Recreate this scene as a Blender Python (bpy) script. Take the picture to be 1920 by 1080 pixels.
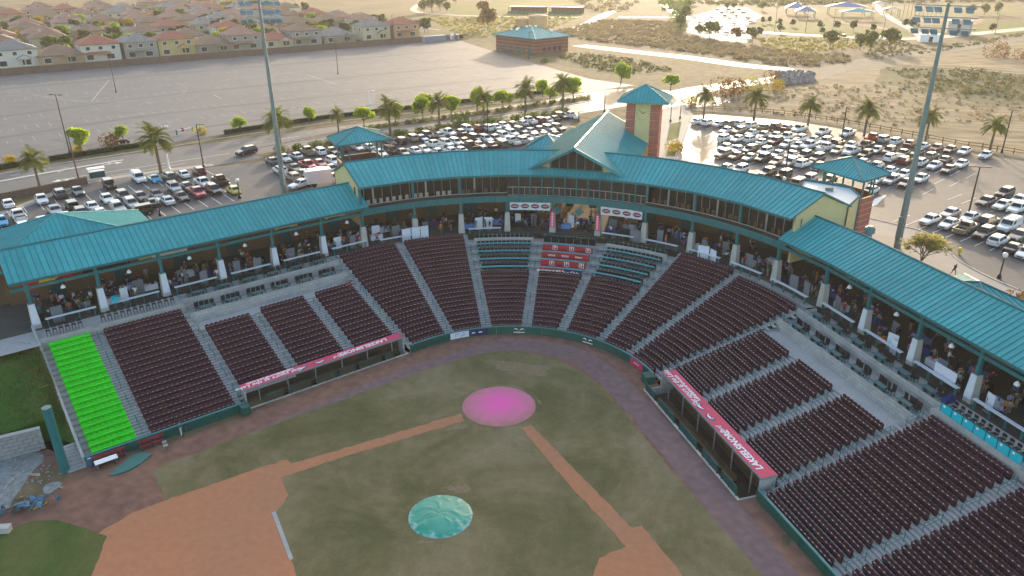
import bpy, bmesh, math, random
from math import sin, cos, pi, radians, atan2, hypot
from mathutils import Vector, Matrix
from mathutils.geometry import tessellate_polygon
for o in list(bpy.data.objects): bpy.data.objects.remove(o)
SC = bpy.context.scene
COL = SC.collection
# ------------------------------------------------------------------ camera
CAM = Vector((21.12077, -66.41406, 44.70275)); YAW, PITCH, ROLL, FPX = -.28932, .41691, -.00793, 1420.0
FW = Vector((sin(YAW)*cos(PITCH), cos(YAW)*cos(PITCH), -sin(PITCH)))
_r = Vector((cos(YAW), -sin(YAW), 0)); _u = _r.cross(FW)
RT = _r*cos(ROLL) + _u*sin(ROLL); UPV = _u*cos(ROLL) - _r*sin(ROLL)
cd = bpy.data.cameras.new('camera'); cam = bpy.data.objects.new('camera', cd); COL.objects.link(cam)
cam.matrix_world = Matrix(((RT.x, UPV.x, -FW.x, CAM.x), (RT.y, UPV.y, -FW.y, CAM.y), (RT.z, UPV.z, -FW.z, CAM.z), (0, 0, 0, 1)))
cd.sensor_width = 36; cd.lens = 36*FPX/1920; cd.clip_end = 6000; cd.clip_start = 1
SC.camera = cam
# ------------------------------------------------------------------ light
SUN_EL, SUN_AZ = radians(10.2), radians(3.4)          # azimuth from +y towards -x
sd = Vector((-sin(SUN_AZ)*cos(SUN_EL), cos(SUN_AZ)*cos(SUN_EL), sin(SUN_EL)))
w = bpy.data.worlds.new('World'); SC.world = w; w.use_nodes = True
nt = w.node_tree; nt.nodes.clear()
sky = nt.nodes.new('ShaderNodeTexSky'); sky.sky_type = 'NISHITA'; sky.sun_disc = False
sky.sun_elevation = SUN_EL; sky.sun_rotation = -SUN_AZ; sky.altitude = 400; sky.air_density = 1.0; sky.dust_density = 3.5; sky.ozone_density = .7
bg = nt.nodes.new('ShaderNodeBackground'); bg.inputs[1].default_value = 0.15
wo = nt.nodes.new('ShaderNodeOutputWorld'); nt.links.new(sky.outputs[0], bg.inputs[0]); nt.links.new(bg.outputs[0], wo.inputs[0])
sl = bpy.data.lights.new('sun', 'SUN'); sl.energy = 2.0; sl.angle = radians(.6); sl.color = (1.0, .83, .64)
so = bpy.data.objects.new('sun', sl); COL.objects.link(so); so.rotation_euler = (-sd).to_track_quat('-Z', 'Y').to_euler()
vs = SC.view_settings; vs.view_transform = 'Standard'; vs.look = 'None'; vs.gamma = 1; vs.exposure = 1.85
SC.cycles.max_bounces = 6; SC.cycles.diffuse_bounces = 3; SC.cycles.glossy_bounces = 2; SC.cycles.transmission_bounces = 4
SC.cycles.volume_bounces = 0; SC.cycles.use_denoising = True; SC.cycles.sample_clamp_indirect = 4
# ------------------------------------------------------------------ measured frames
ZF, ZC, ZG = 0.0, 6.4, 5.6         # field, concourse, ground outside
def un(x, y, z):
    d = FW + RT*((x-960)/FPX) + UPV*((540-y)/FPX)
    return CAM + d*((z-CAM.z)/d.z)
def proj(p):
    d = Vector(p)-CAM; z = d.dot(FW)
    return (960+FPX*d.dot(RT)/z, 540-FPX*d.dot(UPV)/z, z)
def inview(p, m=0):
    x, y, z = proj(p); return z > 0 and -m < x < 1920+m and -m < y < 1080+m
CX, CY, R0, UL, UR = .94, .2, 17.0, 144.5, 32.5
def NA(u): return radians(min(UL, max(UR, u)))
def BP(u, o, z=0.0):
    a = NA(u); x = CX+(R0+o)*cos(a); y = CY+(R0+o)*sin(a)
    if u > UL: x -= sin(a)*(u-UL); y += cos(a)*(u-UL)
    elif u < UR: x += sin(a)*(UR-u); y -= cos(a)*(UR-u)
    return Vector((x, y, z))
def LEN(u, o):
    k = pi/180*(R0+o)
    if u > UL: return u-UL
    if u < UR: return (UR-UL)*k+(u-UR)
    return (u-UL)*k
def INV(l, o):
    k = pi/180*(R0+o)
    if l > 0: return UL+l
    if l < (UR-UL)*k: return UR+(l-(UR-UL)*k)
    return UL+l/k
# ------------------------------------------------------------------ materials
def srgb(r, g, b):
    f = lambda c: ((c/255+.055)/1.055)**2.4 if c > 10 else c/255/12.92
    return (f(r), f(g), f(b))
MATTE = {'ground_dry', 'scrub_soil', 'dirt_tan', 'dirt_green', 'dirt_pale', 'lawn', 'lawn_dry', 'infield_far', 'mulch', 'track', 'skin', 'skin_path', 'track_pale', 'yard', 'street', 'mud', 'concrete_walk', 'concourse_floor', 'kerb', 'concrete', 'concrete_step'}
MATS = {}
def pm(name, col, rough=.8, var=.12, scale=3.0, metal=0.0, bump=0.0, col2=None, scale2=None, spec=.4, coat=0.0, detail=4, emit=None, streak=None, rnd=0.0):
    if name in MATS: return MATS[name]
    m = bpy.data.materials.new(name); m.use_nodes = True; t = m.node_tree; N = t.nodes; L = t.links
    b = N['Principled BSDF']; b.inputs['Roughness'].default_value = rough; b.inputs['Metallic'].default_value = metal
    b.inputs['Specular IOR Level'].default_value = .06 if name in MATTE else spec; b.inputs['Coat Weight'].default_value = coat
    tc = N.new('ShaderNodeTexCoord'); mp = N.new('ShaderNodeMapping'); L.new(tc.outputs['Object'], mp.inputs[0])
    if streak: mp.inputs['Scale'].default_value = streak
    n1 = N.new('ShaderNodeTexNoise'); n1.inputs['Scale'].default_value = scale; n1.inputs['Detail'].default_value = detail; n1.inputs['Roughness'].default_value = .6
    L.new(mp.outputs[0], n1.inputs['Vector'])
    mx = N.new('ShaderNodeMix'); mx.data_type = 'RGBA'
    c = col; d = col2 or tuple(x*(1+var) for x in col); a = col if col2 else tuple(x*(1-var) for x in col)
    mx.inputs[6].default_value = (*a, 1); mx.inputs[7].default_value = (*d, 1)
    mr = N.new('ShaderNodeMapRange'); mr.inputs[1].default_value = .3; mr.inputs[2].default_value = .7
    L.new(n1.outputs[0], mr.inputs[0]); L.new(mr.outputs[0], mx.inputs[0])
    out = mx.outputs[2]
    if scale2:
        n2 = N.new('ShaderNodeTexNoise'); n2.inputs['Scale'].default_value = scale2; n2.inputs['Detail'].default_value = 5
        L.new(mp.outputs[0], n2.inputs['Vector'])
        r2 = N.new('ShaderNodeMapRange'); r2.inputs[1].default_value = .3; r2.inputs[2].default_value = .7; r2.inputs[3].default_value = 1-var; r2.inputs[4].default_value = 1+var
        L.new(n2.outputs[0], r2.inputs[0])
        v = N.new('ShaderNodeVectorMath'); v.operation = 'SCALE'; L.new(out, v.inputs[0]); L.new(r2.outputs[0], v.inputs['Scale']); out = v.outputs[0]
    if rnd:
        oi = N.new('ShaderNodeObjectInfo'); r3 = N.new('ShaderNodeMapRange'); r3.inputs[3].default_value = 1-rnd; r3.inputs[4].default_value = 1+rnd; L.new(oi.outputs['Random'], r3.inputs[0])
        v3 = N.new('ShaderNodeVectorMath'); v3.operation = 'SCALE'; L.new(out, v3.inputs[0]); L.new(r3.outputs[0], v3.inputs['Scale']); out = v3.outputs[0]
    L.new(out, b.inputs['Base Color'])
    if bump:
        bp = N.new('ShaderNodeBump'); bp.inputs['Strength'].default_value = bump; bp.inputs['Distance'].default_value = .05
        L.new(n1.outputs[0], bp.inputs['Height']); L.new(bp.outputs[0], b.inputs['Normal'])
    if emit:
        b.inputs['Emission Color'].default_value = (*emit[:3], 1); b.inputs['Emission Strength'].default_value = emit[3]
    MATS[name] = m; return m
def M(n): return MATS[n]
# ------------------------------------------------------------------ mesh builder
class MB:
    def __init__(s): s.v = []; s.f = []; s.m = []
    def add(s, vs, fs, mi=0):
        k = len(s.v); s.v += [tuple(p) for p in vs]; s.f += [tuple(i+k for i in f) for f in fs]; s.m += [mi]*len(fs); return s
    def quad(s, a, b, c, d, mi=0): return s.add([a, b, c, d], [(0, 1, 2, 3)], mi)
    def tri(s, a, b, c, mi=0): return s.add([a, b, c], [(0, 1, 2)], mi)
    def hexa(s, p, mi=0):  # 4 bottom ccw + 4 top ccw
        return s.add(p, [(3, 2, 1, 0), (4, 5, 6, 7), (0, 1, 5, 4), (1, 2, 6, 5), (2, 3, 7, 6), (3, 0, 4, 7)], mi)
    def box(s, c, d, rz=0, mi=0):
        x, y, z = (q/2 for q in d); C, S = cos(rz), sin(rz); P = []
        for zz in (-z, z):
            for a, b in ((-x, -y), (x, -y), (x, y), (-x, y)): P.append((c[0]+a*C-b*S, c[1]+a*S+b*C, c[2]+zz))
        return s.hexa(P, mi)
    def prism(s, pts, z0, z1, mi=0, top=True, mit=None):
        n = len(pts); vs = [(p[0], p[1], z0) for p in pts]+[(p[0], p[1], z1) for p in pts]
        fs = [(i, (i+1) % n, n+(i+1) % n, n+i) for i in range(n)]
        s.add(vs, fs, mi)
        if top: s.poly([(p[0], p[1], z1) for p in pts], mi if mit is None else mit)
        return s
    def poly(s, pts, mi=0):
        P = [Vector(p) for p in pts]; T = tessellate_polygon([P]); out = []
        for a, b, c in T:
            n = (P[b]-P[a]).cross(P[c]-P[a])
            out.append((a, b, c) if n.z >= 0 else (a, c, b))
        return s.add(P, out, mi)
    def tube(s, p0, p1, r0, r1=None, n=8, mi=0, cap=True):
        p0 = Vector(p0); p1 = Vector(p1); r1 = r0 if r1 is None else r1; d = (p1-p0)
        if d.length < 1e-6: return s
        d.normalize(); a = d.orthogonal().normalized(); b = d.cross(a); vs = []
        for p, r in ((p0, r0), (p1, r1)):
            for i in range(n): vs.append(p+(a*cos(2*pi*i/n)+b*sin(2*pi*i/n))*r)
        fs = [(i, (i+1) % n, n+(i+1) % n, n+i) for i in range(n)]
        if cap: fs += [tuple(range(n-1, -1, -1)), tuple(range(n, 2*n))]
        return s.add(vs, fs, mi)
    def path(s, pts, r, n=6, mi=0):
        for a, b in zip(pts, pts[1:]): s.tube(a, b, r, r, n, mi)
        return s
    def lathe(s, c, prof, n=12, mi=0):
        vs = []; 
        for r, z in prof:
            for i in range(n): vs.append((c[0]+r*cos(2*pi*i/n), c[1]+r*sin(2*pi*i/n), c[2]+z))
        fs = []
        for k in range(len(prof)-1):
            for i in range(n): fs.append((k*n+i, k*n+(i+1) % n, (k+1)*n+(i+1) % n, (k+1)*n+i))
        fs.append(tuple(range((len(prof)-1)*n, len(prof)*n))); fs.append(tuple(range(n-1, -1, -1)))
        return s.add(vs, fs, mi)
    def mesh(s, name, mats, smooth=False):
        me = bpy.data.meshes.new(name); me.from_pydata(s.v, [], s.f)
        for x in (mats if isinstance(mats, (list, tuple)) else [mats]): me.materials.append(x if not isinstance(x, str) else MATS[x])
        if len(set(s.m)) > 1: me.polygons.foreach_set('material_index', s.m)
        if smooth: me.polygons.foreach_set('use_smooth', [True]*len(s.f))
        me.update(); return me
    def build(s, name, mats, parent=None, smooth=False, world=True, **k):
        return put(name, s.mesh(name, mats, smooth), parent, world, **k)
def put(name, me, parent=None, world=False, loc=None, rz=0, label=None, cat=None, group=None, kind=None):
    o = bpy.data.objects.new(name, me); COL.objects.link(o)
    if parent:
        o.parent = parent
        if world:
            b = parent; off = Vector((0, 0, 0))
            while b: off += b.location; b = b.parent
            o.location = -off
    if loc is not None: o.location = loc
    if rz: o.rotation_euler = (0, 0, rz)
    if parent: CH.setdefault(parent.name, []).append(o)
    tag(o, label, cat, group, kind); return o
CH = {}
def tag(o, label=None, cat=None, group=None, kind=None):
    if label: o['label'] = label
    if cat: o['category'] = cat
    if group: o['group'] = group
    if kind: o['kind'] = kind
    return o
def thing(name, label, cat, loc=(0, 0, 0), rz=0, group=None):
    return put(name, None, None, False, loc, rz, label, cat, group)
def dup(root, loc, rz=0, label=None, group=None, mats=None, scale=None):
    r = root.copy(); COL.objects.link(r); r.location = loc; r.rotation_euler = (0, 0, rz)
    if scale: r.scale = (scale,)*3 if not hasattr(scale, '__len__') else scale
    tag(r, label, None, group)
    for ch in CH.get(root.name, ()):
        c = ch.copy(); COL.objects.link(c); c.parent = r
        if mats: remat(c, mats)
        for g in CH.get(ch.name, ()):
            d = g.copy(); COL.objects.link(d); d.parent = c
            if mats: remat(d, mats)
    if mats: remat(r, mats)
    return r
def remat(o, mats):
    for sl in o.material_slots:
        if sl.material and sl.material.name in mats:
            nm = mats[sl.material.name]; sl.link = 'OBJECT'; sl.material = nm if not isinstance(nm, str) else MATS[nm]
def sheet(name, pts, z, mat, kind='structure', parent=None, **k):
    m = MB(); m.poly([(p[0], p[1], z) for p in pts]); return m.build(name, mat, parent, kind=None if parent else kind, **k)
def rag(pts, amp=.1, step=.6, seed=1):
    r_ = random.Random(seed); out = []; n = len(pts)
    for i in range(n):
        a, b = Vector(pts[i]), Vector(pts[(i+1) % n]); k = max(1, min(120, int((b-a).length/step))); d = (b-a).normalized(); nn = Vector((-d.y, d.x, 0))
        for j in range(k): out.append(a.lerp(b, j/k)+nn*(r_.gauss(0, amp) if j else 0))
    return out
def upoly(px, z): return [un(x, y, z) for x, y in px]
def text_mesh(s, size=1.0, shear=0.0, bold=0.0, extr=0.0):
    c = bpy.data.curves.new('t', 'FONT'); c.body = s; c.size = size; c.shear = shear; c.offset = bold; c.extrude = extr; c.align_x = 'CENTER'; c.align_y = 'CENTER'; c.resolution_u = 2
    o = bpy.data.objects.new('t', c); COL.objects.link(o)
    dg = bpy.context.evaluated_depsgraph_get(); me = bpy.data.meshes.new_from_object(o.evaluated_get(dg)); bpy.data.objects.remove(o); bpy.data.curves.remove(c); return me
def frame_obj(name, me, mat, o, ax, ay, parent=None, **k):
    """mesh in its local xy plane placed with x axis ax and y axis ay at origin o (world)"""
    ax = Vector(ax).normalized(); ay = Vector(ay).normalized(); az = ax.cross(ay); me = me.copy() if me.users else me
    me.transform(Matrix(((ax.x, ay.x, az.x, o[0]), (ax.y, ay.y, az.y, o[1]), (ax.z, ay.z, az.z, o[2]), (0, 0, 0, 1))))
    me.materials.clear(); me.materials.append(MATS[mat] if isinstance(mat, str) else mat)
    return put(name, me, parent, True, **k)
RND = random.Random(7)
def ordn(i):
    return f"{i}{'th' if 10 <= i % 100 <= 20 else {1: 'st', 2: 'nd', 3: 'rd'}.get(i % 10, 'th')}"
# base colours (linear, real-world reflectances unless noted)
pm('ground_dry', (.185, .145, .085), .95, .3, .02, col2=(.11, .095, .05), scale2=.35)
pm('asphalt_old', (.13, .13, .137), .72, .10, .02, col2=(.155, .152, .154), scale2=.25, spec=.12, detail=8)
pm('asphalt_lot', (.098, .095, .098), .62, .1, .05, col2=(.125, .119, .118), scale2=1.2, spec=.1)
pm('asphalt_road', (.10, .099, .103), .68, .09, .04, col2=(.125, .122, .122), scale2=1.0, spec=.25)
pm('concrete_walk', (.34, .305, .27), .85, .07, .3, col2=(.40, .36, .31))
pm('concrete', (.33, .33, .325), .88, .08, .9, col2=(.40, .395, .385), scale2=6, bump=.1)
pm('concrete_step', (.36, .355, .35), .88, .1, .6, col2=(.42, .41, .4), scale2=5)
pm('kerb', (.5, .46, .41), .85)
pm('paint', (.72, .7, .66), .7, .12, 1.5)
pm('paint_worn', (.30, .295, .285), .8, .15, .7)
pm('teal_roof', (.035, .30, .33), .58, .12, .9, col2=(.05, .35, .375), scale2=.12, spec=.22, rnd=.07)
pm('teal_seam', (.026, .215, .235), .55, .08, .35, spec=.22)  # darker than the sheets: shade on the ribs put into the colour
pm('teal_metal', (.02, .15, .16), .45, .1, 2)
pm('teal_dark', (.009, .07, .078), .5, .1, 2)
pm('green_pad', (.008, .078, .062), .6, .12, .8)
pm('rail_teal', (.03, .17, .18), .45, .1, 2)
pm('maroon', (.066, .021, .031), .5, .22, .45, spec=.4, rnd=.12)
pm('maroon_dark', (.03, .012, .017), .6, .16, .7)
pm('seat_tag', (.4, .39, .38), .5)
pm('lime', (.035, .70, .015), .42, .10, 1.4, rnd=.06)
pm('seat_black', (.014, .016, .017), .5)
pm('white_paint', (.72, .72, .72), .6, .05, 1)
pm('white_sheet', (.62, .65, .72), .7, .04, 1)
pm('pier', (.44, .42, .38), .85, .07, 1.5)
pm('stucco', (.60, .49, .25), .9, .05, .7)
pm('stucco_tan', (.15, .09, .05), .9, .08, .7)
pm('brick_red', (.40, .135, .10), .9, .1, 1.2)
pm('brick_dark', (.19, .075, .055), .9, .14, 1.2)
pm('brick_line', (.62, .40, .32), .9)
pm('glass_dark', (.02, .022, .025), .08, .1, 1, spec=.6)
pm('glass_smoke', (.035, .03, .026), .2, .2, .5, spec=.5)
pm('steel_grey', (.17, .22, .22), .5, .08, 1.0, metal=.2)
pm('lamp_hood', (.24, .33, .44), .4, .12, 1)
pm('lamp_glass', (.28, .42, .56), .35, .15, 1, spec=.6)  # pale blue base colour paints the sky reflection on the lenses
pm('pole_brown', (.05, .035, .028), .7)
pm('pole_black', (.012, .012, .013), .5)
pm('wood', (.17, .105, .06), .85, .2, 2)
pm('globe', (.8, .8, .78), .3, .03)
pm('red_panel', (.42, .022, .035), .55, .06, 1)
pm('pink_red', (.60, .035, .115), .55, .06, .6)
pm('cyan_panel', (.0, .48, .60), .45, .05, 1)
pm('navy', (.012, .022, .10), .6)
pm('black', (.008, .008, .009), .6)
pm('white', (.82, .82, .82), .5, .02)
# ------------------------------------------------------------------ ground outside
def cr(pts, k=6, closed=False):
    P = [Vector(p) for p in pts]; n = len(P); out = []
    for i in range(n if closed else n-1):
        a, b, c, d = (P[(i+j) % n] if closed else P[min(n-1, max(0, i+j))] for j in (-1, 0, 1, 2))
        for q in range(k):
            t = q/k; out.append(.5*((2*b)+(c-a)*t+(2*a-5*b+4*c-d)*t*t+(3*b-a-3*c+d)*t**3))
    if not closed: out.append(P[-1])
    return out
hole = [BP(u, 31) for u in (186, 170, 155, 145, 135, 125, 115, 105, 95, 85, 75, 65, 55, 45, 33, 20, 0, -30)]
hole += [Vector((80, -130, 0)), Vector((-95, -130, 0)), Vector((-95, -30, 0)), Vector((-74, -14, 0))]
g = MB(); outer = [Vector(p) for p in ((-3000, -900, ZG), (3000, -900, ZG), (3000, 4500, ZG), (-3000, 4500, ZG))]
hp = [Vector((p.x, p.y, ZG)) for p in hole]
T = tessellate_polygon([outer, hp[::-1]]); P = outer+hp[::-1]
g.v = [tuple(p) for p in P]
for a, b, c in T:
    n = (P[b]-P[a]).cross(P[c]-P[a]); g.f.append((a, b, c) if n.z > 0 else (a, c, b)); g.m.append(0)
g.build('ground', 'ground_dry', kind='structure')
m = MB()
for a, b in zip(hp, hp[1:]+hp[:1]): m.quad((a.x, a.y, -.2), (b.x, b.y, -.2), (b.x, b.y, ZG), (a.x, a.y, ZG))
m.build('retaining_ground', 'concrete', kind='structure')
def gsheet(name, px, lift, mat, smooth=0, parent=None):
    z = ZG+lift; pts = [un(x, y, z) for x, y in px]
    if smooth: pts = cr(pts, smooth, True)
    return sheet(name, pts, z, mat, parent=parent)
def strip(name, px, wdt, lift, mat, parent=None, z=None, k=6):
    z = ZG+lift if z is None else z; c = cr([un(x, y, z) for x, y in px], k); m = MB(); L_ = []; R_ = []
    for i, p in enumerate(c):
        d = (c[min(i+1, len(c)-1)]-c[max(i-1, 0)]); d.z = 0; d.normalize(); nn = Vector((-d.y, d.x, 0))
        ww = wdt if not callable(wdt) else wdt(i/(len(c)-1))
        L_.append(p+nn*ww/2); R_.append(p-nn*ww/2)
    for i in range(len(c)-1): m.quad(R_[i], R_[i+1], L_[i+1], L_[i])
    return m.build(name, mat, parent, kind=None if parent else 'structure')
def kerbline(name, px, mat='kerb', wd=.2, h=.14, lift=0.0):
    c = cr([un(x, y, ZG) for x, y in px], 6); m = MB()
    for a, b in zip(c, c[1:]):
        d = (b-a).normalized(); n = Vector((-d.y, d.x, 0))*wd/2; z0 = ZG-.1; z1 = ZG+h
        m.hexa([(*(a-n).xy, z0), (*(b-n).xy, z0), (*(b+n).xy, z0), (*(a+n).xy, z0), (*(a-n).xy, z1), (*(b-n).xy, z1), (*(b+n).xy, z1), (*(a+n).xy, z1)])
    return m.build(name, mat, kind='structure')
pm('scrub_soil', (.145, .115, .075), .95, .2, .05, col2=(.11, .09, .06), scale2=.8)
pm('dirt_tan', (.28, .22, .14), .95, .34, .05, col2=(.15, .125, .075), scale2=.3, streak=(.5, 1.3, 1), detail=8)
pm('dirt_green', (.09, .095, .05), .95, .25, .05, col2=(.135, .12, .065), scale2=.4)
pm('dirt_pale', (.25, .21, .16), .95, .15, .08, col2=(.19, .165, .12), scale2=.8)
pm('lawn', (.085, .115, .025), .95, .15, .03, col2=(.135, .13, .038), scale2=.2)
pm('lawn_dry', (.17, .145, .06), .95, .15, .04, col2=(.13, .12, .05), scale2=.3)
pm('infield_far', (.28, .18, .12), .95, .1, .05)
pm('pave_pale', (.19, .175, .16), .65, .08, .05, col2=(.23, .21, .18), spec=.45)
pm('pave_far', (.21, .195, .18), .78, .3, .12, spec=.28, detail=8)
pm('mulch', (.16, .12, .08), .95, .25, .8)
gsheet('dry_field', [(1270, 195), (1330, 165), (1500, 135), (1600, 112), (1760, 92), (1960, 70), (2200, 120), (2200, 330), (1940, 300), (1600, 240), (1340, 205)], .012, 'dirt_tan')
gsheet('weed_patch', [(1650, 130), (1740, 122), (1840, 128), (2000, 150), (2000, 190), (1850, 195), (1760, 175), (1690, 165)], .03, 'dirt_green', 4)
gsheet('weed_patch', [(1640, 150), (1700, 128), (1740, 140), (1690, 160)], .04, 'dirt_green', 4)
gsheet('scrub_field', [(1030, 60), (1130, 35), (1290, 38), (1275, 62), (1380, 80), (1490, 95), (1610, 105), (1590, 122), (1480, 128), (1300, 100), (1120, 80)], .02, 'scrub_soil')
gsheet('scrub_field', [(1230, 0), (1180, -40), (1500, -60), (1500, 0), (1360, 2)], .02, 'scrub_soil')
gsheet('golf_lawn', [(840, 5), (960, 0), (1100, -14), (1240, -10), (1100, 16), (900, 28), (850, 26)], .03, 'lawn', 3)
gsheet('golf_lawn', [(560, -30), (760, -20), (830, -12), (700, -5)], .03, 'lawn', 3)
gsheet('open_field', [(790, 30), (950, 30), (1090, 30), (1010, 62), (930, 72), (870, 70), (830, 60)], .015, 'lawn_dry', 3)
gsheet('basin', [(1015, 110), (1080, 98), (1180, 108), (1280, 135), (1180, 140), (1110, 133)], .015, 'dirt_green', 4)
gsheet('park_lawn', [(1415, 42), (1520, 38), (1640, 42), (1720, 66), (1560, 66), (1430, 56)], .03, 'lawn')
gsheet('park_lawn', [(1420, 72), (1500, 70), (1640, 74), (1600, 92), (1500, 98), (1430, 90)], .03, 'lawn_dry', 3)
gsheet('park_lawn', [(1740, 50), (1830, 40), (1960, 38), (1990, 58), (1900, 64), (1760, 64)], .03, 'lawn')
gsheet('park_lawn', [(1500, 18), (1600, 12), (1900, 10), (1980, 30), (1700, 33), (1520, 36)], .025, 'lawn_dry')
gsheet('ball_infield', [(1560, 41), (1620, 40), (1690, 62), (1640, 52)], .05, 'infield_far')
gsheet('ball_infield', [(1700, 36), (1850, 36), (1830, 46), (1720, 47)], .05, 'infield_far')
gsheet('far_car_park', [(1282, 58), (1300, 30), (1360, 12), (1400, 14), (1430, 30), (1395, 50), (1420, 62), (1400, 80), (1340, 75)], .035, 'pave_far')
strip('park_road', [(1390, 55), (1450, 62), (1560, 68), (1650, 72), (1720, 72), (1800, 66), (1960, 50)], 9, .05, 'pave_pale')
strip('park_road', [(1640, 8), (1660, 28), (1700, 50), (1735, 72)], 5, .06, 'pave_pale')
strip('levee_path', [(1160, 32), (1200, 32), (1270, 33), (1300, 36)], 7, .04, 'pave_pale')
strip('levee_path', [(1240, 4), (1250, 12), (1262, 22), (1290, 34)], 6, .045, 'pave_pale')
strip('trail_road', [(1060, 62), (1100, 46), (1125, 32), (1150, 20)], 8, .045, 'pave_pale')
strip('trail_road', [(1085, 85), (1170, 95), (1290, 108), (1390, 122), (1470, 130), (1485, 136), (1470, 146), (1380, 158), (1300, 170), (1250, 185), (1240, 205)], 9, .05, 'pave_pale')
strip('dirt_track', [(1490, 130), (1560, 130), (1620, 118), (1690, 104), (1800, 90), (1960, 64)], lambda t: 8+4*sin(t*3), .055, 'dirt_pale')
strip('dirt_track', [(1640, 118), (1720, 122), (1800, 128), (1960, 142)], 3, .06, 'dirt_pale')
gsheet('dirt_track', [(1500, 132), (1640, 112), (1700, 108), (1680, 122), (1600, 132), (1540, 150), (1500, 158)], .045, 'dirt_pale', 4)
strip('golf_path', [(785, 8), (775, 18), (800, 25), (900, 30), (1010, 32), (1090, 32)], 5, .05, 'pave_pale')
# big empty lot
BIGLOT = [(-420, 178), (0, 137), (330, 110), (640, 89), (855, 74), (925, 96), (1000, 118), (1105, 148), (1190, 160), (1100, 172), (860, 196), (640, 221), (420, 252), (265, 277), (90, 303), (0, 318), (-420, 392)]
gsheet('parking_lot', BIGLOT, .03, 'asphalt_old')
wl = MB(); da = (un(44.3, 232.7, ZG)-un(44.3, 217.7, ZG)); ux = (un(860, 180, ZG)-un(60, 285, ZG)); ux.z = 0; ux.normalize(); uy = Vector((-ux.y, ux.x, 0))
rl = random.Random(3); o0 = un(60, 255, ZG)
def line(m, a, b, wd, z):
    d = (b-a); d.z = 0; d.normalize(); n = Vector((-d.y, d.x, 0))*wd/2
    m.quad((*(a-n).xy, z), (*(b-n).xy, z), (*(b+n).xy, z), (*(a+n).xy, z))
import itertools
for r_ in range(0, 9):
    for i in range(-40, 70):
        if rl.random() < .22: continue
        a = o0+ux*(i*2.75)+uy*(r_*16-6); b = a+uy*5.2*rl.choice((1, 1, .6)); x, y, _ = proj(a); x2, y2, _ = proj(b)
        if -20 < x < 1000 and y2 > 92+max(0, 60-x*.08) and x < 940 and y2 > 100+(860-x)*.012: line(wl, a, b, .13, ZG+.045)
for a, b in (((205, 150), (172, 190)), ((400, 178), (415, 185)), ((60, 178), (160, 191)), ((160, 191), (260, 189)), ((575, 140), (630, 158)), ((645, 195), (560, 205))): line(wl, un(*a, ZG), un(*b, ZG), .3, ZG+.05)
wl.build('lot_markings', 'paint_worn', kind='structure')
pm('tyre_lane', (.105, .105, .11), .8, .15, .05, col2=(.14, .138, .14), spec=.1, streak=(.3, .3, 1)); pm('tyre_pale', (.19, .185, .18), .8, .2, .3, spec=.1)
for i_, (px_, w_, mt_) in enumerate((([(-20, 222), (300, 180), (600, 150), (860, 125)], 3.0, 'tyre_lane'), ([(-20, 262), (300, 214), (640, 178), (960, 145)], 2.6, 'tyre_lane'), ([(60, 290), (300, 250), (640, 205), (1000, 160)], 2.2, 'tyre_lane'), ([(-20, 170), (300, 140), (640, 112), (880, 92)], 3.0, 'tyre_lane'), ([(270, 137), (315, 148), (348, 163), (343, 176), (320, 182)], .5, 'tyre_pale'), ([(60, 178), (110, 187), (170, 191), (260, 189)], .5, 'tyre_pale'), ([(560, 205), (640, 194), (720, 178)], .5, 'tyre_pale'), ([(700, 100), (760, 106), (800, 118), (830, 110)], 1.2, 'tyre_lane'), ([(100, 262), (130, 268), (170, 275)], 1.5, 'tyre_lane'))): strip('tyre_track', px_, w_, .034+.001*i_, mt_)
# avenue
strip('road', [(-500, 425), (-200, 392), (0, 350), (200, 318), (420, 285), (640, 254), (900, 222), (1100, 193), (1180, 180), (1250, 190), (1330, 180)], 21, .035, 'asphalt_road')
strip('road', [(1080, 190), (1160, 176), (1240, 178), (1300, 200)], 16, .038, 'asphalt_road')
strip('side_walk', [(-200, 440), (0, 400), (150, 346), (290, 322), (400, 309)], 2.0, .05, 'concrete_walk')
kerbline('kerb', [(-420, 400), (0, 327), (95, 310), (265, 284), (330, 274), (420, 259), (640, 228), (860, 203), (1090, 178)])
kerbline('kerb', [(0, 341), (60, 330), (140, 316), (232, 301)], wd=.9)
kerbline('kerb', [(480, 277), (640, 252), (860, 225), (1000, 207), (1100, 191), (1115, 184)]); kerbline('kerb', [(640, 243), (860, 214), (1000, 197), (1105, 181)])
gsheet('planted_median', [(485, 275), (640, 250), (860, 223), (1000, 205), (1108, 187), (1100, 182), (1000, 198), (860, 215), (640, 244)], .06, 'mulch')
gsheet('planted_bed', [(495, 296), (640, 268), (900, 235), (1060, 211), (1075, 206), (1040, 212), (900, 231), (640, 262), (480, 290)], .06, 'mulch')
gsheet('planted_bed', [(-40, 322), (0, 315), (265, 275), (265, 271), (0, 309), (-40, 316)], .06, 'mulch')
gsheet('planted_bed', [(425, 250), (640, 218), (860, 193), (1090, 168), (1090, 164), (860, 188), (640, 213), (425, 245)], .06, 'mulch')
m = MB()
for a, b, wd in (((0, 373), (105, 352), .15), ((105, 338), (430, 288), .15), ((105, 348), (350, 306), .12), ((460, 270), (560, 256), .12)): line(m, un(*a, ZG), un(*b, ZG), wd, ZG+.05)
for i in range(24):
    a = Vector((un(20, 330, ZG))); b = un(860, 208, ZG); d = b-a
    if i % 2 == 0: line(m, a+d*i/24, a+d*(i+.35)/24, .13, ZG+.05)
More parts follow.
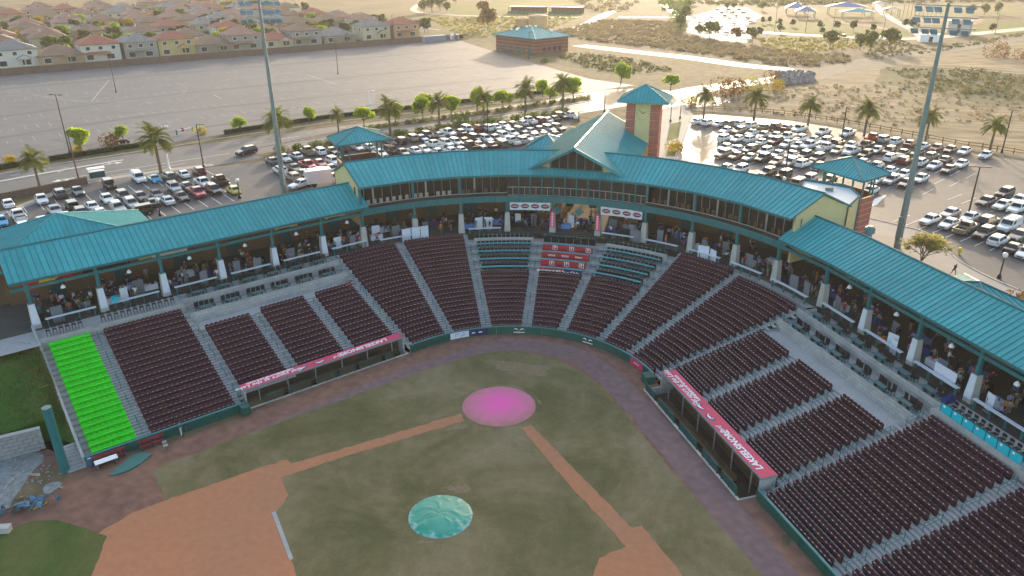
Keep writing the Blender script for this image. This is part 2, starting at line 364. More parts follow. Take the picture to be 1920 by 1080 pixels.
def arrow(m, c, d, s=1):
    d = d.normalized(); n = Vector((-d.y, d.x, 0)); z = ZG+.052; q = lambda a, b: (*(c+d*a*s+n*b*s).xy, z)
    m.quad(q(-2, -.15), q(.6, -.15), q(.6, .15), q(-2, .15)); m.tri(q(.5, -.7), q(2, 0), q(.5, .7)); m.quad(q(-1.2, .1), q(-.6, .1), q(.2, 1.1), q(-.3, 1.1))
rd = (un(250, 310, ZG)-un(60, 340, ZG))
for p in ((102, 323), (118, 338), (212, 307)): arrow(m, un(*p, ZG), rd if p[0] != 118 else -rd)
m.build('road_markings', 'paint', kind='structure')
# stadium lots and walks
gsheet('parking_lot', [(-300, 480), (0, 405), (150, 352), (290, 327), (400, 313), (440, 308), (520, 300), (640, 272), (900, 238), (1062, 213), (1085, 218), (1040, 262), (1000, 300), (700, 330), (420, 400), (200, 450), (0, 520), (-300, 560)], .04, 'asphalt_lot')
RLOT = [(1292, 218), (1330, 214), (1480, 226), (1640, 252), (1790, 282), (1840, 290), (1950, 306), (2150, 340), (2150, 640), (1930, 555), (1860, 525), (1800, 494), (1775, 470), (1740, 440), (1690, 425), (1612, 408), (1560, 400), (1262, 306)]
gsheet('parking_lot', RLOT, .03, 'asphalt_lot')
gsheet('side_walk', [(1600, 408), (1612, 404), (1690, 422), (1740, 437), (1780, 470), (1805, 492), (1865, 522), (1935, 552), (2100, 620), (2100, 720), (1960, 640), (1800, 560), (1640, 480), (1590, 440)], .05, 'concrete_walk', 2)
gsheet('side_walk', [(1180, 215), (1260, 200), (1285, 196), (1300, 215), (1270, 300), (1180, 300), (1150, 250)], .05, 'concrete_walk')
gsheet('entry_plaza', [(1000, 360), (1000, 300), (1180, 298), (1290, 300), (1300, 360)], .055, 'concrete_walk')
kerbline('kerb', [(1262, 306), (1278, 262), (1293, 218)]); kerbline('kerb', [(1612, 406), (1690, 424), (1740, 439), (1776, 470), (1803, 493), (1862, 524), (1935, 554)])
strip('trail_walk', [(1285, 205), (1330, 208), (1480, 220), (1640, 246), (1790, 276), (1850, 284), (1960, 302)], 3, .05, 'dirt_pale')
gsheet('lawn_bed', [(1257, 232), (1278, 228), (1272, 258), (1250, 265)], .07, 'lawn'); gsheet('lawn_bed', [(1254, 270), (1276, 268), (1268, 292), (1248, 294)], .07, 'lawn_dry')
m = MB()
def stalls(m, a, b, n, ax, ln=5.2, wd=.11):
    A = un(*a, ZG); Bq = un(*b, ZG); d = ax.normalized()
    for i in range(n+1):
        p = A+(Bq-A)*i/n; line(m, p-d*ln/2, p+d*ln/2, wd, ZG+.055)
AXL = un(34.7, 441.7, ZG)-un(15.3, 411, ZG); AXM = un(546, 345, ZG)-un(509, 324, ZG); AXR = un(1785, 327.5, ZG)-un(1820, 309.5, ZG); AXN = un(1722, 418, ZG)-un(1767, 400, ZG)
AXL.z = AXM.z = AXR.z = AXN.z = 0
stalls(m, (-50, 412), (395, 325), 16, AXL); stalls(m, (-30, 438), (440, 350), 16, AXL); stalls(m, (0, 460), (430, 372), 15, AXL)
stalls(m, (1300, 233), (1735, 308), 20, AXR); stalls(m, (1330, 254), (1820, 330), 20, AXR); stalls(m, (1330, 275), (1790, 345), 19, AXR); stalls(m, (1390, 300), (1740, 360), 12, AXR)
stalls(m, (1690, 410), (1930, 480), 9, AXN); stalls(m, (1790, 370), (1960, 415), 6, AXN)
for i in range(7):
    a = un(1622+i*3.4, 392-i*1.2, ZG); line(m, a, a+(un(1660, 372, ZG)-un(1640, 392, ZG)), .15, ZG+.056)
m.build('lot_markings', 'paint', kind='structure')
# ------------------------------------------------------------------ field
def grass_mat(name, c1, c2, c3, s=.09):
    m = bpy.data.materials.new(name); m.use_nodes = True; t = m.node_tree; N = t.nodes; L = t.links; b = N['Principled BSDF']; b.inputs['Roughness'].default_value = .95; b.inputs['Specular IOR Level'].default_value = .15
    tc = N.new('ShaderNodeTexCoord'); n1 = N.new('ShaderNodeTexNoise'); n1.inputs['Scale'].default_value = s; n1.inputs['Detail'].default_value = 6; n1.inputs['Roughness'].default_value = .65; n1.inputs['Distortion'].default_value = .6
    n2 = N.new('ShaderNodeTexNoise'); n2.inputs['Scale'].default_value = s*8; n2.inputs['Detail'].default_value = 8; n2.inputs['Roughness'].default_value = .7
    n3 = N.new('ShaderNodeTexNoise'); n3.inputs['Scale'].default_value = 9; n3.inputs['Detail'].default_value = 3
    for n in (n1, n2, n3): L.new(tc.outputs['Object'], n.inputs['Vector'])
    r = N.new('ShaderNodeValToRGB'); r.color_ramp.elements[0].position = .36; r.color_ramp.elements[0].color = (*c1, 1); r.color_ramp.elements[1].position = .64; r.color_ramp.elements[1].color = (*c3, 1)
    e = r.color_ramp.elements.new(.5); e.color = (*c2, 1); L.new(n1.outputs[0], r.inputs[0])
    a = N.new('ShaderNodeMath'); a.operation = 'MULTIPLY_ADD'; a.inputs[1].default_value = .75; a.inputs[2].default_value = .62; L.new(n2.outputs[0], a.inputs[0])
    a3 = N.new('ShaderNodeMath'); a3.operation = 'MULTIPLY_ADD'; a3.inputs[1].default_value = .7; a3.inputs[2].default_value = .65; L.new(n3.outputs[0], a3.inputs[0])
    mu = N.new('ShaderNodeMath'); mu.operation = 'MULTIPLY'; L.new(a.outputs[0], mu.inputs[0]); L.new(a3.outputs[0], mu.inputs[1])
    v = N.new('ShaderNodeVectorMath'); v.operation = 'SCALE'; L.new(r.outputs[0], v.inputs[0]); L.new(mu.outputs[0], v.inputs['Scale']); L.new(v.outputs[0], b.inputs['Base Color'])
    bp = N.new('ShaderNodeBump'); bp.inputs['Strength'].default_value = .4; bp.inputs['Distance'].default_value = .04; L.new(n3.outputs[0], bp.inputs['Height']); L.new(bp.outputs[0], b.inputs['Normal'])
    MATS[name] = m
grass_mat('turf', (.12, .108, .045), (.178, .146, .072), (.235, .185, .108))
grass_mat('turf_green', (.055, .095, .022), (.10, .115, .035), (.15, .13, .05), .06)
grass_mat('berm_grass', (.03, .085, .012), (.055, .12, .02), (.11, .135, .035), .2)
pm('track', (.19, .105, .085), .95, .2, .12, col2=(.25, .135, .092), scale2=.9, detail=7)
pm('skin', (.46, .195, .10), .95, .07, .08, col2=(.38, .19, .115), scale2=1.5)
pm('worn', (.24, .165, .10), .95, .2, .9, col2=(.20, .15, .085), scale2=3, detail=7)
pm('skin_path', (.33, .155, .105), .95, .07, .3, col2=(.30, .15, .105), scale2=2)
fp = [BP(u, o_) for u, o_ in ((182.7, .3), (166.9, .3), (166.9, .12), (146.7, .12), (146.7, .3), (144, .3), (140, .3), (135, .3), (130, .3), (125, .3), (120, .3), (115, .3), (110, .3), (105, .3), (100, .3), (95, .3), (90, .3), (85, .3), (80, .3), (75, .3), (70, .3), (65, .3), (60, .3), (55, .3), (50, .3), (45, .3), (40, .3), (36, .3), (31.3, .3), (31.3, -1.62), (11.8, -1.62), (11.8, .3), (0, .3), (-30, .3))]
fp += [Vector((80, -130, 0)), Vector((-95, -130, 0)), Vector((-95, -45, 0)), un(-120, 900, 0), un(30, 858, 0), un(90, 842, 0)]
sheet('warning_track', fp, 0, 'track')
pm('track_pale', (.19, .125, .13), .95, .14, .15, col2=(.22, .14, .13), scale2=1.2)
fsheet = lambda name, px, z, mat, k=0: sheet(name, cr(upoly(px, z), k, True) if k else upoly(px, z), z, mat)
strip('track_lane', [(330, 900), (480, 825), (640, 755), (760, 705), (860, 672), (940, 648), (1010, 650), (1085, 668), (1150, 715), (1230, 800), (1330, 920), (1460, 1080), (1560, 1200)], 3.2, 0, 'track_pale', z=.008)
tp = [(283, 881), (312, 938), (480, 890), (480, 1050), (400, 1250), (1500, 1250), (1440, 1090)]
arc_ = [(1440, 1090), (1345, 980), (1250, 870), (1180, 785), (1140, 738), (1090, 697), (1030, 670), (960, 658), (900, 664), (840, 681), (780, 700), (640, 750), (460, 815), (283, 881)]
sheet('infield_turf', rag([un(*p, .02) for p in tp[1:]]+cr([un(*p, .02) for p in arc_], 5)[1:], .09), .02, 'turf')
# skin infield: first base side and third base side
sk = [(312, 938), (400, 907), (480, 879), (537, 861), (547, 869), (640, 842), (864, 775), (872, 789), (640, 858), (527, 896), (541, 928), (512, 966), (530, 1010), (545, 1049), (600, 1250), (60, 1250), (170, 1085), (201, 1005), (185, 1000), (250, 960)]
sheet('infield_dirt', rag(upoly(sk, .035), .05, .5, 2), .035, 'skin')
sk2 = [(976, 803), (996, 797), (1090, 892), (1186, 990), (1204, 985), (1240, 1030), (1290, 1090), (1380, 1220), (1080, 1220), (1113, 1078), (1123, 1047), (1174, 1024), (1070, 912)]
sheet('infield_dirt', rag(upoly(sk2, .035), .05, .5, 3), .035, 'skin')
fsheet('outfield_turf', [(-200, 1050), (0, 996), (60, 977), (105, 975), (160, 990), (203, 1006), (172, 1085), (60, 1300), (-400, 1300)], .03, 'turf_green', 0)
sheet('worn_turf', rag(upoly([(930, 676), (1030, 686), (1024, 706), (928, 692)], .03), .15, .4, 4), .03, 'worn')
fsheet('infield_kerb_strip', [(509, 960), (517, 959), (550, 1047), (543, 1051)], .05, 'concrete')
def home_mat():
    m = bpy.data.materials.new('pink_clay'); m.use_nodes = True; t = m.node_tree; N = t.nodes; L = t.links; b = N['Principled BSDF']; b.inputs['Roughness'].default_value = .9
    tc = N.new('ShaderNodeTexCoord'); mp = N.new('ShaderNodeMapping'); mp.inputs['Location'].default_value = (0, -.6, 0); L.new(tc.outputs['Object'], mp.inputs[0])
    ln = N.new('ShaderNodeVectorMath'); ln.operation = 'LENGTH'; L.new(mp.outputs[0], ln.inputs[0])
    nz = N.new('ShaderNodeTexNoise'); nz.inputs['Scale'].default_value = .9; nz.inputs['Detail'].default_value = 6; L.new(tc.outputs['Object'], nz.inputs['Vector'])
    a = N.new('ShaderNodeMath'); a.operation = 'MULTIPLY_ADD'; a.inputs[1].default_value = 3.0; L.new(nz.outputs[0], a.inputs[0]); L.new(ln.outputs['Value'], a.inputs[2])
    mr = N.new('ShaderNodeMapRange'); mr.inputs[1].default_value = 2.3; mr.inputs[2].default_value = 6.3; L.new(a.outputs[0], mr.inputs[0])
    r = N.new('ShaderNodeValToRGB'); r.color_ramp.elements[0].color = (.85, .12, .40, 1); r.color_ramp.elements[1].color = (.33, .17, .125, 1)
    e = r.color_ramp.elements.new(.55); e.color = (.58, .17, .27, 1); L.new(mr.outputs[0], r.inputs[0]); L.new(r.outputs[0], b.inputs['Base Color']); MATS['pink_clay'] = m
home_mat()
m = MB(); nn = 64; m.poly([(3.96*cos(2*pi*i/nn)*(1+.006*sin(9*i)), 3.96*sin(2*pi*i/nn)*(1+.006*sin(7*i)), 0) for i in range(nn)])
m.build('home_plate_circle', 'pink_clay', world=False, loc=(-.15, -.25, .055), kind='structure')
# mound cover: wrinkled domed tarp
m = MB(); rings, seg = 16, 72; rr = random.Random(5); folds = [(rr.uniform(0, 2*pi), rr.uniform(.25, .9), rr.uniform(.05, .12)) for _ in range(16)]
vs = [(0, 0, .3)]
for i in range(1, rings+1):
    r = 2.78*i/rings
    for j in range(seg):
        a = 2*pi*j/seg; z = .3*max(0, 1-(r/2.9)**2)+.02
        for fa, fr, fwd in folds:
            dd = (a-fa-.25*sin(r*2+fa)+pi) % (2*pi)-pi
            if r > fr*2.2: z += .06*math.exp(-(dd*r/fwd)**2/3)
        z += .008*sin(5*a+r*3); vs.append((r*cos(a), r*sin(a), max(.01, z) if i < rings else 0))
fs = [(0, 1+j, 1+(j+1) % seg) for j in range(seg)]
for i in range(rings-1):
    for j in range(seg): a = 1+i*seg+j; b = 1+i*seg+(j+1) % seg; fs.append((a, a+seg, b+seg, b))
m.add(vs, fs)
def cover_mat():
    pm('tarp_green', (.012, .26, .175), .4, .15, .8, col2=(.03, .33, .24), spec=.5); mm = MATS['tarp_green']; t = mm.node_tree; N = t.nodes; L = t.links; b = N['Principled BSDF']
    src = b.inputs['Base Color'].links[0].from_socket; tc = N.new('ShaderNodeTexCoord'); ln = N.new('ShaderNodeVectorMath'); ln.operation = 'LENGTH'; L.new(tc.outputs['Object'], ln.inputs[0])
    nz = N.new('ShaderNodeTexNoise'); nz.inputs['Scale'].default_value = 1.6; nz.inputs['Detail'].default_value = 6; L.new(tc.outputs['Object'], nz.inputs[0])
    a = N.new('ShaderNodeMath'); a.operation = 'MULTIPLY_ADD'; a.inputs[1].default_value = 2.6; L.new(nz.outputs[0], a.inputs[0]); L.new(ln.outputs['Value'], a.inputs[2])
    mr = N.new('ShaderNodeMapRange'); mr.inputs[1].default_value = 3.75; mr.inputs[2].default_value = 4.3; mr.inputs[4].default_value = .75; L.new(a.outputs[0], mr.inputs[0])
    mx = N.new('ShaderNodeMix'); mx.data_type = 'RGBA'; L.new(mr.outputs[0], mx.inputs[0]); L.new(src, mx.inputs[6]); mx.inputs[7].default_value = (.42, .58, .56, 1); L.new(mx.outputs[2], b.inputs['Base Color'])
cover_mat()
mc = un(826, 966, .1)
m.build('mound_cover', 'tarp_green', smooth=True, world=False, loc=(mc.x, mc.y, .03), label='wrinkled round green tarp covering the pitching mound', cat='tarp')
sheet('worn_turf', rag(upoly([(826, 912), (878, 908), (880, 922), (860, 926)], .028), .1, .3, 5), .028, 'worn')
for i_, px_ in enumerate(([(862, 792), (880, 798), (872, 802), (830, 808)], [(1000, 742), (1014, 752), (1017, 762), (1010, 756)], [(920, 722), (965, 722), (985, 730), (940, 726)], [(790, 1012), (815, 1016), (805, 1020), (780, 1018)])): sheet('worn_turf', rag(upoly(px_, .03), .1, .3, 9+i_), .03, 'worn')
# ------------------------------------------------------------------ seating bowl
RD, RR, Z0 = .838, .26, .4
tz = lambda i: Z0+RR*i
def rowlist(a, b): return [a+k for k in range(int(b-a)+1)]
def usamp(u0, u1):
    out = [u0]; u = u0; hi = max(u0, u1); lo = min(u0, u1); ks = []
    q = UR
    while q <= UL: ks.append(q); q += 2
    ks.append(UL)
    q = UL
    while q < hi: ks.append(q); q += 4
    q = UR
    while q > lo: ks.append(q); q -= 4
    return sorted({lo, hi} | {k for k in ks if lo+.01 < k < hi-.01})
def ring(m, u0, u1, prof, mi=0, closed=False):
    """sweep a profile [(offset, z), ...] along the bowl path"""
    us = usamp(u0, u1); n = len(prof); vs = []
    for u in us: vs += [BP(u, o, z) for o, z in prof]
    fs = []
    for k in range(len(us)-1):
        for j in range(n if closed else n-1):
            a, b = k*n+j, k*n+(j+1) % n; fs.append((a, b, b+n, a+n))
    if closed: fs += [tuple(range(n)), tuple(range((len(us)-1)*n+n-1, (len(us)-1)*n-1, -1))]
    return m.add(vs, fs, mi)
def rbox(m, u0, u1, o0, o1, z0, z1, mi=0): return ring(m, u0, u1, [(o0, z0), (o1, z0), (o1, z1), (o0, z1)], mi, True)
def obox(m, u, o, z, sx, sy, sz, mi=0):   # box aligned with the bowl: sx along rows, sy outward, z = bottom
    p = BP(u, o); return m.box((p.x, p.y, z+sz/2), (sx, sy, sz), NA(u)-pi/2, mi)
def cmu(name, d):
    m = bpy.data.materials.new(name); m.use_nodes = True; t = m.node_tree; N = t.nodes; L = t.links; b = N['Principled BSDF']; b.inputs['Roughness'].default_value = .9
    tc = N.new('ShaderNodeTexCoord'); dt = N.new('ShaderNodeVectorMath'); dt.operation = 'DOT_PRODUCT'; dt.inputs[1].default_value = (*d, 0); L.new(tc.outputs['Object'], dt.inputs[0])
    sp = N.new('ShaderNodeSeparateXYZ'); L.new(tc.outputs['Object'], sp.inputs[0]); cb = N.new('ShaderNodeCombineXYZ'); L.new(dt.outputs['Value'], cb.inputs[0]); L.new(sp.outputs[2], cb.inputs[1])
    br = N.new('ShaderNodeTexBrick'); br.inputs['Scale'].default_value = 1; br.inputs['Brick Width'].default_value = .8; br.inputs['Row Height'].default_value = .4; br.inputs['Mortar Size'].default_value = .02
    br.inputs['Color1'].default_value = (.34, .34, .34, 1); br.inputs['Color2'].default_value = (.41, .41, .405, 1); br.inputs['Mortar'].default_value = (.24, .24, .24, 1); L.new(cb.outputs[0], br.inputs['Vector'])
    nz = N.new('ShaderNodeTexNoise'); nz.inputs['Scale'].default_value = .8; nz.inputs['Detail'].default_value = 5; L.new(tc.outputs['Object'], nz.inputs['Vector'])
    a = N.new('ShaderNodeMath'); a.operation = 'MULTIPLY_ADD'; a.inputs[1].default_value = .6; a.inputs[2].default_value = .7; L.new(nz.outputs[0], a.inputs[0])
    v = N.new('ShaderNodeVectorMath'); v.operation = 'SCALE'; L.new(br.outputs[0], v.inputs[0]); L.new(a.outputs[0], v.inputs['Scale']); L.new(v.outputs[0], b.inputs['Base Color']); MATS[name] = m
aL, aR = radians(UL), radians(UR)
cmu('cmu_left', (sin(aL), -cos(aL))); cmu('cmu_right', (sin(aR), -cos(aR))); cmu('cmu_mid', (1, 0))
bowl = thing('seating_bowl', 'stepped grey concrete seating bowl curving around the field', 'grandstand', (CX, CY, 0))
LT = lambda t: UL+t
RTt = lambda t: UR-t
# section: (key, terrace u hi, terrace u lo, seat u hi, seat u lo, first row, last row)
SECS = [('lime', LT(38.1), LT(32.7), LT(37.45), LT(33.35), 0, 19), ('L1', LT(32.7), LT(22.8), LT(32.0), LT(23.5), 0, 19), ('L2', LT(22.8), LT(16.0), LT(22.1), LT(16.75), 2.5, 14.5), ('L3', LT(16.0), LT(8.8), LT(15.25), LT(9.6), 3, 15), ('L4', LT(8.8), LT(2.2), LT(8.05), LT(2.95), 3, 15),
 ('a', LT(2.2), 132.5, None, None, 0, 22), ('b', 132.5, 116.3, None, None, 0, 22), ('c', 116.3, 99.5, None, None, 0, 12), ('d', 99.5, 84.3, None, None, 0, 12), ('e', 84.3, 66.8, None, None, 0, 12), ('f', 66.8, 51.5, None, None, 0, 22), ('g', 51.5, 33.1, None, None, 0, 21),
 ('A', 33.1, RTt(6.75), RTt(.3), RTt(5.95), 2.5, 14.5), ('B', RTt(6.75), RTt(14.0), RTt(7.55), RTt(13.2), 2.5, 14.5), ('C', RTt(14.0), RTt(21.0), RTt(14.8), RTt(20.45), 2.5, 14.5), ('D', RTt(21.0), RTt(31.0), RTt(21.65), RTt(30.35), 0, 19), ('E', RTt(31.0), RTt(42.5), RTt(31.7), RTt(41.9), 0, 19)]
for key, uh, ul, sh, slw, r0, r1 in SECS:
    pr = [(RD*r0, tz(r0)-.3)] if r0 else [(0, 0)]
    for i in rowlist(r0, r1): pr += [(RD*i, tz(i)), (RD*(i+1), tz(i))]
    if key in ('L2', 'L3', 'L4', 'A', 'B', 'C'): pr += [(RD*(r1+1), tz(15.5)), (15.5, tz(15.5))]
    m = MB(); ring(m, ul, uh, pr); m.build('terrace', 'concrete_step', bowl)
# walls, decks and tiers behind the rows
for nm, u0, u1, cm in (('L', LT(22.9), LT(1.6), 'cmu_left'), ('R', RTt(-.7), RTt(21.1), 'cmu_right')):
    m = MB(); rbox(m, u1, u0, 15.4, 15.62, 4.2, 5.75); m.build('tier_wall', cm, bowl)
    m = MB(); rbox(m, u1, u0, 18.0, 18.22, 5.0, 6.62); m.build('tier_wall', cm, bowl)
    m = MB(); ring(m, u1, u0, [(15.6, 5.2), (18.0, 5.2)]); m.build('tier_floor', 'concrete', bowl)
    m = MB(); ring(m, u1, u0, [(18.2, 6.2), (20.3, 6.2), (20.3, 6.4)]); m.build('tier_floor', 'concrete', bowl)
for u0, u1, o0 in ((LT(38.1), LT(22.9), 16.95), (LT(1.6), 116.3, 19.27), (66.8, RTt(-.7), 19.27), (RTt(21.1), RTt(42.5), 16.95)):
    m = MB(); ring(m, u1, u0, [(o0, 4.9), (o0, 6.4), (20.3, 6.4)]); m.build('concourse_edge', 'concrete', bowl)
for u0, u1 in ((LT(38.1), LT(32.9)), (LT(32.2), LT(23.3)), (RTt(21.6), RTt(30.5)), (RTt(31.6), RTt(42.5))):
    m = MB(); rbox(m, u1, u0, 16.97, 17.17, 5.2, 6.62); m.build('low_wall', 'concrete', bowl)
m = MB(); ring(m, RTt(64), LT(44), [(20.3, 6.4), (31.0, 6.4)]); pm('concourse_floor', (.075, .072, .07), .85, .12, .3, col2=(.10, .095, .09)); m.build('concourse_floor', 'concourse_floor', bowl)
m = MB(); ring(m, LT(38.1), LT(44), [(16, 6.4), (20.3, 6.4)]); ring(m, LT(44), LT(60), [(16, 6.4), (31, 6.4)]); m.build('side_plaza', 'concrete', bowl)
# end wall beside the lime section
m = MB(); u = LT(38.25); pr = [(-.1, 1.2), (16.9, 6.4), (20.3, 7.2)]
for (o0, z0), (o1, z1) in zip(pr, pr[1:]):
    a, b = BP(u, o0), BP(u, o1); n = (BP(u+.2, 0)-BP(u, 0)).normalized()*.12
    m.hexa([(*(a-n).xy, 0), (*(a+n).xy, 0), (*(b+n).xy, 0), (*(b-n).xy, 0), (*(a-n).xy, z0), (*(a+n).xy, z0), (*(b+n).xy, z1), (*(b-n).xy, z1)])
m.build('end_wall', 'concrete', bowl)
# field wall pads
def pads(u0, u1):
    l0, l1 = LEN(u0, 0), LEN(u1, 0); n = max(1, round(abs(l1-l0)/3.0))
    for k in range(n):
        a, b = INV(l0+(l1-l0)*k/n, 0), INV(l0+(l1-l0)*(k+1)/n, 0); s = .03*(1 if a < b else -1)
        a2, b2 = INV(LEN(a, 0)+s, 0), INV(LEN(b, 0)-s, 0)
        m = MB(); rbox(m, min(a2, b2), max(a2, b2), -.16, .02, 0, .98); p = m.build('wall_pad', 'green_pad', bowl)
        m = MB(); rbox(m, min(a, b), max(a, b), -.14, .1, .98, 1.06); m.build('wall_cap', 'rail_teal', bowl)
pads(LT(38.2), LT(22.6)); pads(LT(2.2), 33.2); pads(RTt(20.9), RTt(43))
m = MB(); rbox(m, UR-43, UL+38.2, .03, .12, 0, .98)
# corner boxes of the wall by the dugouts
for u, o, sx in ((LT(22.9), -.5, .9), (RTt(-.6), -.6, 1.3)):
    m = MB(); obox(m, u, o, 0, sx, 1.2, 1.0); m.build('wall_corner', 'green_pad', bowl)
# aisles with half steps and centre handrails
AIS = [(LT(32.7), 0, 20), (LT(22.8), 0, 15), (LT(16.0), 2.5, 15.5), (LT(8.8), 3, 15), (LT(2.2), 3, 22), (132.5, 0, 22), (116.3, 0, 22), (99.5, 0, 22), (84.3, 0, 22), (66.8, 0, 22), (51.5, 0, 22), (33.1, 0, 21), (RTt(6.75), 2.5, 15.5), (RTt(14.0), 2.5, 15.5), (RTt(21.05), 0, 20), (RTt(31.0), 0, 20)]
pm('riser_shade', (.13, .135, .14), .85, .1, 2)  # dark strips on the aisle steps: riser shade put into the colour
for u, r0, r1 in AIS:
    root = None; m = MB(); q = MB()
    for i in rowlist(r0, r1):
        if i < r1: obox(m, u, RD*i+.63, tz(i)+.003, 1.2, .41, .13)
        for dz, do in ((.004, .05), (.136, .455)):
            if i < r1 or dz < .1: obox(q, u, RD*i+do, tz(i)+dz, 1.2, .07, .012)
    st = m.build('aisle_steps', 'concrete_step', bowl); q.build('riser_shade_strip', 'riser_shade', st)
    i = r0+1
    while i+2 <= r1:
        m = MB(); a, b = BP(u, RD*i+.4, tz(i)), BP(u, RD*(i+2)+.4, tz(i+2)); up = Vector((0, 0, .92)); d = (b-a)*.0
        m.tube(a, a+up, .032, n=5); m.tube(b, b+up, .032, n=5); m.tube(a+up, b+up, .036, n=5); m.tube(a+up*.55, b+up*.55, .024, n=5); i += 4
        m.build('handrail', 'rail_teal', bowl)
# box terraces behind the plate (centre sections)
def obj_row(fn, u0, u1, o, n, marg=.7):
    l0, l1 = LEN(u0, o)-marg, LEN(u1, o)+marg
    for k in range(n): fn(INV(l0+(l1-l0)*(k+.5)/n, o), k)
for key, uh, ul in (('c', 116.3, 99.5), ('d', 99.5, 84.3), ('e', 84.3, 66.8)):
    for k in range(5):
        r = 13+2*k; o = RD*r; z = tz(r)+.05
        m = MB(); top = o+2*RD if k < 4 else 19.3
        ring(m, ul, uh, [(o, z-.75), (o, z), (top, z)]); m.build('box_terrace', 'concrete_step', bowl)
        k1 = math.degrees(.75/(R0+o)); a, b = ul+k1, uh-k1
        if k < 4:
            m = MB(); rbox(m, a, b, o-.08, o+.3, z+.99, z+1.04); ct = m.build('counter', pm('counter_teal', (.10, .36, .40), .45), bowl)
            m = MB(); rbox(m, a, b, o+.05, o+.11, z+.88, z+.98)
            for j in range(8): obox(m, a+(b-a)*j/7*.999+.0005, o+.08, z, .08, .08, .98)
            m.build('counter_frame', 'teal_metal', bowl)
        else:
            m = MB(); rbox(m, a, b, o+.02, o+.2, z, z+.75); m.build('box_wall', 'concrete', bowl)
            m = MB(); rbox(m, a, b, o+.08, o+.14, z+1.15, z+1.22)
            for j in range(9): obox(m, a+(b-a)*j/8*.999, o+.1, z+.6, .05, .05, .6)
            m.build('box_rail', 'rail_teal', bowl)
            if key == 'd':
                l0, l1 = LEN(a, o), LEN(b, o)
                for j in range(7):
                    m = MB(); rbox(m, INV(l0+(l1-l0)*(j+.03)/7, o), INV(l0+(l1-l0)*(j+.97)/7, o), o-.02, o+.03, z+.15, z+1.12); m.build('glass_panel', 'glass_dark', bowl)
        if key == 'd' and k < 4:
            l0, l1 = LEN(a, o), LEN(b, o); n = 7 if k % 2 == 0 else 6
            for j in range(n):
                ua, ub = INV(l0+(l1-l0)*(j+.02)/n, o), INV(l0+(l1-l0)*(j+.98)/n, o); um = (ua+ub)/2
                m = MB(); rbox(m, ua, ub, o-.07, o-.02, z+.02, z+.95); pn = m.build('red_panel', 'red_panel' if k else 'navy' if j < 3 else 'red_panel', bowl)
                c = BP(um, o-.085, z+.5); ax = Vector((sin(NA(um)), -cos(NA(um)), 0)); up = Vector((0, 0, 1))
                if k == 0: continue
                if k in (2,) and j % 2 == 0 or k == 3 and False:
                    pass
                if (k == 3 and j % 2 == 0) or (k == 1 and j % 2 == 0):
                    q = MB(); s = .34
                    for x0, y0, x1, y1 in ((-s, -s, s, -s+.07), (-s, s-.07, s, s), (-s, -s+.07, -s+.07, s-.07), (s-.07, -s+.07, s, s-.07)): q.quad((x0, y0, 0), (x1, y0, 0), (x1, y1, 0), (x0, y1, 0))
                    frame_obj('panel_emblem', q.mesh('e', 'white'), 'white', c, ax, up, pn); frame_obj('panel_letter', text_mesh('F', .5, 0, .02), 'white', c+Vector((0, 0, 0)), ax, up, pn)
                elif k == 2 and j % 2 == 1:
                    q = MB(); q.quad((-.55, .02, 0), (.55, .02, 0), (.55, .09, 0), (-.55, .09, 0)); q.quad((-.5, -.12, 0), (.5, -.12, 0), (.5, -.06, 0), (-.5, -.06, 0)); frame_obj('panel_print', q.mesh('e', 'white'), 'white', c, ax, up, pn)
            if k == 0:
                for s, fr, sz in (('FRONTWAVE', .2, .5), ('All Star Club', .66, .62)):
                    um = INV(l0+(l1-l0)*(1-fr), o) if l1 > l0 else INV(l0+(l1-l0)*fr, o); ax = Vector((sin(NA(um)), -cos(NA(um)), 0))
                    frame_obj('panel_lettering', text_mesh(s, sz, 0, .02), 'white', BP(um, o-.16, z+.5), ax, (0, 0, 1), bowl)
# ------------------------------------------------------------------ seats
def seat_mesh(name, m1, m2, tagm):
    m = MB()  # local: x along row, y outward (backrest side), z up
    zb, zt = .26, .90; n = 6; pts = []
    for k in range(n):
        a = pi*k/(n-1); x = .225*cos(a)*(1 if abs(cos(a)) < .9 else 1); zz = zt-.1+.1*sin(a); pts.append((.246*(1-2*k/(n-1)), zz))
    prof = [(-.246, zb), (.246, zb)]+pts
    f = [(x, .0+.10*(z-zb), z) for x, z in prof]; b = [(x, .05+.10*(z-zb), z) for x, z in prof]; N = len(prof)
    m.add(f+b, [tuple(range(N)), tuple(range(2*N-1, N-1, -1))]+[((i+1) % N, i, N+i, N+(i+1) % N) for i in range(N)])
    m.hexa([(-.225, -.17, .27), (.225, -.17, .27), (.225, .0, .25), (-.225, .0, .25), (-.215, -.25, .68), (.215, -.25, .68), (.215, -.13, .72), (-.215, -.13, .72)], 0)
    for s in (-1, 1): m.box((s*.24, -.1, .56), (.03, .3, .05), 0, 1)
    m.box((0, -.03, .13), (.36, .12, .26), 0, 1)
    m.box((.235, -.02, .27), (.045, .06, .54), 0, 1)
    if tagm: m.quad((-.05, -.235, .692), (.05, -.235, .692), (.05, -.16, .722), (-.05, -.16, .722), 2)
    return m, [MATS[m1], MATS[m2]]+([MATS[tagm]] if tagm else [])
sm, smats = seat_mesh('seat', 'maroon', 'maroon_dark', 'seat_tag'); seat_me = sm.mesh('seat', smats)
lm, lmats = seat_mesh('seat', 'lime', 'lime', None); lime_me = lm.mesh('lime_seat', lmats)
SEATS = []
SNAME = {'D': 'section beyond the third-base dugout', 'E': 'nearest section at lower right', 'C': 'last section above the third-base dugout', 'B': 'middle section above the third-base dugout', 'A': 'first section above the third-base dugout', 'L1': 'section beside the lime seats', 'L2': 'section', 'g': 'section', 'f': 'section'}
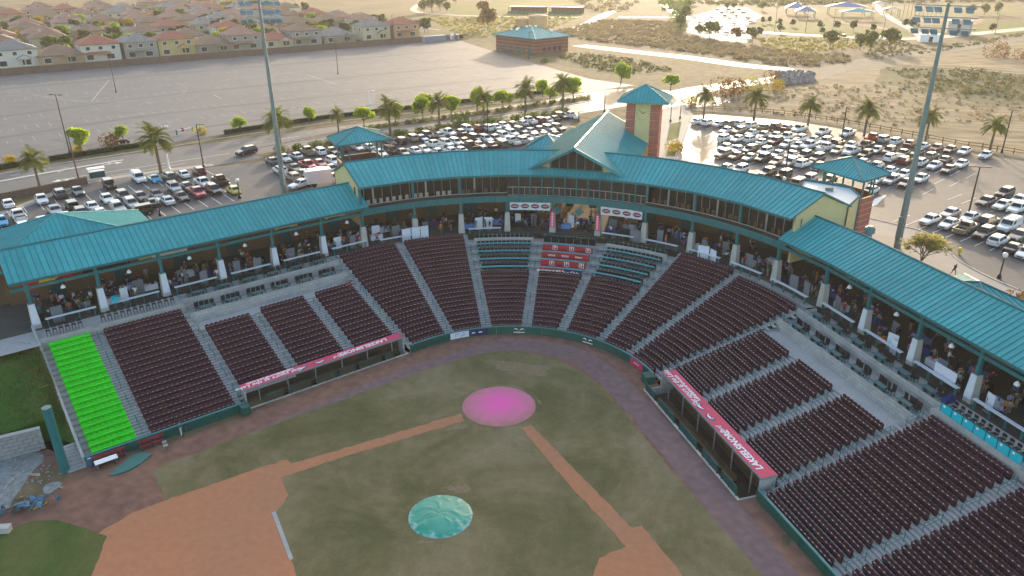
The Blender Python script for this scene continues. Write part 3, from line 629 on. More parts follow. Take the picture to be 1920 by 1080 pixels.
for key, uh, ul, sh, slw, r0, r1 in SECS:
    for i in rowlist(r0, r1):
        o = RD*i+.56
        la = LEN(sh, o) if sh is not None else LEN(uh, o)-.68; lb = LEN(slw, o) if slw is not None else LEN(ul, o)+.68
        n = int((la-lb)/.495) if key != 'lime' else 8; 
        for k in range(n):
            u = INV(la-(la-lb)*(k+.5)/n, o); SEATS.append((key, i, k, n, BP(u, o, tz(i)), NA(u)-pi/2))
near = sorted([s for s in SEATS if s[0] != 'lime' and inview(s[4], 8)], key=lambda s: (s[4]-CAM).length)[:300]
nid = {(s[0], s[1], s[2]) for s in near}
vs, fs, ms = [], [], []
for key, i, k, n, p, rz in SEATS:
    if key == 'lime':
        put('lime_seat', lime_me, None, False, p, rz, f'bright lime green plastic seat, {ordn(int(i)+1)} row from the wall, {ordn(k+1)} from the grass bank', 'seat', 'bright lime green seats')
    elif (key, i, k) in nid:
        put('stadium_seat', seat_me, None, False, p, rz, f'maroon seat, {ordn(int(i)+1)} row up, {ordn(k+1)} from left aisle, {SNAME.get(key, "section "+key)}', 'seat', 'maroon stadium seats')
    elif inview(p, 120):
        c, s = cos(rz), sin(rz); b = len(vs)
        vs += [(p.x+x*c-y*s, p.y+x*s+y*c, p.z+z) for x, y, z in sm.v]; fs += [tuple(j+b for j in f) for f in sm.f]; ms += sm.m
q = MB(); q.v = vs; q.f = fs; q.m = ms; q.build('stadium_seats', smats, kind='stuff', label='rows of maroon folding seats filling the stands', cat='seats')
# odd red seat among the maroon ones
pm('bright_red', (.55, .01, .02), .5); p = un(598, 537, tz(15)+.6); e = MB()
for (x, y, zz), (a, b, c) in ((((0, .02, .62)), (.5, .08, .6)), ((0, -.2, .36), (.48, .42, .1))): e.box((x, y, zz), (a, b, c))
e.build('red_stadium_chair', 'bright_red', world=False, loc=BP(LT(3.4), RD*15+.5, tz(15)), rz=NA(150)-pi/2, label='single bright red chair at the top corner of the maroon seats', cat='chair')
# ------------------------------------------------------------------ dugouts
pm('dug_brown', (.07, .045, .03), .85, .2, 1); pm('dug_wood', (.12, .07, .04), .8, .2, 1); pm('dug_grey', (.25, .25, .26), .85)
pm('mat_green', (.01, .07, .03), .9)
def eye(m, mk, flip):
    pts = [(-.62, .0), (-.35, .26), (.1, .36), (.5, .2), (.66, -.04), (.4, .1), (.05, .13), (-.25, .02), (-.4, -.12)]
    pts = [((-x if flip else x), y) for x, y in pts]
    mk.poly([(x*1.22, y*1.35, 0) for x, y in pts]); m.poly([(x, y, .02) for x, y in pts])
    cx = -.32 if not flip else .32
    ring_ = [(cx+.22*cos(2*pi*i/14), -.02+.2*sin(2*pi*i/14)) for i in range(14)]; mk.poly([(x, y, .03) for x, y in ring_]); m.poly([(cx+.1*cos(2*pi*i/10), -.0+.09*sin(2*pi*i/10), .045) for i in range(10)])
for side, t0, t1, lab in (('L', 2.45, 22.3, 'first-base dugout with long pink roof banner'), ('R', 1.1, 20.7, 'third-base dugout with long pink roof banner, right of home plate')):
    U = LT if side == 'L' else RTt
    of, ob, orr = (.95, 2.2, .15) if side == 'L' else (.35, 1.95, -1.6)
    ua, ub = sorted((U(t0), U(t1)))
    b0 = BP((ua+ub)/2, 0); dg = thing('dugout', lab, 'dugout', (b0.x, b0.y, 0))
    m = MB(); rbox(m, ua, ub, of-.07, ob+.04, 1.72, 1.92); rf = m.build('roof', 'dug_grey', dg)
    m = MB(); rbox(m, ua+.06, ub-.06, of, ob, 1.92, 1.95); bn = m.build('roof_banner', 'pink_red', dg)
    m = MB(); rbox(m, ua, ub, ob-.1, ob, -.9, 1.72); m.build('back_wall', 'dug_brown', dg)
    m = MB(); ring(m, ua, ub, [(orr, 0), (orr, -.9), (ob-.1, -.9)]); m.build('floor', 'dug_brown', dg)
    for u in (ua+.1, ub-.1):
        m = MB(); rbox(m, u-.09, u+.09, of-.1, ob, -.9, 1.72); m.build('end_wall', 'concrete', dg)
        m = MB(); rbox(m, u-.09, u+.09, orr, of-.1, -.9, .03); m.build('side_wall', 'concrete', dg)
    m = MB(); rbox(m, ua+.4, ub-.4, ob-.75, ob-.3, -.5, -.42); rbox(m, ua+.4, ub-.4, ob-.3, ob-.22, -.42, .1); bnch = m.build('bench', 'dug_wood', dg)
    if side == 'R': m = MB(); rbox(m, ua+3, ub-2.5, -.5, -.15, -.5, -.42); rbox(m, ua+3, ub-2.5, -.15, -.1, -.9, .05); m.build('bench', 'dug_wood', dg)
    for k in range(6):
        u = ua+(ub-ua)*(k+.5)/6; m = MB(); obox(m, u, of+.1, -.9, .1, .1, 2.6); m.build('post', 'dug_grey', dg)
    segs = ((.1, .16), (.19, .33), (.36, .46), (.48, .60), (.64, .76), (.80, .9)) if side == 'L' else ((.02, .13), (.18, .36), (.42, .60), (.66, .8), (.84, .97))
    for a, b in segs:
        sa, sb = sorted((U(t0+(t1-t0)*a), U(t0+(t1-t0)*b)))
        m = MB(); rbox(m, sa, sb, orr-.12, orr-.04, .88, 1.02); rbox(m, sa, sb, orr-.10, orr-.06, .12, .2)
        for k in range(3): obox(m, sa+(sb-sa)*k/2, orr-.08, 0, .09, .09, .95)
        rr_ = m.build('rail', 'green_pad', dg)
        m = MB(); rbox(m, sa+.05, sb-.05, orr-.085, orr-.075, .2, .88); m.build('screen', 'teal_dark' if side == 'R' else 'dug_brown', rr_)
    m = MB(); rbox(m, ua, ub, orr-.25, orr+.02, -.02, .04); m.build('kerb_edge', 'kerb', dg)
    nrm = Vector((cos(NA(ua+.1)), sin(NA(ua+.1)), 0)); up_ = -nrm; ax = up_.cross(Vector((0, 0, 1)))   # readable from the seats
    def lay(s, t, o, size, shear, bold=.012):
        frame_obj('lettering', text_mesh(s, size, shear, bold), 'white', BP(U(t), of+o*.82, 1.965), ax, up_, bn)
    f = lambda q: t0+(t1-t0)*q
    if side == 'L':
        lay('Get yours at the Lake', f(.84), .5, .86, .3); lay('LakeElsinoreFord.com', f(.83), 1.15, .6, 0, .02); lay('LAKEELSINORE', f(.26), .75, .95, .15, .03); lay('Ford', f(.42), .55, .7, .35); te = f(.6)
    else:
        lay('Get yours at the Lake', f(.19), .5, .86, .3); lay('LakeElsinoreFord.com', f(.2), 1.15, .6, 0, .02); lay('LAKEELSINORE', f(.78), .75, .95, .15, .03); lay('Ford', f(.61), .55, .7, .35); te = f(.44)
    for k, fl in ((-1, True), (1, False)):
        a_, b_ = MB(), MB(); eye(a_, b_, fl); pos = BP(U(te+k*1.05), of+.62, 1.96)
        frame_obj('eye_emblem_outline', b_.mesh('e', 'navy'), 'navy', pos, ax, up_, bn); frame_obj('eye_emblem', a_.mesh('e', 'white'), 'white', pos+Vector((0, 0, .004)), ax, up_, bn)
# signs on the wall
for u, wd, mt, nm, lab in ((128.5, 2.6, 'white_sheet', 'wall_banner', 'pale blue and white sponsor banner on the green wall left of home'), (121, 3.0, 'navy', 'wall_banner', 'navy sponsor banner with two white wordmarks on backstop wall'), (44.5, 2.3, 'pink_red', 'wall_banner', 'red sponsor banner on the green wall right of home')):
    k = math.degrees(wd/2/R0); m = MB(); rbox(m, u-k, u+k, -.2, -.165, .1, .95); bn = m.build(nm, mt, label=lab, cat='banner'); ax = Vector((sin(NA(u)), -cos(NA(u)), 0))
    q = MB(); rw = random.Random(int(u))
    for j in range(26 if mt == 'white_sheet' else 2):
        if mt == 'white_sheet':
            x = -wd/2+.15+rw.random()*(wd-.5); y = rw.uniform(-.3, .3); q.quad((x, y, 0), (x+rw.uniform(.1, .3), y, 0), (x+.2, y+.07, 0), (x, y+.07, 0))
        else: x = (-.75 if j == 0 else .75) if mt == 'navy' else 0; q.quad((x-.5, -.06, 0), (x+.5, -.06, 0), (x+.5, .08, 0), (x-.5, .08, 0))
    frame_obj('print', q.mesh('p', 'white'), 'white' if mt != 'white_sheet' else pm('lilac', (.25, .25, .55), .7), BP(u, -.215, .52), ax, (0, 0, 1), bn)
for u in (102.5, 71.5):
    m = MB(); a_, b_ = MB(), MB(); ax = Vector((sin(NA(u)), -cos(NA(u)), 0))
    for k, fl in ((-1, True), (1, False)):
        e_, f_ = MB(), MB(); eye(e_, f_, fl); m.v += [(x*.4+k*.38, y*.5+.1, z) for x, y, z in e_.v] if False else []
        m.add([(x*.42+k*.4, y*.55+.12, z*.1) for x, y, z in e_.v], e_.f)
    m.quad((-.7, -.3, 0), (.7, -.3, 0), (.7, -.2, 0), (-.7, -.2, 0))
    frame_obj('wall_emblem', m.mesh('e', 'white'), 'white', BP(u, -.19, .5), ax, (0, 0, 1), label=f'small white eyes emblem on the green wall {"behind home plate" if u > 90 else "right of home plate"}', cat='emblem')
# ------------------------------------------------------------------ roofs
def seam_panels(roof, e0, e1, r0, r1, n, mat=('teal_roof', 'teal_seam')):
    """n standing-seam sheets between eave e0-e1 and ridge r0-r1, each an own mesh under roof"""
    e0, e1, r0, r1 = (Vector(q) for q in (e0, e1, r0, r1)); nm = (e1-e0).cross(r0-e0)
    if nm.length < 1e-6: nm = (e1-e0).cross(r1-e0)
    nm.normalize()
    if nm.z < 0: nm = -nm
    for i in range(n):
        a, b, c, d = e0.lerp(e1, i/n), e0.lerp(e1, (i+1)/n), r0.lerp(r1, (i+1)/n), r0.lerp(r1, i/n)
        t = (e1-e0).normalized()*.035; m = MB(); up = nm*.03; k = nm*.095
        m.hexa([a, b, c, d, a+up, b+up, c+up, d+up], 0)
        m.hexa([a+up*.9, a+t*2+up*.9, d+t*2+up*.9, d+up*.9, a+k, a+t*2+k, d+t*2+k, d+k], 1)
        m.build('roof_panel', list(mat), roof)
def fascia(name, pts, z0, z1, th, mat, parent):
    m = MB()
    for a, b in zip(pts, pts[1:]):
        a, b = Vector(a), Vector(b); d = (b-a); d.z = 0; d.normalize(); n = Vector((-d.y, d.x, 0))*th/2
        m.hexa([a-n+Vector((0, 0, z0)), b-n+Vector((0, 0, z0)), b+n+Vector((0, 0, z0)), a+n+Vector((0, 0, z0)), a-n+Vector((0, 0, z1)), b-n+Vector((0, 0, z1)), b+n+Vector((0, 0, z1)), a+n+Vector((0, 0, z1))])
    return m.build(name, mat, parent)
def hip_roof(root, c, d1, d2, w1, w2, ze, za, n1, n2, name='roof', mat=('teal_roof', 'teal_seam'), hip='teal_metal', over=0):
    c = Vector((c[0], c[1], 0)); d1 = Vector((*d1, 0)).normalized(); d2 = Vector((*d2, 0)).normalized()
    cs = [c+d1*sx*w1/2+d2*sy*w2/2+Vector((0, 0, ze)) for sx, sy in ((-1, -1), (1, -1), (1, 1), (-1, 1))]; ap = c+Vector((0, 0, za))
    m = MB(); 
    for i in range(4): a, b = cs[i], cs[(i+1) % 4]; dn = Vector((0, 0, -.22)); m.quad(a+dn, b+dn, b, a)
    m.poly([q+Vector((0, 0, -.2)) for q in cs]); rf = m.build(name, hip, root)
    for i in range(4):
        a, b = cs[i], cs[(i+1) % 4]; n = n1 if i % 2 == 0 else n2
        ed = (b-a).normalized(); nm = (b-a).cross(ap-a).normalized(); nm = nm if nm.z > 0 else -nm; L_ = (b-a).length; S = (ap-(a+b)/2)
        for k in range(n):   # strips running up the slope, clipped by the hips
            f0, f1 = k/n, (k+1)/n; h = lambda f: 2*min(f, 1-f)
            p0, p1 = a.lerp(b, f0), a.lerp(b, f1); q0, q1 = p0+S*h(f0), p1+S*h(f1); up = nm*.03; kk = nm*.09; t = ed*.06
            mm = MB(); pts = [p0, p1, q1, q0] if h(f0) > 0 and h(f1) > 0 else [p0, p1, q1] if h(f0) == 0 else [p0, p1, q0]
            if (f0 < .5 < f1): pts = [p0, p1, q1, ap, q0]
            vs = [q+up for q in pts]; mm.add(vs, [tuple(range(len(vs)))], 0)
            if h(f0) > 0: mm.hexa([p0+up*.5, p0+t+up*.5, q0+t+up*.5, q0+up*.5, p0+kk, p0+t+kk, q0+t+kk, q0+kk], 1)
            mm.build('roof_panel', list(mat), rf)
    for q in cs:
        mm = MB(); mm.tube(q+Vector((0, 0, .06)), ap+Vector((0, 0, .08)), .12, .12, 6); mm.build('hip_cap', hip, rf)
    return rf
pm('teal_cap', (.05, .28, .28), .4, .08, 1)
COLS_ARC = [138.0-10.3*k for k in range(10)]
def column(root, u, z1, wrap, o=21.3):
    m = MB(); obox(m, u, o, 9.3, .34, .34, z1-9.3); obox(m, u, o, 9.3, .6, .6, .12); cl = m.build('column', 'teal_metal', root)
    p = BP(u, o); a = NA(u)-pi/2; m = MB()
    pts = lambda s, z: [(p.x+x*s*cos(a)-y*s*sin(a), p.y+x*s*sin(a)+y*s*cos(a), z) for x, y in ((-1, -1), (1, -1), (1, 1), (-1, 1))]
    m.hexa(pts(.46, 6.4)+pts(.33, 9.35)); m.build('pier', 'pier', cl)
    if wrap:
        q = lambda x, y, z: (p.x+x*cos(a)-y*sin(a), p.y+x*sin(a)+y*cos(a), z)
        m = MB(); m.hexa([q(-.42, -.52, 6.9), q(.42, -.52, 6.9), q(.42, -.47, 6.9), q(-.42, -.47, 6.9), q(-.3, -.39, 9.3), q(.3, -.39, 9.3), q(.3, -.34, 9.3), q(-.3, -.34, 9.3)]); m.build('pier_wrap', 'white_sheet', cl)
def canopy(lab, st, cols, nwrap, side):
    b0 = BP(st[len(st)//2], 21); root = thing('concourse_canopy', lab, 'canopy', (b0.x, b0.y, ZC))
    E, R_, Bk = (20.75, 12.25), (25.8, 14.58), (30.6, 12.35)
    m = MB()
    for a, b in zip(st, st[1:]):
        m.quad(BP(a, *R_), BP(b, *R_), BP(b, *Bk), BP(a, *Bk)); m.quad(BP(a, E[0]+.1, E[1]-.12), BP(b, E[0]+.1, E[1]-.12), BP(b, R_[0], R_[1]-.15), BP(a, R_[0], R_[1]-.15))
    rf = m.build('roof', 'teal_roof', root)
    for a, b in zip(st, st[1:]):
        e0, e1 = BP(a, *E), BP(b, *E); seam_panels(rf, e0, e1, BP(a, *R_), BP(b, *R_), max(2, round((e1-e0).length/.62)))
    fascia('fascia', [BP(u, E[0]-.03, 0) for u in st], E[1]-.26, E[1]+.02, .1, 'teal_metal', root)
    m = MB()
    for a, b in zip(st, st[1:]): m.tube(BP(a, R_[0], R_[1]+.06), BP(b, R_[0], R_[1]+.06), .14, n=6)
    m.build('ridge_cap', 'teal_metal', root)
    fascia('eave_beam', [BP(u, 21.3, 0) for u in st], 11.05, 11.4, .25, 'teal_metal', root)
    for i, u in enumerate(cols):
        column(root, u, 12.2, i in nwrap)
        m = MB(); m.tube(BP(u, 21.3, 11.9), BP(u, 29.6, 12.2), .12, n=5); m.tube(BP(u, 21.3, 10.4), BP(u, 23.2, 11.95), .07, n=5); m.build('rafter', 'teal_metal', root)
    for a, b in zip(st, st[1:]): 
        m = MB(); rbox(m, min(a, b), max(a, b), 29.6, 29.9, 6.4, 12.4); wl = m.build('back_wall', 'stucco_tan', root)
        for z in (8.6, 9.7, 10.8, 11.7):
            l0, l1 = sorted((LEN(a, 29.6), LEN(b, 29.6))); n = max(1, int((l1-l0)/3.5))
            for k in range(n):
                m = MB(); rbox(m, *sorted((INV(l0+(l1-l0)*(k+.04)/n, 29.6), INV(l0+(l1-l0)*(k+.96)/n, 29.6))), 29.5, 29.6, z, z+.75); m.build('wall_course', 'brick_dark' if k % 5 else 'stucco', wl)
        n = max(1, int((l1-l0)/7))
        for k in range(n):
            u = INV(l0+(l1-l0)*(k+.3)/n, 29.6); m = MB(); obox(m, u, 29.52, 6.4, 1.8, .2, 2.3); m.build('door', 'teal_dark', wl)
    return root
canL = canopy('long teal metal canopy over the first-base concourse', [138.0, LT(2.7), LT(39.3)], [LT(2.75+7*k) for k in range(6)], range(6), 'L')
canR = canopy('long teal metal canopy over the third-base concourse at right', [45.0, 32.8, RTt(64)], [33.0]+[RTt(6.8+7.2*k) for k in range(7)], range(1, 8), 'R')
# gable ends of the canopies
m = MB(); u = LT(39.15); m.add([BP(u, 21, 12.1), BP(u, 30.4, 12.1), BP(u, 25.8, 14.45)], [(0, 1, 2)]); m.build('gable_end', 'stucco', canL)
# ------------------------------------------------------------------ suite level
ST = [139.4, 127.7, 117.35, 107.0, 96.8, 86.6, 76.1, 65.4, 55.1, 43.6]
b0 = BP(91, 24); suite = thing('suite_building', 'curved suite level with teal roof and windows above the concourse', 'building', (b0.x, b0.y, ZC))
E, R_, Bk = (21.35, 15.0), (26.55, 17.4), (31.7, 15.0)
m = MB()
for a, b in zip(ST, ST[1:]):
    m.quad(BP(a, *R_), BP(b, *R_), BP(b, *Bk), BP(a, *Bk)); m.quad(BP(a, E[0]+.1, E[1]-.12), BP(b, E[0]+.1, E[1]-.12), BP(b, R_[0], R_[1]-.15), BP(a, R_[0], R_[1]-.15))
rf = m.build('roof', 'teal_roof', suite)
for a, b in zip(ST, ST[1:]): seam_panels(rf, BP(a, *E), BP(b, *E), BP(a, *R_), BP(b, *R_), 11)
fascia('fascia', [BP(u, E[0]-.03) for u in ST], 14.72, 15.03, .1, 'teal_metal', suite)
m = MB()
for a, b in zip(ST, ST[1:]): m.tube(BP(a, R_[0], R_[1]+.06), BP(b, R_[0], R_[1]+.06), .14, n=6)
m.build('ridge_cap', 'teal_metal', suite)
for u, s in ((139.1, 1), (43.9, -1)):
    m = MB(); pts = [(22.4, 9), (31.3, 9), (31.3, 15.05), (26.55, 17.2), (22.4, 15.3)]
    a = [BP(u, o, z) for o, z in pts]; b = [BP(u-s*.4, o, z) for o, z in pts]; n = len(pts)
    m.add(a+b, [tuple(range(n)), tuple(range(2*n-1, n-1, -1))]+[(i, (i+1) % n, n+(i+1) % n, n+i) for i in range(n)]); m.build('end_wall', 'stucco', suite)
    m = MB(); m.tube(BP(u+s*.3, *E), BP(u+s*.3, *R_), .13, n=5); m.tube(BP(u+s*.3, *R_), BP(u+s*.3, *Bk), .13, n=5); m.build('barge_board', 'teal_metal', suite)
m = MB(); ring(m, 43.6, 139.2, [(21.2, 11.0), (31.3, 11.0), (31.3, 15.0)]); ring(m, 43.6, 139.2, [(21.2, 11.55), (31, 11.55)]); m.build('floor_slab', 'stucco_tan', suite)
for k in range(9):
    a, b = ST[k], ST[k+1]
    for j in range(4):   # fascia plates
        ua, ub = a+(b-a)*(j+.015)/4, a+(b-a)*(j+.985)/4; m = MB(); rbox(m, min(ua, ub), max(ua, ub), 21.05, 21.2, 10.95, 11.75); m.build('fascia_plate', 'teal_metal', suite)
m = MB(); rbox(m, 43.6, 139.4, 20.98, 21.22, 11.75, 11.86); m.build('ledge', 'rail_teal', suite)
pm('mullion', (.38, .37, .35), .6); pm('curtain', (.25, .22, .2), .8, .2, 2)
for k in range(9):
    a, b = ST[k], ST[k+1]; L0, L1 = LEN(a, 22), LEN(b, 22)
    if 3 <= k <= 5:
        for j in range(4):
            ua, ub = a+(b-a)*j/4, a+(b-a)*(j+1)/4; lo, hi = sorted((ua, ub)); d = (hi-lo)*.06
            m = MB(); rbox(m, lo-d*.8, lo+d*.8, 21.25, 21.5, 11.86, 14.85); wn = m.build('window', 'teal_metal', suite)
            for z0, z1, x0, x1 in ((13.2, 14.75, 0, 1), (11.95, 13.1, 0, .5), (11.95, 13.1, .5, 1)):
                m = MB(); rbox(m, lo+d+(hi-lo-2*d)*x0+.01, lo+d+(hi-lo-2*d)*x1-.01, 21.42, 21.46, z0, z1); m.build('pane', 'glass_smoke', wn)
            m = MB(); rbox(m, lo+d, hi-d, 21.36, 21.42, 13.1, 13.18); rbox(m, (lo+hi)/2-.04, (lo+hi)/2+.04, 21.36, 21.42, 11.9, 13.1); rbox(m, lo+d, hi-d, 21.36, 21.42, 11.9, 11.96); m.build('mullion', 'mullion', wn)
        column(suite, a, 11.0, False)
        continue
    m = MB(); obox(m, a, 21.4, 11.86, .3, .3, 3.0); m.build('post', 'teal_metal', suite); column(suite, a, 11.0, False)
    lo, hi = sorted((a, b)); n = 6
    for j in range(n):
        ua, ub = lo+(hi-lo)*j/n, lo+(hi-lo)*(j+1)/n; wide = j in (3, 4) and (j == 3)
        m = MB(); rbox(m, ua+.06, ub-.06, 23.4, 23.45, 11.6, 14.6); wn = m.build('window', 'glass_smoke', suite)
        m = MB(); w_ = .06 if j != 4 else .34; rbox(m, ua-w_*.5, ua+w_*.5, 23.28, 23.4, 11.6, 14.75); m.build('mullion', 'mullion', wn)
    m = MB(); rbox(m, lo, hi, 21.12, 21.15, 11.86, 12.35); m.build('glass_rail', 'glass_smoke', suite); m = MB(); rbox(m, lo, hi, 21.08, 21.18, 12.35, 12.42); m.build('top_rail', 'mullion', suite)
column(suite, ST[-1]+1.5, 11.0, False)
# suite balcony chairs: light backs at left, dark at right
pm('chair_pale', (.42, .36, .3), .7); pm('chair_brown', (.12, .07, .045), .7)
def box_chair(name, mback):
    m = MB(); m.box((0, 0, .45), (.5, .5, .08)); m.box((0, .24, .78), (.5, .07, .62))
    for x in (-.2, .2):
        for y in (-.2, .2): m.box((x, y, .2), (.05, .05, .42))
    return m.mesh(name, mback)
ch_p, ch_b, ch_k = box_chair('suite_chair', 'chair_pale'), box_chair('suite_chair', 'chair_brown'), box_chair('box_chair', 'seat_black')
nb = 0
for k in (0, 1, 2, 6, 7, 8):
    for j in range(8):
        if j in (3, 7) and k != 0: continue
        u = ST[k]+(ST[k+1]-ST[k])*(j+.7)/8.4
        put('suite_chair', ch_p if k in (0, 1) else ch_b, None, False, BP(u, 22.3, 11.55), NA(u)-pi/2, f'{"pale" if k < 2 else "brown"} balcony chair, {ordn(j+1)} from left in the {ordn(k+1)} suite bay', 'chair', 'suite balcony chairs')
# ------------------------------------------------------------------ central gable
GX, GY0, GY1, GZ, GS, GW = -.55, 37.9, 66.0, 19.25, .53, 7.75
gab = thing('entry_gable', 'tall teal gable roof with dark glazed front above the entrance', 'building', (GX, 50, ZG))
zr = lambda dx: GZ-GS*abs(dx)
m = MB()
for s in (-1, 1): m.quad((GX, GY0, GZ-.12), (GX+s*GW, GY0+.9, zr(GW)-.12), (GX+s*GW, GY1, zr(GW)-.12), (GX, GY1, GZ-.12))
rf = m.build('roof', 'teal_metal', gab)
for s in (-1, 1): seam_panels(rf, (GX+s*GW, GY0+.9, zr(GW)), (GX+s*GW, GY1, zr(GW)), (GX, GY0, GZ), (GX, GY1, GZ), 46)
m = MB(); m.tube((GX, GY0, GZ+.08), (GX, GY1, GZ+.08), .17, n=6); m.build('ridge_cap', 'teal_cap', gab)
for s in (-1, 1):
    m = MB(); a = Vector((GX, GY0, GZ)); b = Vector((GX+s*GW, GY0+.9, zr(GW))); dn = Vector((0, 0, -.4)); bk = Vector((0, .15, 0)); m.hexa([a+dn, b+dn, b+dn+bk, a+dn+bk, a+Vector((0, 0, .1)), b+Vector((0, 0, .1)), b+bk+Vector((0, 0, .1)), a+bk+Vector((0, 0, .1))]); m.build('barge_board', 'teal_cap' if s > 0 else 'teal_metal', gab)
yw = 39.7; m = MB(); m.add([(GX-6.9, yw, 15.35), (GX+6.9, yw, 15.35), (GX, yw, GZ-.2)], [(0, 1, 2)]); m.build('gable_wall', 'stucco', gab)
for j in range(6):
    x0, x1 = -3.8+7.6*j/6+.06, -3.8+7.6*(j+1)/6-.06; m = MB()
    pts = [(x0, 15.75), (x1, 15.75), (x1, zr(x1)-.3), (x0, zr(x0)-.3)]
    m.add([(GX+x, yw-.05, z) for x, z in pts], [(0, 1, 2, 3)]); wn = m.build('window', 'glass_smoke', gab)
    m = MB(); x = GX+x1+.06; m.box((x, yw-.08, (15.75+zr(x1)-.3)/2), (.08, .1, zr(x1)-.3-15.75)); m.build('mullion', 'rail_teal', wn)
m = MB(); m.box((GX, yw-.1, 15.68), (7.9, .16, .16)); m.box((GX-3.85, yw-.1, 16.35), (.14, .16, 1.3)); m.box((GX+3.85, yw-.1, 16.35), (.14, .16, 1.3)); m.build('window_frame', 'teal_metal', gab)
for s in (-1, 1):
    m = MB(); m.box((GX+s*6.6, 56, 10.2), (.4, 19, 9.2)); m.build('side_wall', 'stucco', gab)
    for y in (48, 57, 65.4):
        m = MB(); m.box((GX+s*4.2, y, 10.5), (.6, .6, 9.8)); m.build('post', 'brick_red', gab)
# clock tower
TX0, TX1, TY0, TY1, TZ = 3.3, 8.75, 61.3, 65.4, 22.0
tw = thing('clock_tower', 'square red clock tower with yellow clock panel and teal hip roof', 'tower', ((TX0+TX1)/2, (TY0+TY1)/2, ZG))
m = MB(); m.box(((TX0+TX1)/2, (TY0+TY1)/2, (ZG+TZ)/2), (TX1-TX0-.1, TY1-TY0-.1, TZ-ZG)); m.build('core', 'brick_line', tw)
nz = 12; hz = (TZ-.35-ZG)/nz
for k in range(nz):
    z = ZG+hz*k
    for x0, x1 in ((TX0, TX0+1.45), (TX1-1.45, TX1)) if z > 12.5 else ((TX0, TX1),):
        m = MB(); m.box(((x0+x1)/2, TY0, z+hz/2), (x1-x0, .12, hz-.11)); m.build('wall_panel', 'brick_red', tw)
    m = MB(); m.box((TX1, (TY0+TY1)/2, z+hz/2), (.12, TY1-TY0+.1, hz-.11)); m.build('wall_panel', 'brick_red', tw)
    m = MB(); m.box((TX0, (TY0+TY1)/2, z+hz/2), (.12, TY1-TY0+.1, hz-.11)); m.build('wall_panel', 'brick_red', tw)
m = MB(); m.box(((TX0+TX1)/2, TY0-.03, 17.2), (2.45, .16, 9.1)); cf = m.build('clock_panel', 'stucco', tw)
cc = Vector(((TX0+TX1)/2, TY0-.13, 20.1)); m = MB(); pm('clock_tick', (.28, .23, .13), .8)
for h in range(12):
    a = pi/2-h*pi/6; p = cc+Vector((1.0*cos(a), 0, 1.0*sin(a))); m.box(p, (.13, .03, .13))
m.build('numerals', 'clock_tick', cf)
for a, l_, w_ in ((radians(138), .9, .08), (radians(32), .58, .1)):
    m = MB(); e = cc+Vector((cos(a)*l_, -.03, sin(a)*l_)); m.tube(cc+Vector((0, -.03, 0)), e, w_/2, w_/3, 6); m.build('clock_hand', 'pole_brown', cf)
m = MB(); m.box(((TX0+TX1)/2, (TY0+TY1)/2, TZ-.1), (TX1-TX0-.5, TY1-TY0-.5, .5)); m.build('belfry', 'teal_dark', tw)
hip_roof(tw, ((TX0+TX1)/2, (TY0+TY1)/2), (1, 0), (0, 1), TX1-TX0+2.9, TY1-TY0+2.9, TZ+.15, TZ+2.45, 14, 12, hip='teal_cap')
# pavilions on brick stair towers
def pavilion(lab, c, d1, d2, w1, w2, ze, za, zb):
    t = thing('stair_pavilion', lab, 'pavilion', (c[0], c[1], ZG)); D1 = Vector((*d1, 0)).normalized(); D2 = Vector((*d2, 0)).normalized(); C = Vector((c[0], c[1], 0))
    hip_roof(t, c, d1, d2, w1, w2, ze, za, round(w1/.55), round(w2/.55), hip='teal_metal')
    a, b = w1/2-.9, w2/2-.9; oct_ = [C+D1*x+D2*y for x, y in ((-a, -b+1.2), (-a+1.2, -b), (a-1.2, -b), (a, -b+1.2), (a, b-1.2), (a-1.2, b), (-a+1.2, b), (-a, b-1.2))]
    m = MB(); m.prism([(p.x, p.y) for p in oct_], ZG, zb, 0, False); m.build('brick_wall', 'brick_red', t)
    inn = [C+(p-C)*.92 for p in oct_]; m = MB(); m.prism([(p.x, p.y) for p in inn][::-1], zb-1.3, zb, 0, False); m.poly([(p.x, p.y, zb-1.3) for p in inn]); m.build('inner_wall', 'brick_dark', t)
    m = MB(); n = 8
    for i in range(n): m.quad((*oct_[i].xy, zb), (*oct_[(i+1) % n].xy, zb), (*inn[(i+1) % n].xy, zb), (*inn[i].xy, zb))
    m.build('parapet_cap', 'stucco', t)
    z = ZG+.8
    while z < zb-.2:
        m = MB()
        for i in range(n): m.tube((*oct_[i].xy, z), (*oct_[(i+1) % n].xy, z), .04, n=4)
        m.build('brick_joint', 'brick_line', t); z += .85
    for i in range(n):
        m = MB(); p = inn[i]; m.box((p.x, p.y, (zb-1+ze)/2), (.2, .2, ze-zb+1), atan2(D1.y, D1.x)); m.build('post', 'teal_metal', t)
pavilion('teal hip-roofed stair pavilion at the right end of the suites', (37.7, 50.6), (.62, .78), (-.685, .73), 7.05, 9.5, 15.5, 17.35, 12.4)
pavilion('teal hip-roofed stair pavilion left of the suites by the car park', (-40.45, 49.4), (.66, .75), (-.65, .76), 9.6, 7.4, 16.0, 17.85, 12.6)
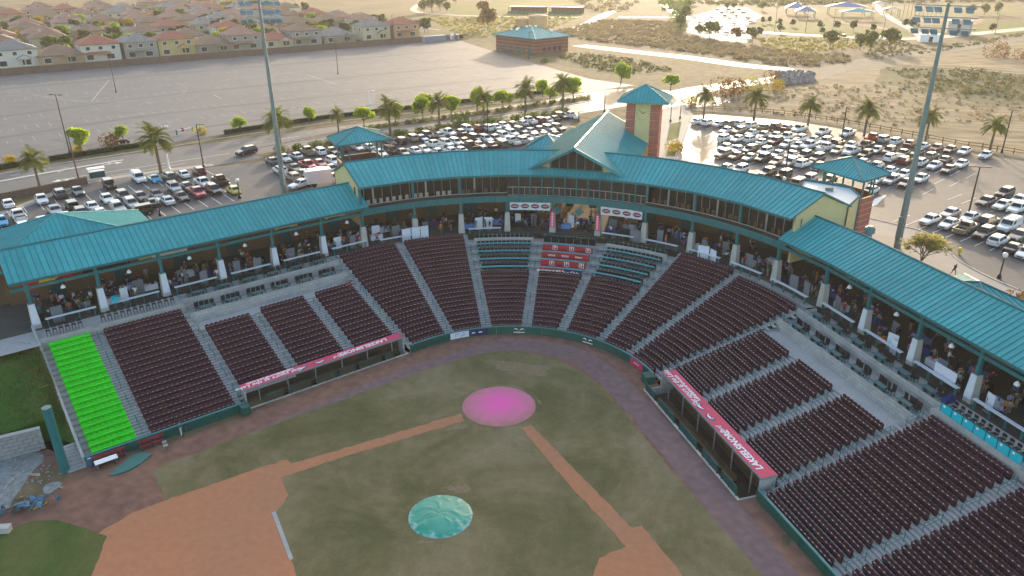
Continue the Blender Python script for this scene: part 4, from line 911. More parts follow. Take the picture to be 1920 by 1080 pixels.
# flat roofed block between suites and right pavilion
t = thing('service_block', 'flat white-roofed block with yellow walls behind the suites', 'building', (35, 42, ZG))
P4 = [BP(44.0, 30.6), Vector((38.2, 41.6, 0)), Vector((37.4, 45.6, 0)), Vector((31.5, 48, 0)), BP(53, 31.2)]
m = MB(); m.prism([(p.x, p.y) for p in P4], ZG, 14.0); m.build('wall', 'stucco', t)
m = MB(); m.prism([(p.x, p.y) for p in [Vector(q)*1 for q in P4]], 14.0, 14.45, 0, False); m.build('parapet', 'teal_metal', t)
m = MB(); m.poly([(p.x, p.y, 14.08) for p in P4]); m.build('flat_roof', 'white_paint', t)
m = MB(); m.tube((*P4[1].xy, 6.5), (*P4[1].xy, 14.2), .22, n=4); m.build('corner_post', 'teal_metal', t)
m = MB(); m.box((34.5, 43.8, 14.35), (1.0, .8, .5)); m.build('roof_vent', 'steel_grey', t)
m = MB(); p = BP(38.5, 30.6); m.lathe((p.x, p.y, 12.0), [(.35, 0), (.35, .9), (.6, 1.0), (.6, 1.7), (.3, 1.9)]); m.build('exhaust_fan', 'steel_grey', t)
# hip roofed buildings behind the canopies
t = thing('concession_building', 'teal hip-roofed building behind the left canopy', 'building', (*BP(LT(31.5), 37).xy, ZG)); c = BP(LT(31.5), 37); aL_ = NA(LT(5))
hip_roof(t, (c.x, c.y), (-sin(aL_), cos(aL_)), (cos(aL_), sin(aL_)), 22, 15, 10.8, 14.5, 40, 26, hip='teal_cap')
m = MB(); m.box((c.x, c.y, 8.2), (19, 12.6, 5.2), aL_-pi/2); m.build('wall', 'stucco_tan', t)
t = thing('ticket_booth', 'small teal hip-roofed booth behind the right canopy', 'building', (*BP(RTt(6.5), 36).xy, ZG)); c = BP(RTt(6.5), 36.2); aR_ = NA(0)
hip_roof(t, (c.x, c.y), (sin(aR_), -cos(aR_)), (cos(aR_), sin(aR_)), 10, 6.5, 9.0, 10.4, 17, 11)
m = MB(); m.box((c.x, c.y, 7.2), (9, 5.6, 3.4), aR_-pi/2); m.build('wall', 'teal_metal', t)
t = thing('roof_dormer', 'small teal dormer roof behind the suite ridge left of the gable', 'building', (-10.5, 60, ZG))
hip_roof(t, (-10.2, 61.5), (1, 0), (0, 1), 7.5, 10, 13.6, 15.6, 12, 16); m = MB(); m.box((-10.2, 61.5, 9.5), (6, 8, 7.8)); m.build('wall', 'stucco_tan', t)
# concourse back wall under the suites, open at the gate
for a, b in ((139, 101), (81, 44)):
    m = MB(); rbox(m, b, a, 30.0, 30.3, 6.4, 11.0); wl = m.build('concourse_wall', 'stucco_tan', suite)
    n = 10
    for k in range(n):
        u0, u1 = b+(a-b)*(k+.03)/n, b+(a-b)*(k+.97)/n
        for z in (8.9, 9.9):
            m = MB(); rbox(m, u0, u1, 29.92, 30.0, z, z+.8); m.build('wall_course', 'brick_dark' if k % 3 else 'stucco', wl)
        if k % 2: m = MB(); obox(m, (u0+u1)/2, 29.9, 6.4, 2.0, .2, 2.4); m.build('door', 'teal_dark', wl)
# ------------------------------------------------------------------ far teal-roofed building
t = thing('pump_building', 'low brick building with teal hip roof beyond the empty lot', 'building', (-70, 262, ZG))
A, B_, C_ = un(1000, 73, 12), un(919, 64, 12), un(1077, 67, 12); A.z = B_.z = C_.z = 0; d1 = (B_-A); d2 = (C_-A); D_ = A+d1+d2; c = (A+D_)/2
w1, w2 = d1.length, d2.length
hip_roof(t, (c.x, c.y), d1.xy, (-d1.y, d1.x), w1, max(w2, 15), 12, 15.6, 26, 18, hip='teal_cap')
an = atan2(d1.y, d1.x); m = MB(); m.box((c.x, c.y, 8.75), (w1-2.5, max(w2, 15)-2.5, 6.3), an); wl = m.build('wall', 'brick_dark', t)
for z in (6.8, 8.2, 9.6, 11):
    m = MB(); m.box((c.x, c.y, z), (w1-2.4, max(w2, 15)-2.4, .3), an); m.build('brick_band', 'brick_red', t)
ux_ = Vector((cos(an), sin(an), 0)); uy_ = Vector((-sin(an), cos(an), 0)); hw = max(w2, 15)/2-1.2
for k in range(5):
    p = c+ux_*((w1-2.5)*(k-2)/5.5)+uy_*hw*(1 if (c+uy_).y < c.y else -1); m = MB(); m.box((p.x, p.y, 6.8), (1.6, .3, 2.3), an); m.build('door', 'teal_metal', wl)
for k in range(4):
    p = c+uy_*(k-1.5)*3; q = p+ux_*(w1/2-1.2)*(1 if (c+ux_).y < c.y or (c+ux_).x > c.x else -1); m = MB(); m.box((q.x, q.y, 7.4), (.3, 1.6, 1.6), an); m.build('window', 'glass_dark', wl)
rv = random.Random(2)
for k in range(9):
    p = c+ux_*rv.uniform(-9, 9)+uy_*rv.uniform(-5, 5); d_ = max(abs((p-c).dot(ux_))/(w1/2), abs((p-c).dot(uy_))/(max(w2, 15)/2)); z = 15.6-3.6*d_; m = MB(); m.box((p.x, p.y, z+.3), (.9, .9, .7)); m.build('roof_vent', 'white', t)
# ------------------------------------------------------------------ vehicles
CARC = {'w': ('white', (.74, .74, .73)), 'k': ('black', (.012, .012, .014)), 'g': ('dark grey', (.07, .075, .08)), 'l': ('silver', (.38, .39, .40)), 'r': ('red', (.42, .02, .025)), 'm': ('maroon', (.13, .018, .025)), 'b': ('blue', (.05, .12, .28)), 'n': ('tan', (.30, .24, .17)), 'y': ('yellow', (.62, .55, .12)), 'c': ('light blue', (.02, .36, .60)), 'o': ('olive', (.06, .065, .045))}
for k, (n, c) in CARC.items(): pm('car_'+k, c, .28, .03, .5, coat=.6, spec=.5, metal=.0 if k in 'wrykc' else .25)
pm('car_glass', (.012, .014, .017), .06, .05, 1, spec=.7); pm('tyre', (.012, .012, .012), .9); pm('rim', (.35, .35, .36), .35, metal=.7); pm('lamp_clear', (.7, .72, .75), .15); pm('lamp_red', (.35, .01, .01), .25); pm('trim_dark', (.02, .02, .022), .6)
def loft(m, st, mi=0):
    n = 10; vs = []
    for x, zb, zt, w in st:
        vs += [(x, -w*.86, zb), (x, -w*.98, zb+.12), (x, -w, (zb+zt)/2), (x, -w*.97, zt-.13), (x, -w*.84, zt), (x, w*.84, zt), (x, w*.97, zt-.13), (x, w, (zb+zt)/2), (x, w*.98, zb+.12), (x, w*.86, zb)]
    fs = []
    for k in range(len(st)-1):
        for j in range(n): fs.append((k*n+j, k*n+(j+1) % n, (k+1)*n+(j+1) % n, (k+1)*n+j))
    fs += [tuple(range(n)), tuple(range(len(st)*n-1, (len(st)-1)*n-1, -1))]
    m.add(vs, fs, mi)
def make_car(typ):
    S = dict(sedan=dict(L=4.75, W=1.82, st=[(2.37, .38, .62, .62), (2.30, .28, .74, .78), (1.7, .25, .84, .90), (.95, .25, .93, .91), (-1.35, .25, .97, .91), (-1.9, .28, .98, .88), (-2.28, .32, .93, .80), (-2.37, .45, .82, .70)], cab=(1.0, -1.75, .25, -1.05, 1.46)),
             suv=dict(L=4.7, W=1.9, st=[(2.35, .45, .75, .66), (2.27, .33, .90, .84), (1.5, .3, 1.02, .94), (.9, .3, 1.08, .95), (-2.0, .3, 1.10, .94), (-2.28, .36, 1.08, .88), (-2.35, .5, .98, .8)], cab=(.95, -2.22, .3, -1.85, 1.72)),
             pickup=dict(L=5.7, W=1.98, st=[(2.85, .5, .85, .74), (2.76, .36, 1.05, .9), (1.75, .34, 1.14, .98), (1.3, .34, 1.16, .99), (-.75, .34, 1.16, .99), (-.80, .34, .82, .99), (-2.74, .36, .82, .97), (-2.85, .5, .78, .92)], cab=(1.25, -.72, .7, -.55, 1.86)),
             jeep=dict(L=4.4, W=1.86, st=[(2.15, .5, .9, .62), (2.1, .4, 1.05, .66), (.8, .4, 1.13, .80), (.75, .4, 1.15, .86), (-2.0, .4, 1.15, .86), (-2.1, .5, 1.1, .84)], cab=(.75, -2.02, .55, -1.95, 1.84)),
             sports=dict(L=4.3, W=1.84, st=[(2.15, .3, .5, .6), (2.05, .2, .64, .84), (1.2, .2, .78, .9), (.6, .2, .84, .9), (-1.5, .2, .88, .91), (-2.0, .25, .86, .84), (-2.15, .4, .74, .7)], cab=(.75, -1.7, .1, -.75, 1.26)),
             hatch=dict(L=4.1, W=1.74, st=[(2.05, .4, .6, .56), (1.95, .28, .76, .76), (1.2, .25, .92, .86), (.7, .25, .98, .87), (-1.2, .25, 1.0, .87), (-1.8, .3, .94, .78), (-2.05, .42, .74, .6)], cab=(.8, -1.75, .2, -1.0, 1.52)),
             van=dict(L=5.6, W=2.0, st=[(2.8, .5, .85, .74), (2.7, .36, 1.05, .9), (1.75, .34, 1.16, .98), (1.3, .34, 1.18, 1.0), (-2.72, .34, 1.18, .99), (-2.8, .5, 1.1, .95)], cab=(1.25, -2.75, .75, -2.7, 1.98)))[typ]
    t = thing(typ if typ not in ('sports', 'van') else {'sports': 'sports_car', 'van': 'work_truck'}[typ], 'x', {'sedan': 'car', 'suv': 'car', 'pickup': 'pickup truck', 'jeep': 'car', 'sports': 'car', 'hatch': 'car', 'van': 'truck'}[typ])
    m = MB(); loft(m, S['st']); xa, xb, xc, xd, zr_ = S['cab']; zb = max(s[2] for s in S['st'] if xb-.4 <= s[0] <= xa+.4)-.06; w = S['W']/2; wb, wt = w*.93, w*.74 if typ not in ('jeep', 'van') else w*.84
    B4 = [(xb, -wb, zb), (xa, -wb, zb), (xa, wb, zb), (xb, wb, zb)]; zt2 = zr_-.1
    mid = [(xd-.08, -wt*1.04, zt2), (xc+.1, -wt*1.04, zt2), (xc+.1, wt*1.04, zt2), (xd-.08, wt*1.04, zt2)]; T4 = [(xd+.1, -wt*.88, zr_), (xc-.12, -wt*.88, zr_), (xc-.12, wt*.88, zr_), (xd+.1, wt*.88, zr_)]
    m.hexa(B4+mid); m.hexa(mid+T4)
    if typ == 'pickup':
        for s in (-1, 1): m.box((-1.8, s*.91, .98), (2.0, .1, .36))
        m.box((-2.78, 0, .98), (.1, 1.85, .36))
    m.build('body', 'car_w', t, world=False)
    if typ == 'pickup': q = MB(); q.box((-1.78, 0, .835), (1.9, 1.7, .02)); q.build('bed_liner', 'trim_dark', t, world=False)
    def pane(name, idx, f0, f1, g0, g1):
        # bilinear patch on a cabin side, pushed 1.2 cm out
        a, b = Vector(B4[idx[0]]), Vector(B4[idx[1]]); d, c = Vector(mid[idx[0]]), Vector(mid[idx[1]])
        P_ = lambda u, v: a.lerp(b, u).lerp(d.lerp(c, u), v); q = [P_(f0, g0), P_(f1, g0), P_(f1, g1), P_(f0, g1)]
        n = (q[1]-q[0]).cross(q[3]-q[0]).normalized()*.014; mm = MB(); mm.hexa([p-n for p in q]+[p+n for p in q]); mm.build(name, 'car_glass', t, world=False)
    pane('windscreen', (1, 2), .06, .94, .12, .97)
    if typ != 'van': pane('rear_window', (3, 0), .08, .92, .2, .95)
    for ix in ((0, 1), (2, 3)):
        if typ == 'van': pane('side_window', ix, *((.72, .95) if ix[0] == 0 else (.05, .28)), .2, .93)
        elif typ == 'pickup': pane('side_window', ix, .06, .92, .2, .93)
        else: pane('side_window', ix, .07, .48, .18, .93); pane('side_window', ix, .52, .93, .18, .93)
    r = {'jeep': .40, 'pickup': .39, 'van': .39, 'suv': .36}.get(typ, .33); wx = S['L']*.31
    for sx in (1, -1):
        for s in (-1, 1):
            q = MB(); y = s*(w-.03); q.tube((sx*wx, y-s*.2, r), (sx*wx, y+s*.02, r), r, n=12); wh = q.build('wheel', 'tyre', t, world=False)
            q = MB(); q.tube((sx*wx, y, r), (sx*wx, y+s*.035, r), r*.62, n=8); q.build('rim', 'rim', wh, world=False)
    for s in (-1, 1):
        x, _, zt, ww = S['st'][1]; q = MB(); q.box((x+.02, s*ww*.74, zt-.12), (.1, ww*.36, .14)); q.build('headlight', 'lamp_clear', t, world=False)
        x, _, zt, ww = S['st'][-2]; q = MB(); q.box((x-.04, s*ww*.8, zt-.14 if typ != 'pickup' else 1.0), (.1 if typ != 'pickup' else .14, ww*.26, .16)); q.build('tail_light', 'lamp_red', t, world=False)
    q = MB(); x = S['st'][0][0]; q.box((x-.01, 0, .5), (.05, S['st'][0][3]*1.3, .18)); q.build('grille', 'trim_dark', t, world=False)
    q = MB(); q.box((0, 0, .27), (S['L']*.94, S['W']*.9, .12)); q.build('underbody', 'trim_dark', t, world=False)
    if typ == 'van':
        for s in (-1, 1): q = MB(); q.box((-.8, s*.8, 2.12), (4.2, .06, .06)); q.build('ladder_rack', 'steel_grey', t, world=False)
    return t
PROTO = {}
TY = {'s': 'sedan', 'u': 'suv', 'p': 'pickup', 'j': 'jeep', 'x': 'sports', 'h': 'hatch', 'v': 'van'}
CARS = {'left': (AXL, '15,380,swb 78,372,swf 112,362,ugb 146,357,sgf 205,346,jkf 35,404,pwb 3,414,hcf 44,425,uwb 80,414,swf 103,393,slf 135,385,job 121,404,swb 153,400,ugf 172,385,swb 187,397,swb 201,371,swf 221,389,ulf 260,333,vwf 290,333,xcf 317,330,ugb 344,325,swb 373,320,umb 232,367,ugf 247,381,ulf 264,367,skf 294,363,sgf 327,351,ulf 340,367,skf 351,349,sgf 370,360,prf 381,342,pwf 401,355,ukf 413,338,pkb 438,355,hyb 313,374,swb 286,378,skb -20,398,slf -12,446,swf'),
 'middle': (AXM, '510,300,sgb 533,295,swf 555,291,slb 577,283,pnb 599,283,uwb 623,282,skf 626,302,uwf 577,309,prf 600,305,srf 553,314,sgf 525,318,uwb 549,331,unb 570,325,skf 598,318,swb 622,315,sgf 645,277,umb 669,275,slf 690,274,slb 730,265,sgf 750,263,ukb 771,258,unb 791,258,sbf 802,253,ukf 822,252,slb 840,248,pwf 862,247,sgb 877,242,jwf 894,240,umb 713,286,swf 734,282,jkf 755,285,sgf 776,281,swb 795,279,swf 814,271,pwb 837,268,uwf 855,266,uwf 873,264,sgf 891,259,ukf 822,284,swf 844,281,swb 862,280,swb 881,273,pkb 899,271,slf 912,239,uwb 927,237,swb 944,234,swf 959,232,sgb 978,230,slb 991,226,pwb 1010,225,umb 1025,224,swb 1038,221,skb 1052,217,ukf 1070,216,pwb 911,260,uwf 929,258,sgf 944,254,uwf 959,249,uwf 976,245,ugf 995,245,slf 1013,242,sgf 1029,241,ulf 1046,239,unf 918,271,smb 938,269,ugb 959,264,pwb 975,262,ulb 988,258,swf 1004,255,slf 1022,253,swf 1039,251,sgb'),
 'right': (AXR, '1309,226,swb 1328,229,uwb 1350,231,swb 1370,231,unb 1390,231,uwb 1411,234,uwb 1434,237,snb 1457,236,ugb 1477,238,smb 1499,241,pwf 1362,243,swf 1386,244,unf 1409,248,swf 1431,252,slf 1454,253,swf 1476,256,pwf 1500,260,uwf 1525,261,swf 1360,258,uwb 1383,259,swf 1408,260,uwb 1430,265,swb 1454,264,umf 1475,269,swf 1496,272,slf 1517,272,pwf 1360,275,swf 1382,279,swf 1406,280,ugf 1434,283,uwf 1458,288,slf 1484,289,swf 1508,291,ukf 1356,288,unf 1380,291,smf 1406,294,slf 1430,296,ukf 1457,302,snf 1482,304,ulf 1507,306,uwb 1361,314,swf 1388,317,uwf 1439,323,ukf 1470,328,jkf 1494,345,jnf 1516,336,ulf 1521,349,swf 1544,246,pwf 1589,249,pwf 1636,258,prb 1659,260,ulb 1681,264,uwb 1707,268,smb 1732,272,swb 1547,264,uwf 1571,268,jkb 1595,271,swf 1623,272,pkf 1644,280,slf 1667,282,ukf 1692,286,skf 1720,285,sof 1548,276,pwb 1571,281,snf 1596,283,pwf 1622,289,ukf 1671,295,uwb 1697,300,umb 1727,303,uwb 1532,296,ugf 1536,310,swf 1616,304,swf 1642,310,swf 1670,318,swb 1694,326,swf 1644,336,swf 1671,337,ulf 1700,342,skf 1726,333,swf 1554,335,skf 1632,356,swf 1756,276,smf 1782,279,skf 1808,282,swf 1848,289,swf 1747,292,unb 1773,298,sgb 1802,306,swf 1752,309,swf 1778,316,skf'),
 'near right': (AXN, '1884,361,ukf 1849,376,skf 1880,383,swf 1911,373,swf 1907,390,uwf 1744,410,swf 1782,398,slf 1780,418,swf 1818,406,swf 1811,427,pnb 1853,414,ukb 1845,437,ukf 1891,423,vwf 1872,450,uwb 1902,463,skb 1911,440,sgf 1924,472,swf')}
TW = {'sedan': 'sedan', 'suv': 'SUV', 'pickup': 'pickup', 'jeep': 'boxy off-roader', 'sports': 'sports car', 'hatch': 'rounded hatchback', 'van': 'utility truck'}
allc = []
for lot, (ax, s) in CARS.items():
    for it in s.split():
        x, y, c = it.split(','); allc.append((lot, ax, float(x), float(y), TY[c[0]], c[1], c[2]))
from collections import Counter, defaultdict
cnt = Counter((c[0], c[4], c[5], c[6]) for c in allc); seen = defaultdict(int); rc = random.Random(11)
for lot, ax, x, y, ty, co, fb in sorted(allc, key=lambda c: (c[2], c[3])):
    if ty not in PROTO: PROTO[ty] = make_car(ty)
    p = un(x, y+1.5, ZG+.6); h = ax if fb == 'f' else -ax; rz = atan2(h.y, h.x)+rc.uniform(-.03, .03)
    k = (lot, ty, co, fb); seen[k] += 1
    lab = f"{CARC[co][0]} {TW[ty]} facing {'the camera' if fb == 'f' else 'away'}"+(f", {ordn(seen[k])} from left among those" if cnt[k] > 1 else '')+f" in the {lot} car park"
    src = PROTO[ty]
    dup(src, (p.x, p.y, ZG+.04), rz, lab, f'cars in the {lot} car park', {'car_w': 'car_'+co}, rc.uniform(.92, .97))
    
def lone(ty, co, px, hd, lab, z=ZG+.04):
    if ty not in PROTO: PROTO[ty] = make_car(ty)
    p = un(*px, z+.6); return dup(PROTO[ty], (p.x, p.y, z), atan2(hd.y, hd.x), lab, None, {'car_w': 'car_'+co})
lone('jeep', 'o', (261, 398), un(225, 406, ZG)-un(300, 392, ZG), 'dark olive off-roader parked sideways behind the left canopy roof')
lone('sedan', 'w', (563, 345), un(545, 350, ZG)-un(580, 340, ZG), 'white sedan turned sideways beside the white box truck')
lone('suv', 'k', (462, 284), un(440, 290, ZG)-un(480, 281, ZG), 'black SUV driving along the avenue')
# box truck
hd = un(640, 336, ZG)-un(585, 343, ZG); p = un(608, 342, ZG+.5); t = thing('box_truck', 'white box truck parked behind the left canopy', 'truck', (p.x, p.y, ZG+.04), atan2(hd.y, hd.x))
m = MB(); m.box((-1, 0, 1.95), (4.6, 2.3, 2.4)); m.build('cargo_box', 'car_w', t, world=False)
m = MB(); loft(m, [(3.5, .5, 1.0, .8), (3.4, .4, 1.25, .95), (2.5, .4, 1.4, 1.0), (1.35, .4, 1.4, 1.0)]); m.hexa([(1.4, -.95, 1.38), (2.5, -.95, 1.38), (2.5, .95, 1.38), (1.4, .95, 1.38), (1.4, -.85, 2.2), (1.95, -.85, 2.2), (1.95, .85, 2.2), (1.4, .85, 2.2)]); m.build('cab', 'car_w', t, world=False)
m = MB(); m.hexa([(2.47, -.85, 1.45), (2.53, -.85, 1.45), (2.53, .85, 1.45), (2.47, .85, 1.45), (1.98, -.78, 2.12), (2.04, -.78, 2.12), (2.04, .78, 2.12), (1.98, .78, 2.12)]); m.build('windscreen', 'car_glass', t, world=False)
for s in (-1, 1): m = MB(); m.box((1.85, s*.93, 1.75), (.6, .04, .5)); m.build('side_window', 'car_glass', t, world=False)
for x in (2.5, -2.0):
    for s in (-1, 1): m = MB(); m.tube((x, s*.75, .42), (x, s*1.0, .42), .42, n=12); m.build('wheel', 'tyre', t, world=False)
for ty, o in PROTO.items():   # the prototypes themselves are not placed
    for ch in CH.get(o.name, ()):
        for g_ in CH.get(ch.name, ()): bpy.data.objects.remove(g_)
        bpy.data.objects.remove(ch)
    bpy.data.objects.remove(o)
# ------------------------------------------------------------------ vegetation
def leafmat(name, c1, c2, tr=.45):
    m = bpy.data.materials.new(name); m.use_nodes = True; t = m.node_tree; N = t.nodes; L = t.links; N.clear()
    o = N.new('ShaderNodeOutputMaterial'); d = N.new('ShaderNodeBsdfDiffuse'); q = N.new('ShaderNodeBsdfTranslucent'); mx = N.new('ShaderNodeMixShader'); mx.inputs[0].default_value = tr
    tc = N.new('ShaderNodeTexCoord'); n = N.new('ShaderNodeTexNoise'); n.inputs['Scale'].default_value = 1.3; n.inputs['Detail'].default_value = 4; L.new(tc.outputs['Object'], n.inputs['Vector'])
    r = N.new('ShaderNodeValToRGB'); r.color_ramp.elements[0].position = .35; r.color_ramp.elements[1].position = .65; r.color_ramp.elements[0].color = (*c1, 1); r.color_ramp.elements[1].color = (*c2, 1)
    L.new(n.outputs[0], r.inputs[0]); L.new(r.outputs[0], d.inputs[0]); L.new(r.outputs[0], q.inputs[0]); L.new(d.outputs[0], mx.inputs[1]); L.new(q.outputs[0], mx.inputs[2]); L.new(mx.outputs[0], o.inputs[0]); MATS[name] = m
leafmat('leaf_lime', (.25, .36, .025), (.40, .50, .05), .6); leafmat('leaf_green', (.09, .14, .03), (.16, .21, .05), .55); leafmat('leaf_dark', (.04, .07, .022), (.08, .11, .03)); leafmat('leaf_yellow', (.30, .24, .03), (.42, .30, .04)); leafmat('leaf_rust', (.17, .095, .04), (.25, .15, .06)); leafmat('leaf_palm', (.12, .15, .035), (.20, .20, .06), .45); leafmat('leaf_scrub', (.24, .20, .11), (.34, .27, .155), .4); leafmat('leaf_pale', (.27, .25, .08), (.38, .34, .12), .6)
leafmat('weed', (.12, .13, .04), (.22, .19, .08), .35); leafmat('leaf_hedge', (.018, .035, .012), (.04, .06, .018), .2)
pm('bark', (.12, .085, .06), .95, .25, 4); pm('bark_palm', (.16, .115, .08), .95, .25, 6, streak=(1, 1, 4))
def leaf_cloud(m, lobes, n, size, rn, flat=0.0):
    for _ in range(n):
        c, r = rn.choice(lobes)
        while True:
            v = Vector((rn.uniform(-1, 1), rn.uniform(-1, 1), rn.uniform(-1, 1)))
            if .05 < v.length <= 1: break
        v = v.normalized()*(v.length**.45); p = Vector(c)+Vector((v.x*r[0], v.y*r[1], v.z*r[2]))
        a = Vector((rn.gauss(0, 1), rn.gauss(0, 1), rn.gauss(0, 1))).normalized(); b = a.orthogonal().normalized(); s = size*rn.uniform(.6, 1.35)
        m.add([p-a*s, p+b*s*.5, p+a*s, p-b*s*.5], [(0, 1, 2, 3)])
def crown_tree(name, seed, h, rad, leaves, size, lm='leaf_lime', asp=1.0):
    rn = random.Random(seed); t = thing(name, 'x', 'tree'); th = h-rad*1.1
    m = MB(); m.tube((0, 0, -.1), (.05, .03, th*.6), .16, .11, 7); top = Vector((.05, .03, th*.6)); lobes = []
    for k in range(9):
        a = rn.uniform(0, 2*pi); rr_ = rad*rn.uniform(.15, .72); c = Vector((rr_*cos(a), rr_*sin(a), th+rad*rn.uniform(-.05, .8)*asp)); m.tube(top, c, .07, .02, 5); s = rad*rn.uniform(.3, .52); lobes.append((c, (s, s, s*rn.uniform(.65, .9)*asp)))
        if k > 5: lobes.append(((c.x*.4, c.y*.4, th+rad*.7*asp), (s*.9, s*.9, s*.7)))
    m.build('trunk', 'bark', t, world=False); m = MB(); leaf_cloud(m, lobes, leaves, size, rn); m.build('crown', lm, t, world=False); return t
TREES = [crown_tree('street_tree', s, 5.0, 2.5, 1500, .34, asp=a) for s, a in ((1, 1.0), (2, 1.2), (3, .8))]
def palm(seed):
    rn = random.Random(seed); t = thing('palm_tree', 'x', 'tree'); H = 6.0; m = MB(); n = 9; pv = Vector((0, 0, -.1))
    for k in range(n):
        z = H*(k+1)/n; p = Vector((.06*sin(z*.5+seed), .05*cos(z*.4), z)); m.tube(pv, p, .30-.1*k/n+(.05 if k % 2 else 0), .30-.1*(k+1)/n, 8, cap=False); pv = p
    m.lathe((pv.x, pv.y, H-.7), [(.24, 0), (.42, .35), (.40, .8), (.12, 1.1)], 8); m.build('trunk', 'bark_palm', t, world=False)
    for k in range(58):
        az = rn.uniform(0, 2*pi); el = rn.uniform(-.45, 1.35); ln = rn.uniform(3.1, 3.9); seg = 9; m = MB() if k == 0 else m; p = Vector((pv.x, pv.y, H+.25)); d = Vector((cos(az)*cos(el), sin(az)*cos(el), sin(el))); pts = [p.copy()]
        for s in range(seg): p = p+d*ln/seg; d.z -= .165*(1.25 if el > .5 else .9); d.normalize(); pts.append(p.copy())
        sd_ = Vector((-sin(az), cos(az), 0))
        for s in range(seg):
            a, b = pts[s], pts[s+1]; wl_ = .7*sin(pi*(s+.9)/(seg+1))**.6+.08
            for sg in (-1, 1):
                for q in (.15, .6):
                    o_ = a.lerp(b, q); e = a.lerp(b, q+.5); tip = o_+sd_*sg*wl_+(b-a)*.75+Vector((0, 0, .12-.2*wl_)); m.tri(o_, e, tip)
    m.build('fronds', 'leaf_palm', t, world=False); return t
PALMS = [palm(s) for s in (1, 2, 3)]
def hgt(base, top_y, z=ZG):
    b = un(*base, z); h = 0
    while proj((b.x, b.y, z+h))[1] > top_y and h < 60: h += .05
    return b, h
rn = random.Random(4)
for i, (bx, by, ty) in enumerate([(75, 353, 291), (302, 325, 250), (527, 281, 215), (635, 249, 210), (732, 254, 195), (824, 238, 184), (907, 226, 176), (985, 214, 159), (1055, 204, 148), (1319, 221, 172), (1413, 228, 173), (1514, 241, 190), (1620, 255, 197), (1735, 264, 213), (1856, 282, 228)]):
    b, h = hgt((bx, by), ty); s = h/7.2
    dup(PALMS[i % 3], b, rn.uniform(0, 6), f'{ordn(i+1)} date palm from the left, with thick trunk and arching fronds', 'date palms', None, s)
TRP = [(153, 284, 234), (232, 266, 234), (452, 249, 212), (520, 239, 203), (580, 231, 200), (683, 238, 193), (742, 231, 188), (793, 223, 178), (798, 205, 168), (846, 218, 174), (895, 209, 164), (943, 204, 161), (955, 201, 171), (1018, 181, 148), (1031, 193, 157), (1075, 188, 141), (1164, 158, 116), (1257, 169, 133)]
for i, (bx, by, ty) in enumerate(TRP):
    b, h = hgt((bx, by), ty); dup(TREES[i % 3], b, rn.uniform(0, 6), f'{ordn(i+1)} lime green round street tree from the left along the avenue', 'lime green street trees', None, h/5.5)
# hedges and bushes
def bush(name, seed, r, n, size, mat, cat='bush'):
    r_ = random.Random(seed); t = MB(); leaf_cloud(t, [((0, 0, r[2]*.7), r), ((r[0]*.4, 0, r[2]*.6), (r[0]*.6, r[1]*.7, r[2]*.8))], n, size, r_); return t.mesh(name, mat)
hb = MB(); rh = random.Random(8)
hb.box((0, 0, .45), (2.3, 1.0, .8)); leaf_cloud(hb, [((x*.38, y*.3, .5), (.45, .35, .55)) for x in range(-3, 4) for y in (-1, 1)], 420, .12, rh); hedge_me = hb.mesh('hedge', 'leaf_hedge')
def hedgerow(a, b, n, lab, grp, me=None, z=ZG+.03):
    A, B_ = un(*a, z), un(*b, z); rz = atan2((B_-A).y, (B_-A).x)
    for i in range(n):
        p = A.lerp(B_, (i+.5)/n); put('hedge', me or hedge_me, None, False, p, rz, f'{ordn(i+1)} clipped dark hedge block from left {lab}', 'hedge', grp)
hedgerow((-8, 319), (38, 311), 4, 'at the left edge of the avenue', 'hedge blocks'); hedgerow((98, 301), (272, 274), 12, 'beside the empty lot left of its gate', 'hedge blocks'); hedgerow((424, 251), (620, 221), 15, 'beside the empty lot right of its gate', 'hedge blocks'); hedgerow((640, 219), (1085, 167), 30, 'along the far half of the empty lot', 'hedge blocks')
bme = [bush('bush', s, (.8, .8, .6), 160, .16, 'leaf_green') for s in (1, 2)]+[bush('bush', 5, (.7, .7, .5), 140, .16, 'leaf_pale')]
A, B_ = un(660, 247, ZG), un(1105, 184, ZG)
for i in range(64):
    p = A.lerp(B_, (i+rn.random())/64)+Vector((rn.uniform(-.6, .6), rn.uniform(-1.2, 1.2), .03)); put('bush', bme[i % 3], None, False, p, rn.uniform(0, 6), f'{ordn(i+1)} low bush from the left in the planted median', 'bush', 'bushes in the median')
A, B_ = un(505, 290, ZG), un(1060, 212, ZG)
for i in range(40):
    p = A.lerp(B_, (i+rn.random())/40)+Vector((0, rn.uniform(-1., 1.), .03)); o = put('bush', bme[i % 2], None, False, p, rn.uniform(0, 6), f'{ordn(i+1)} green bush from the left behind the middle car park', 'bush', 'bushes behind the middle car park'); o.scale = (1.5,)*3 if i not in (9,) else (3,)*3
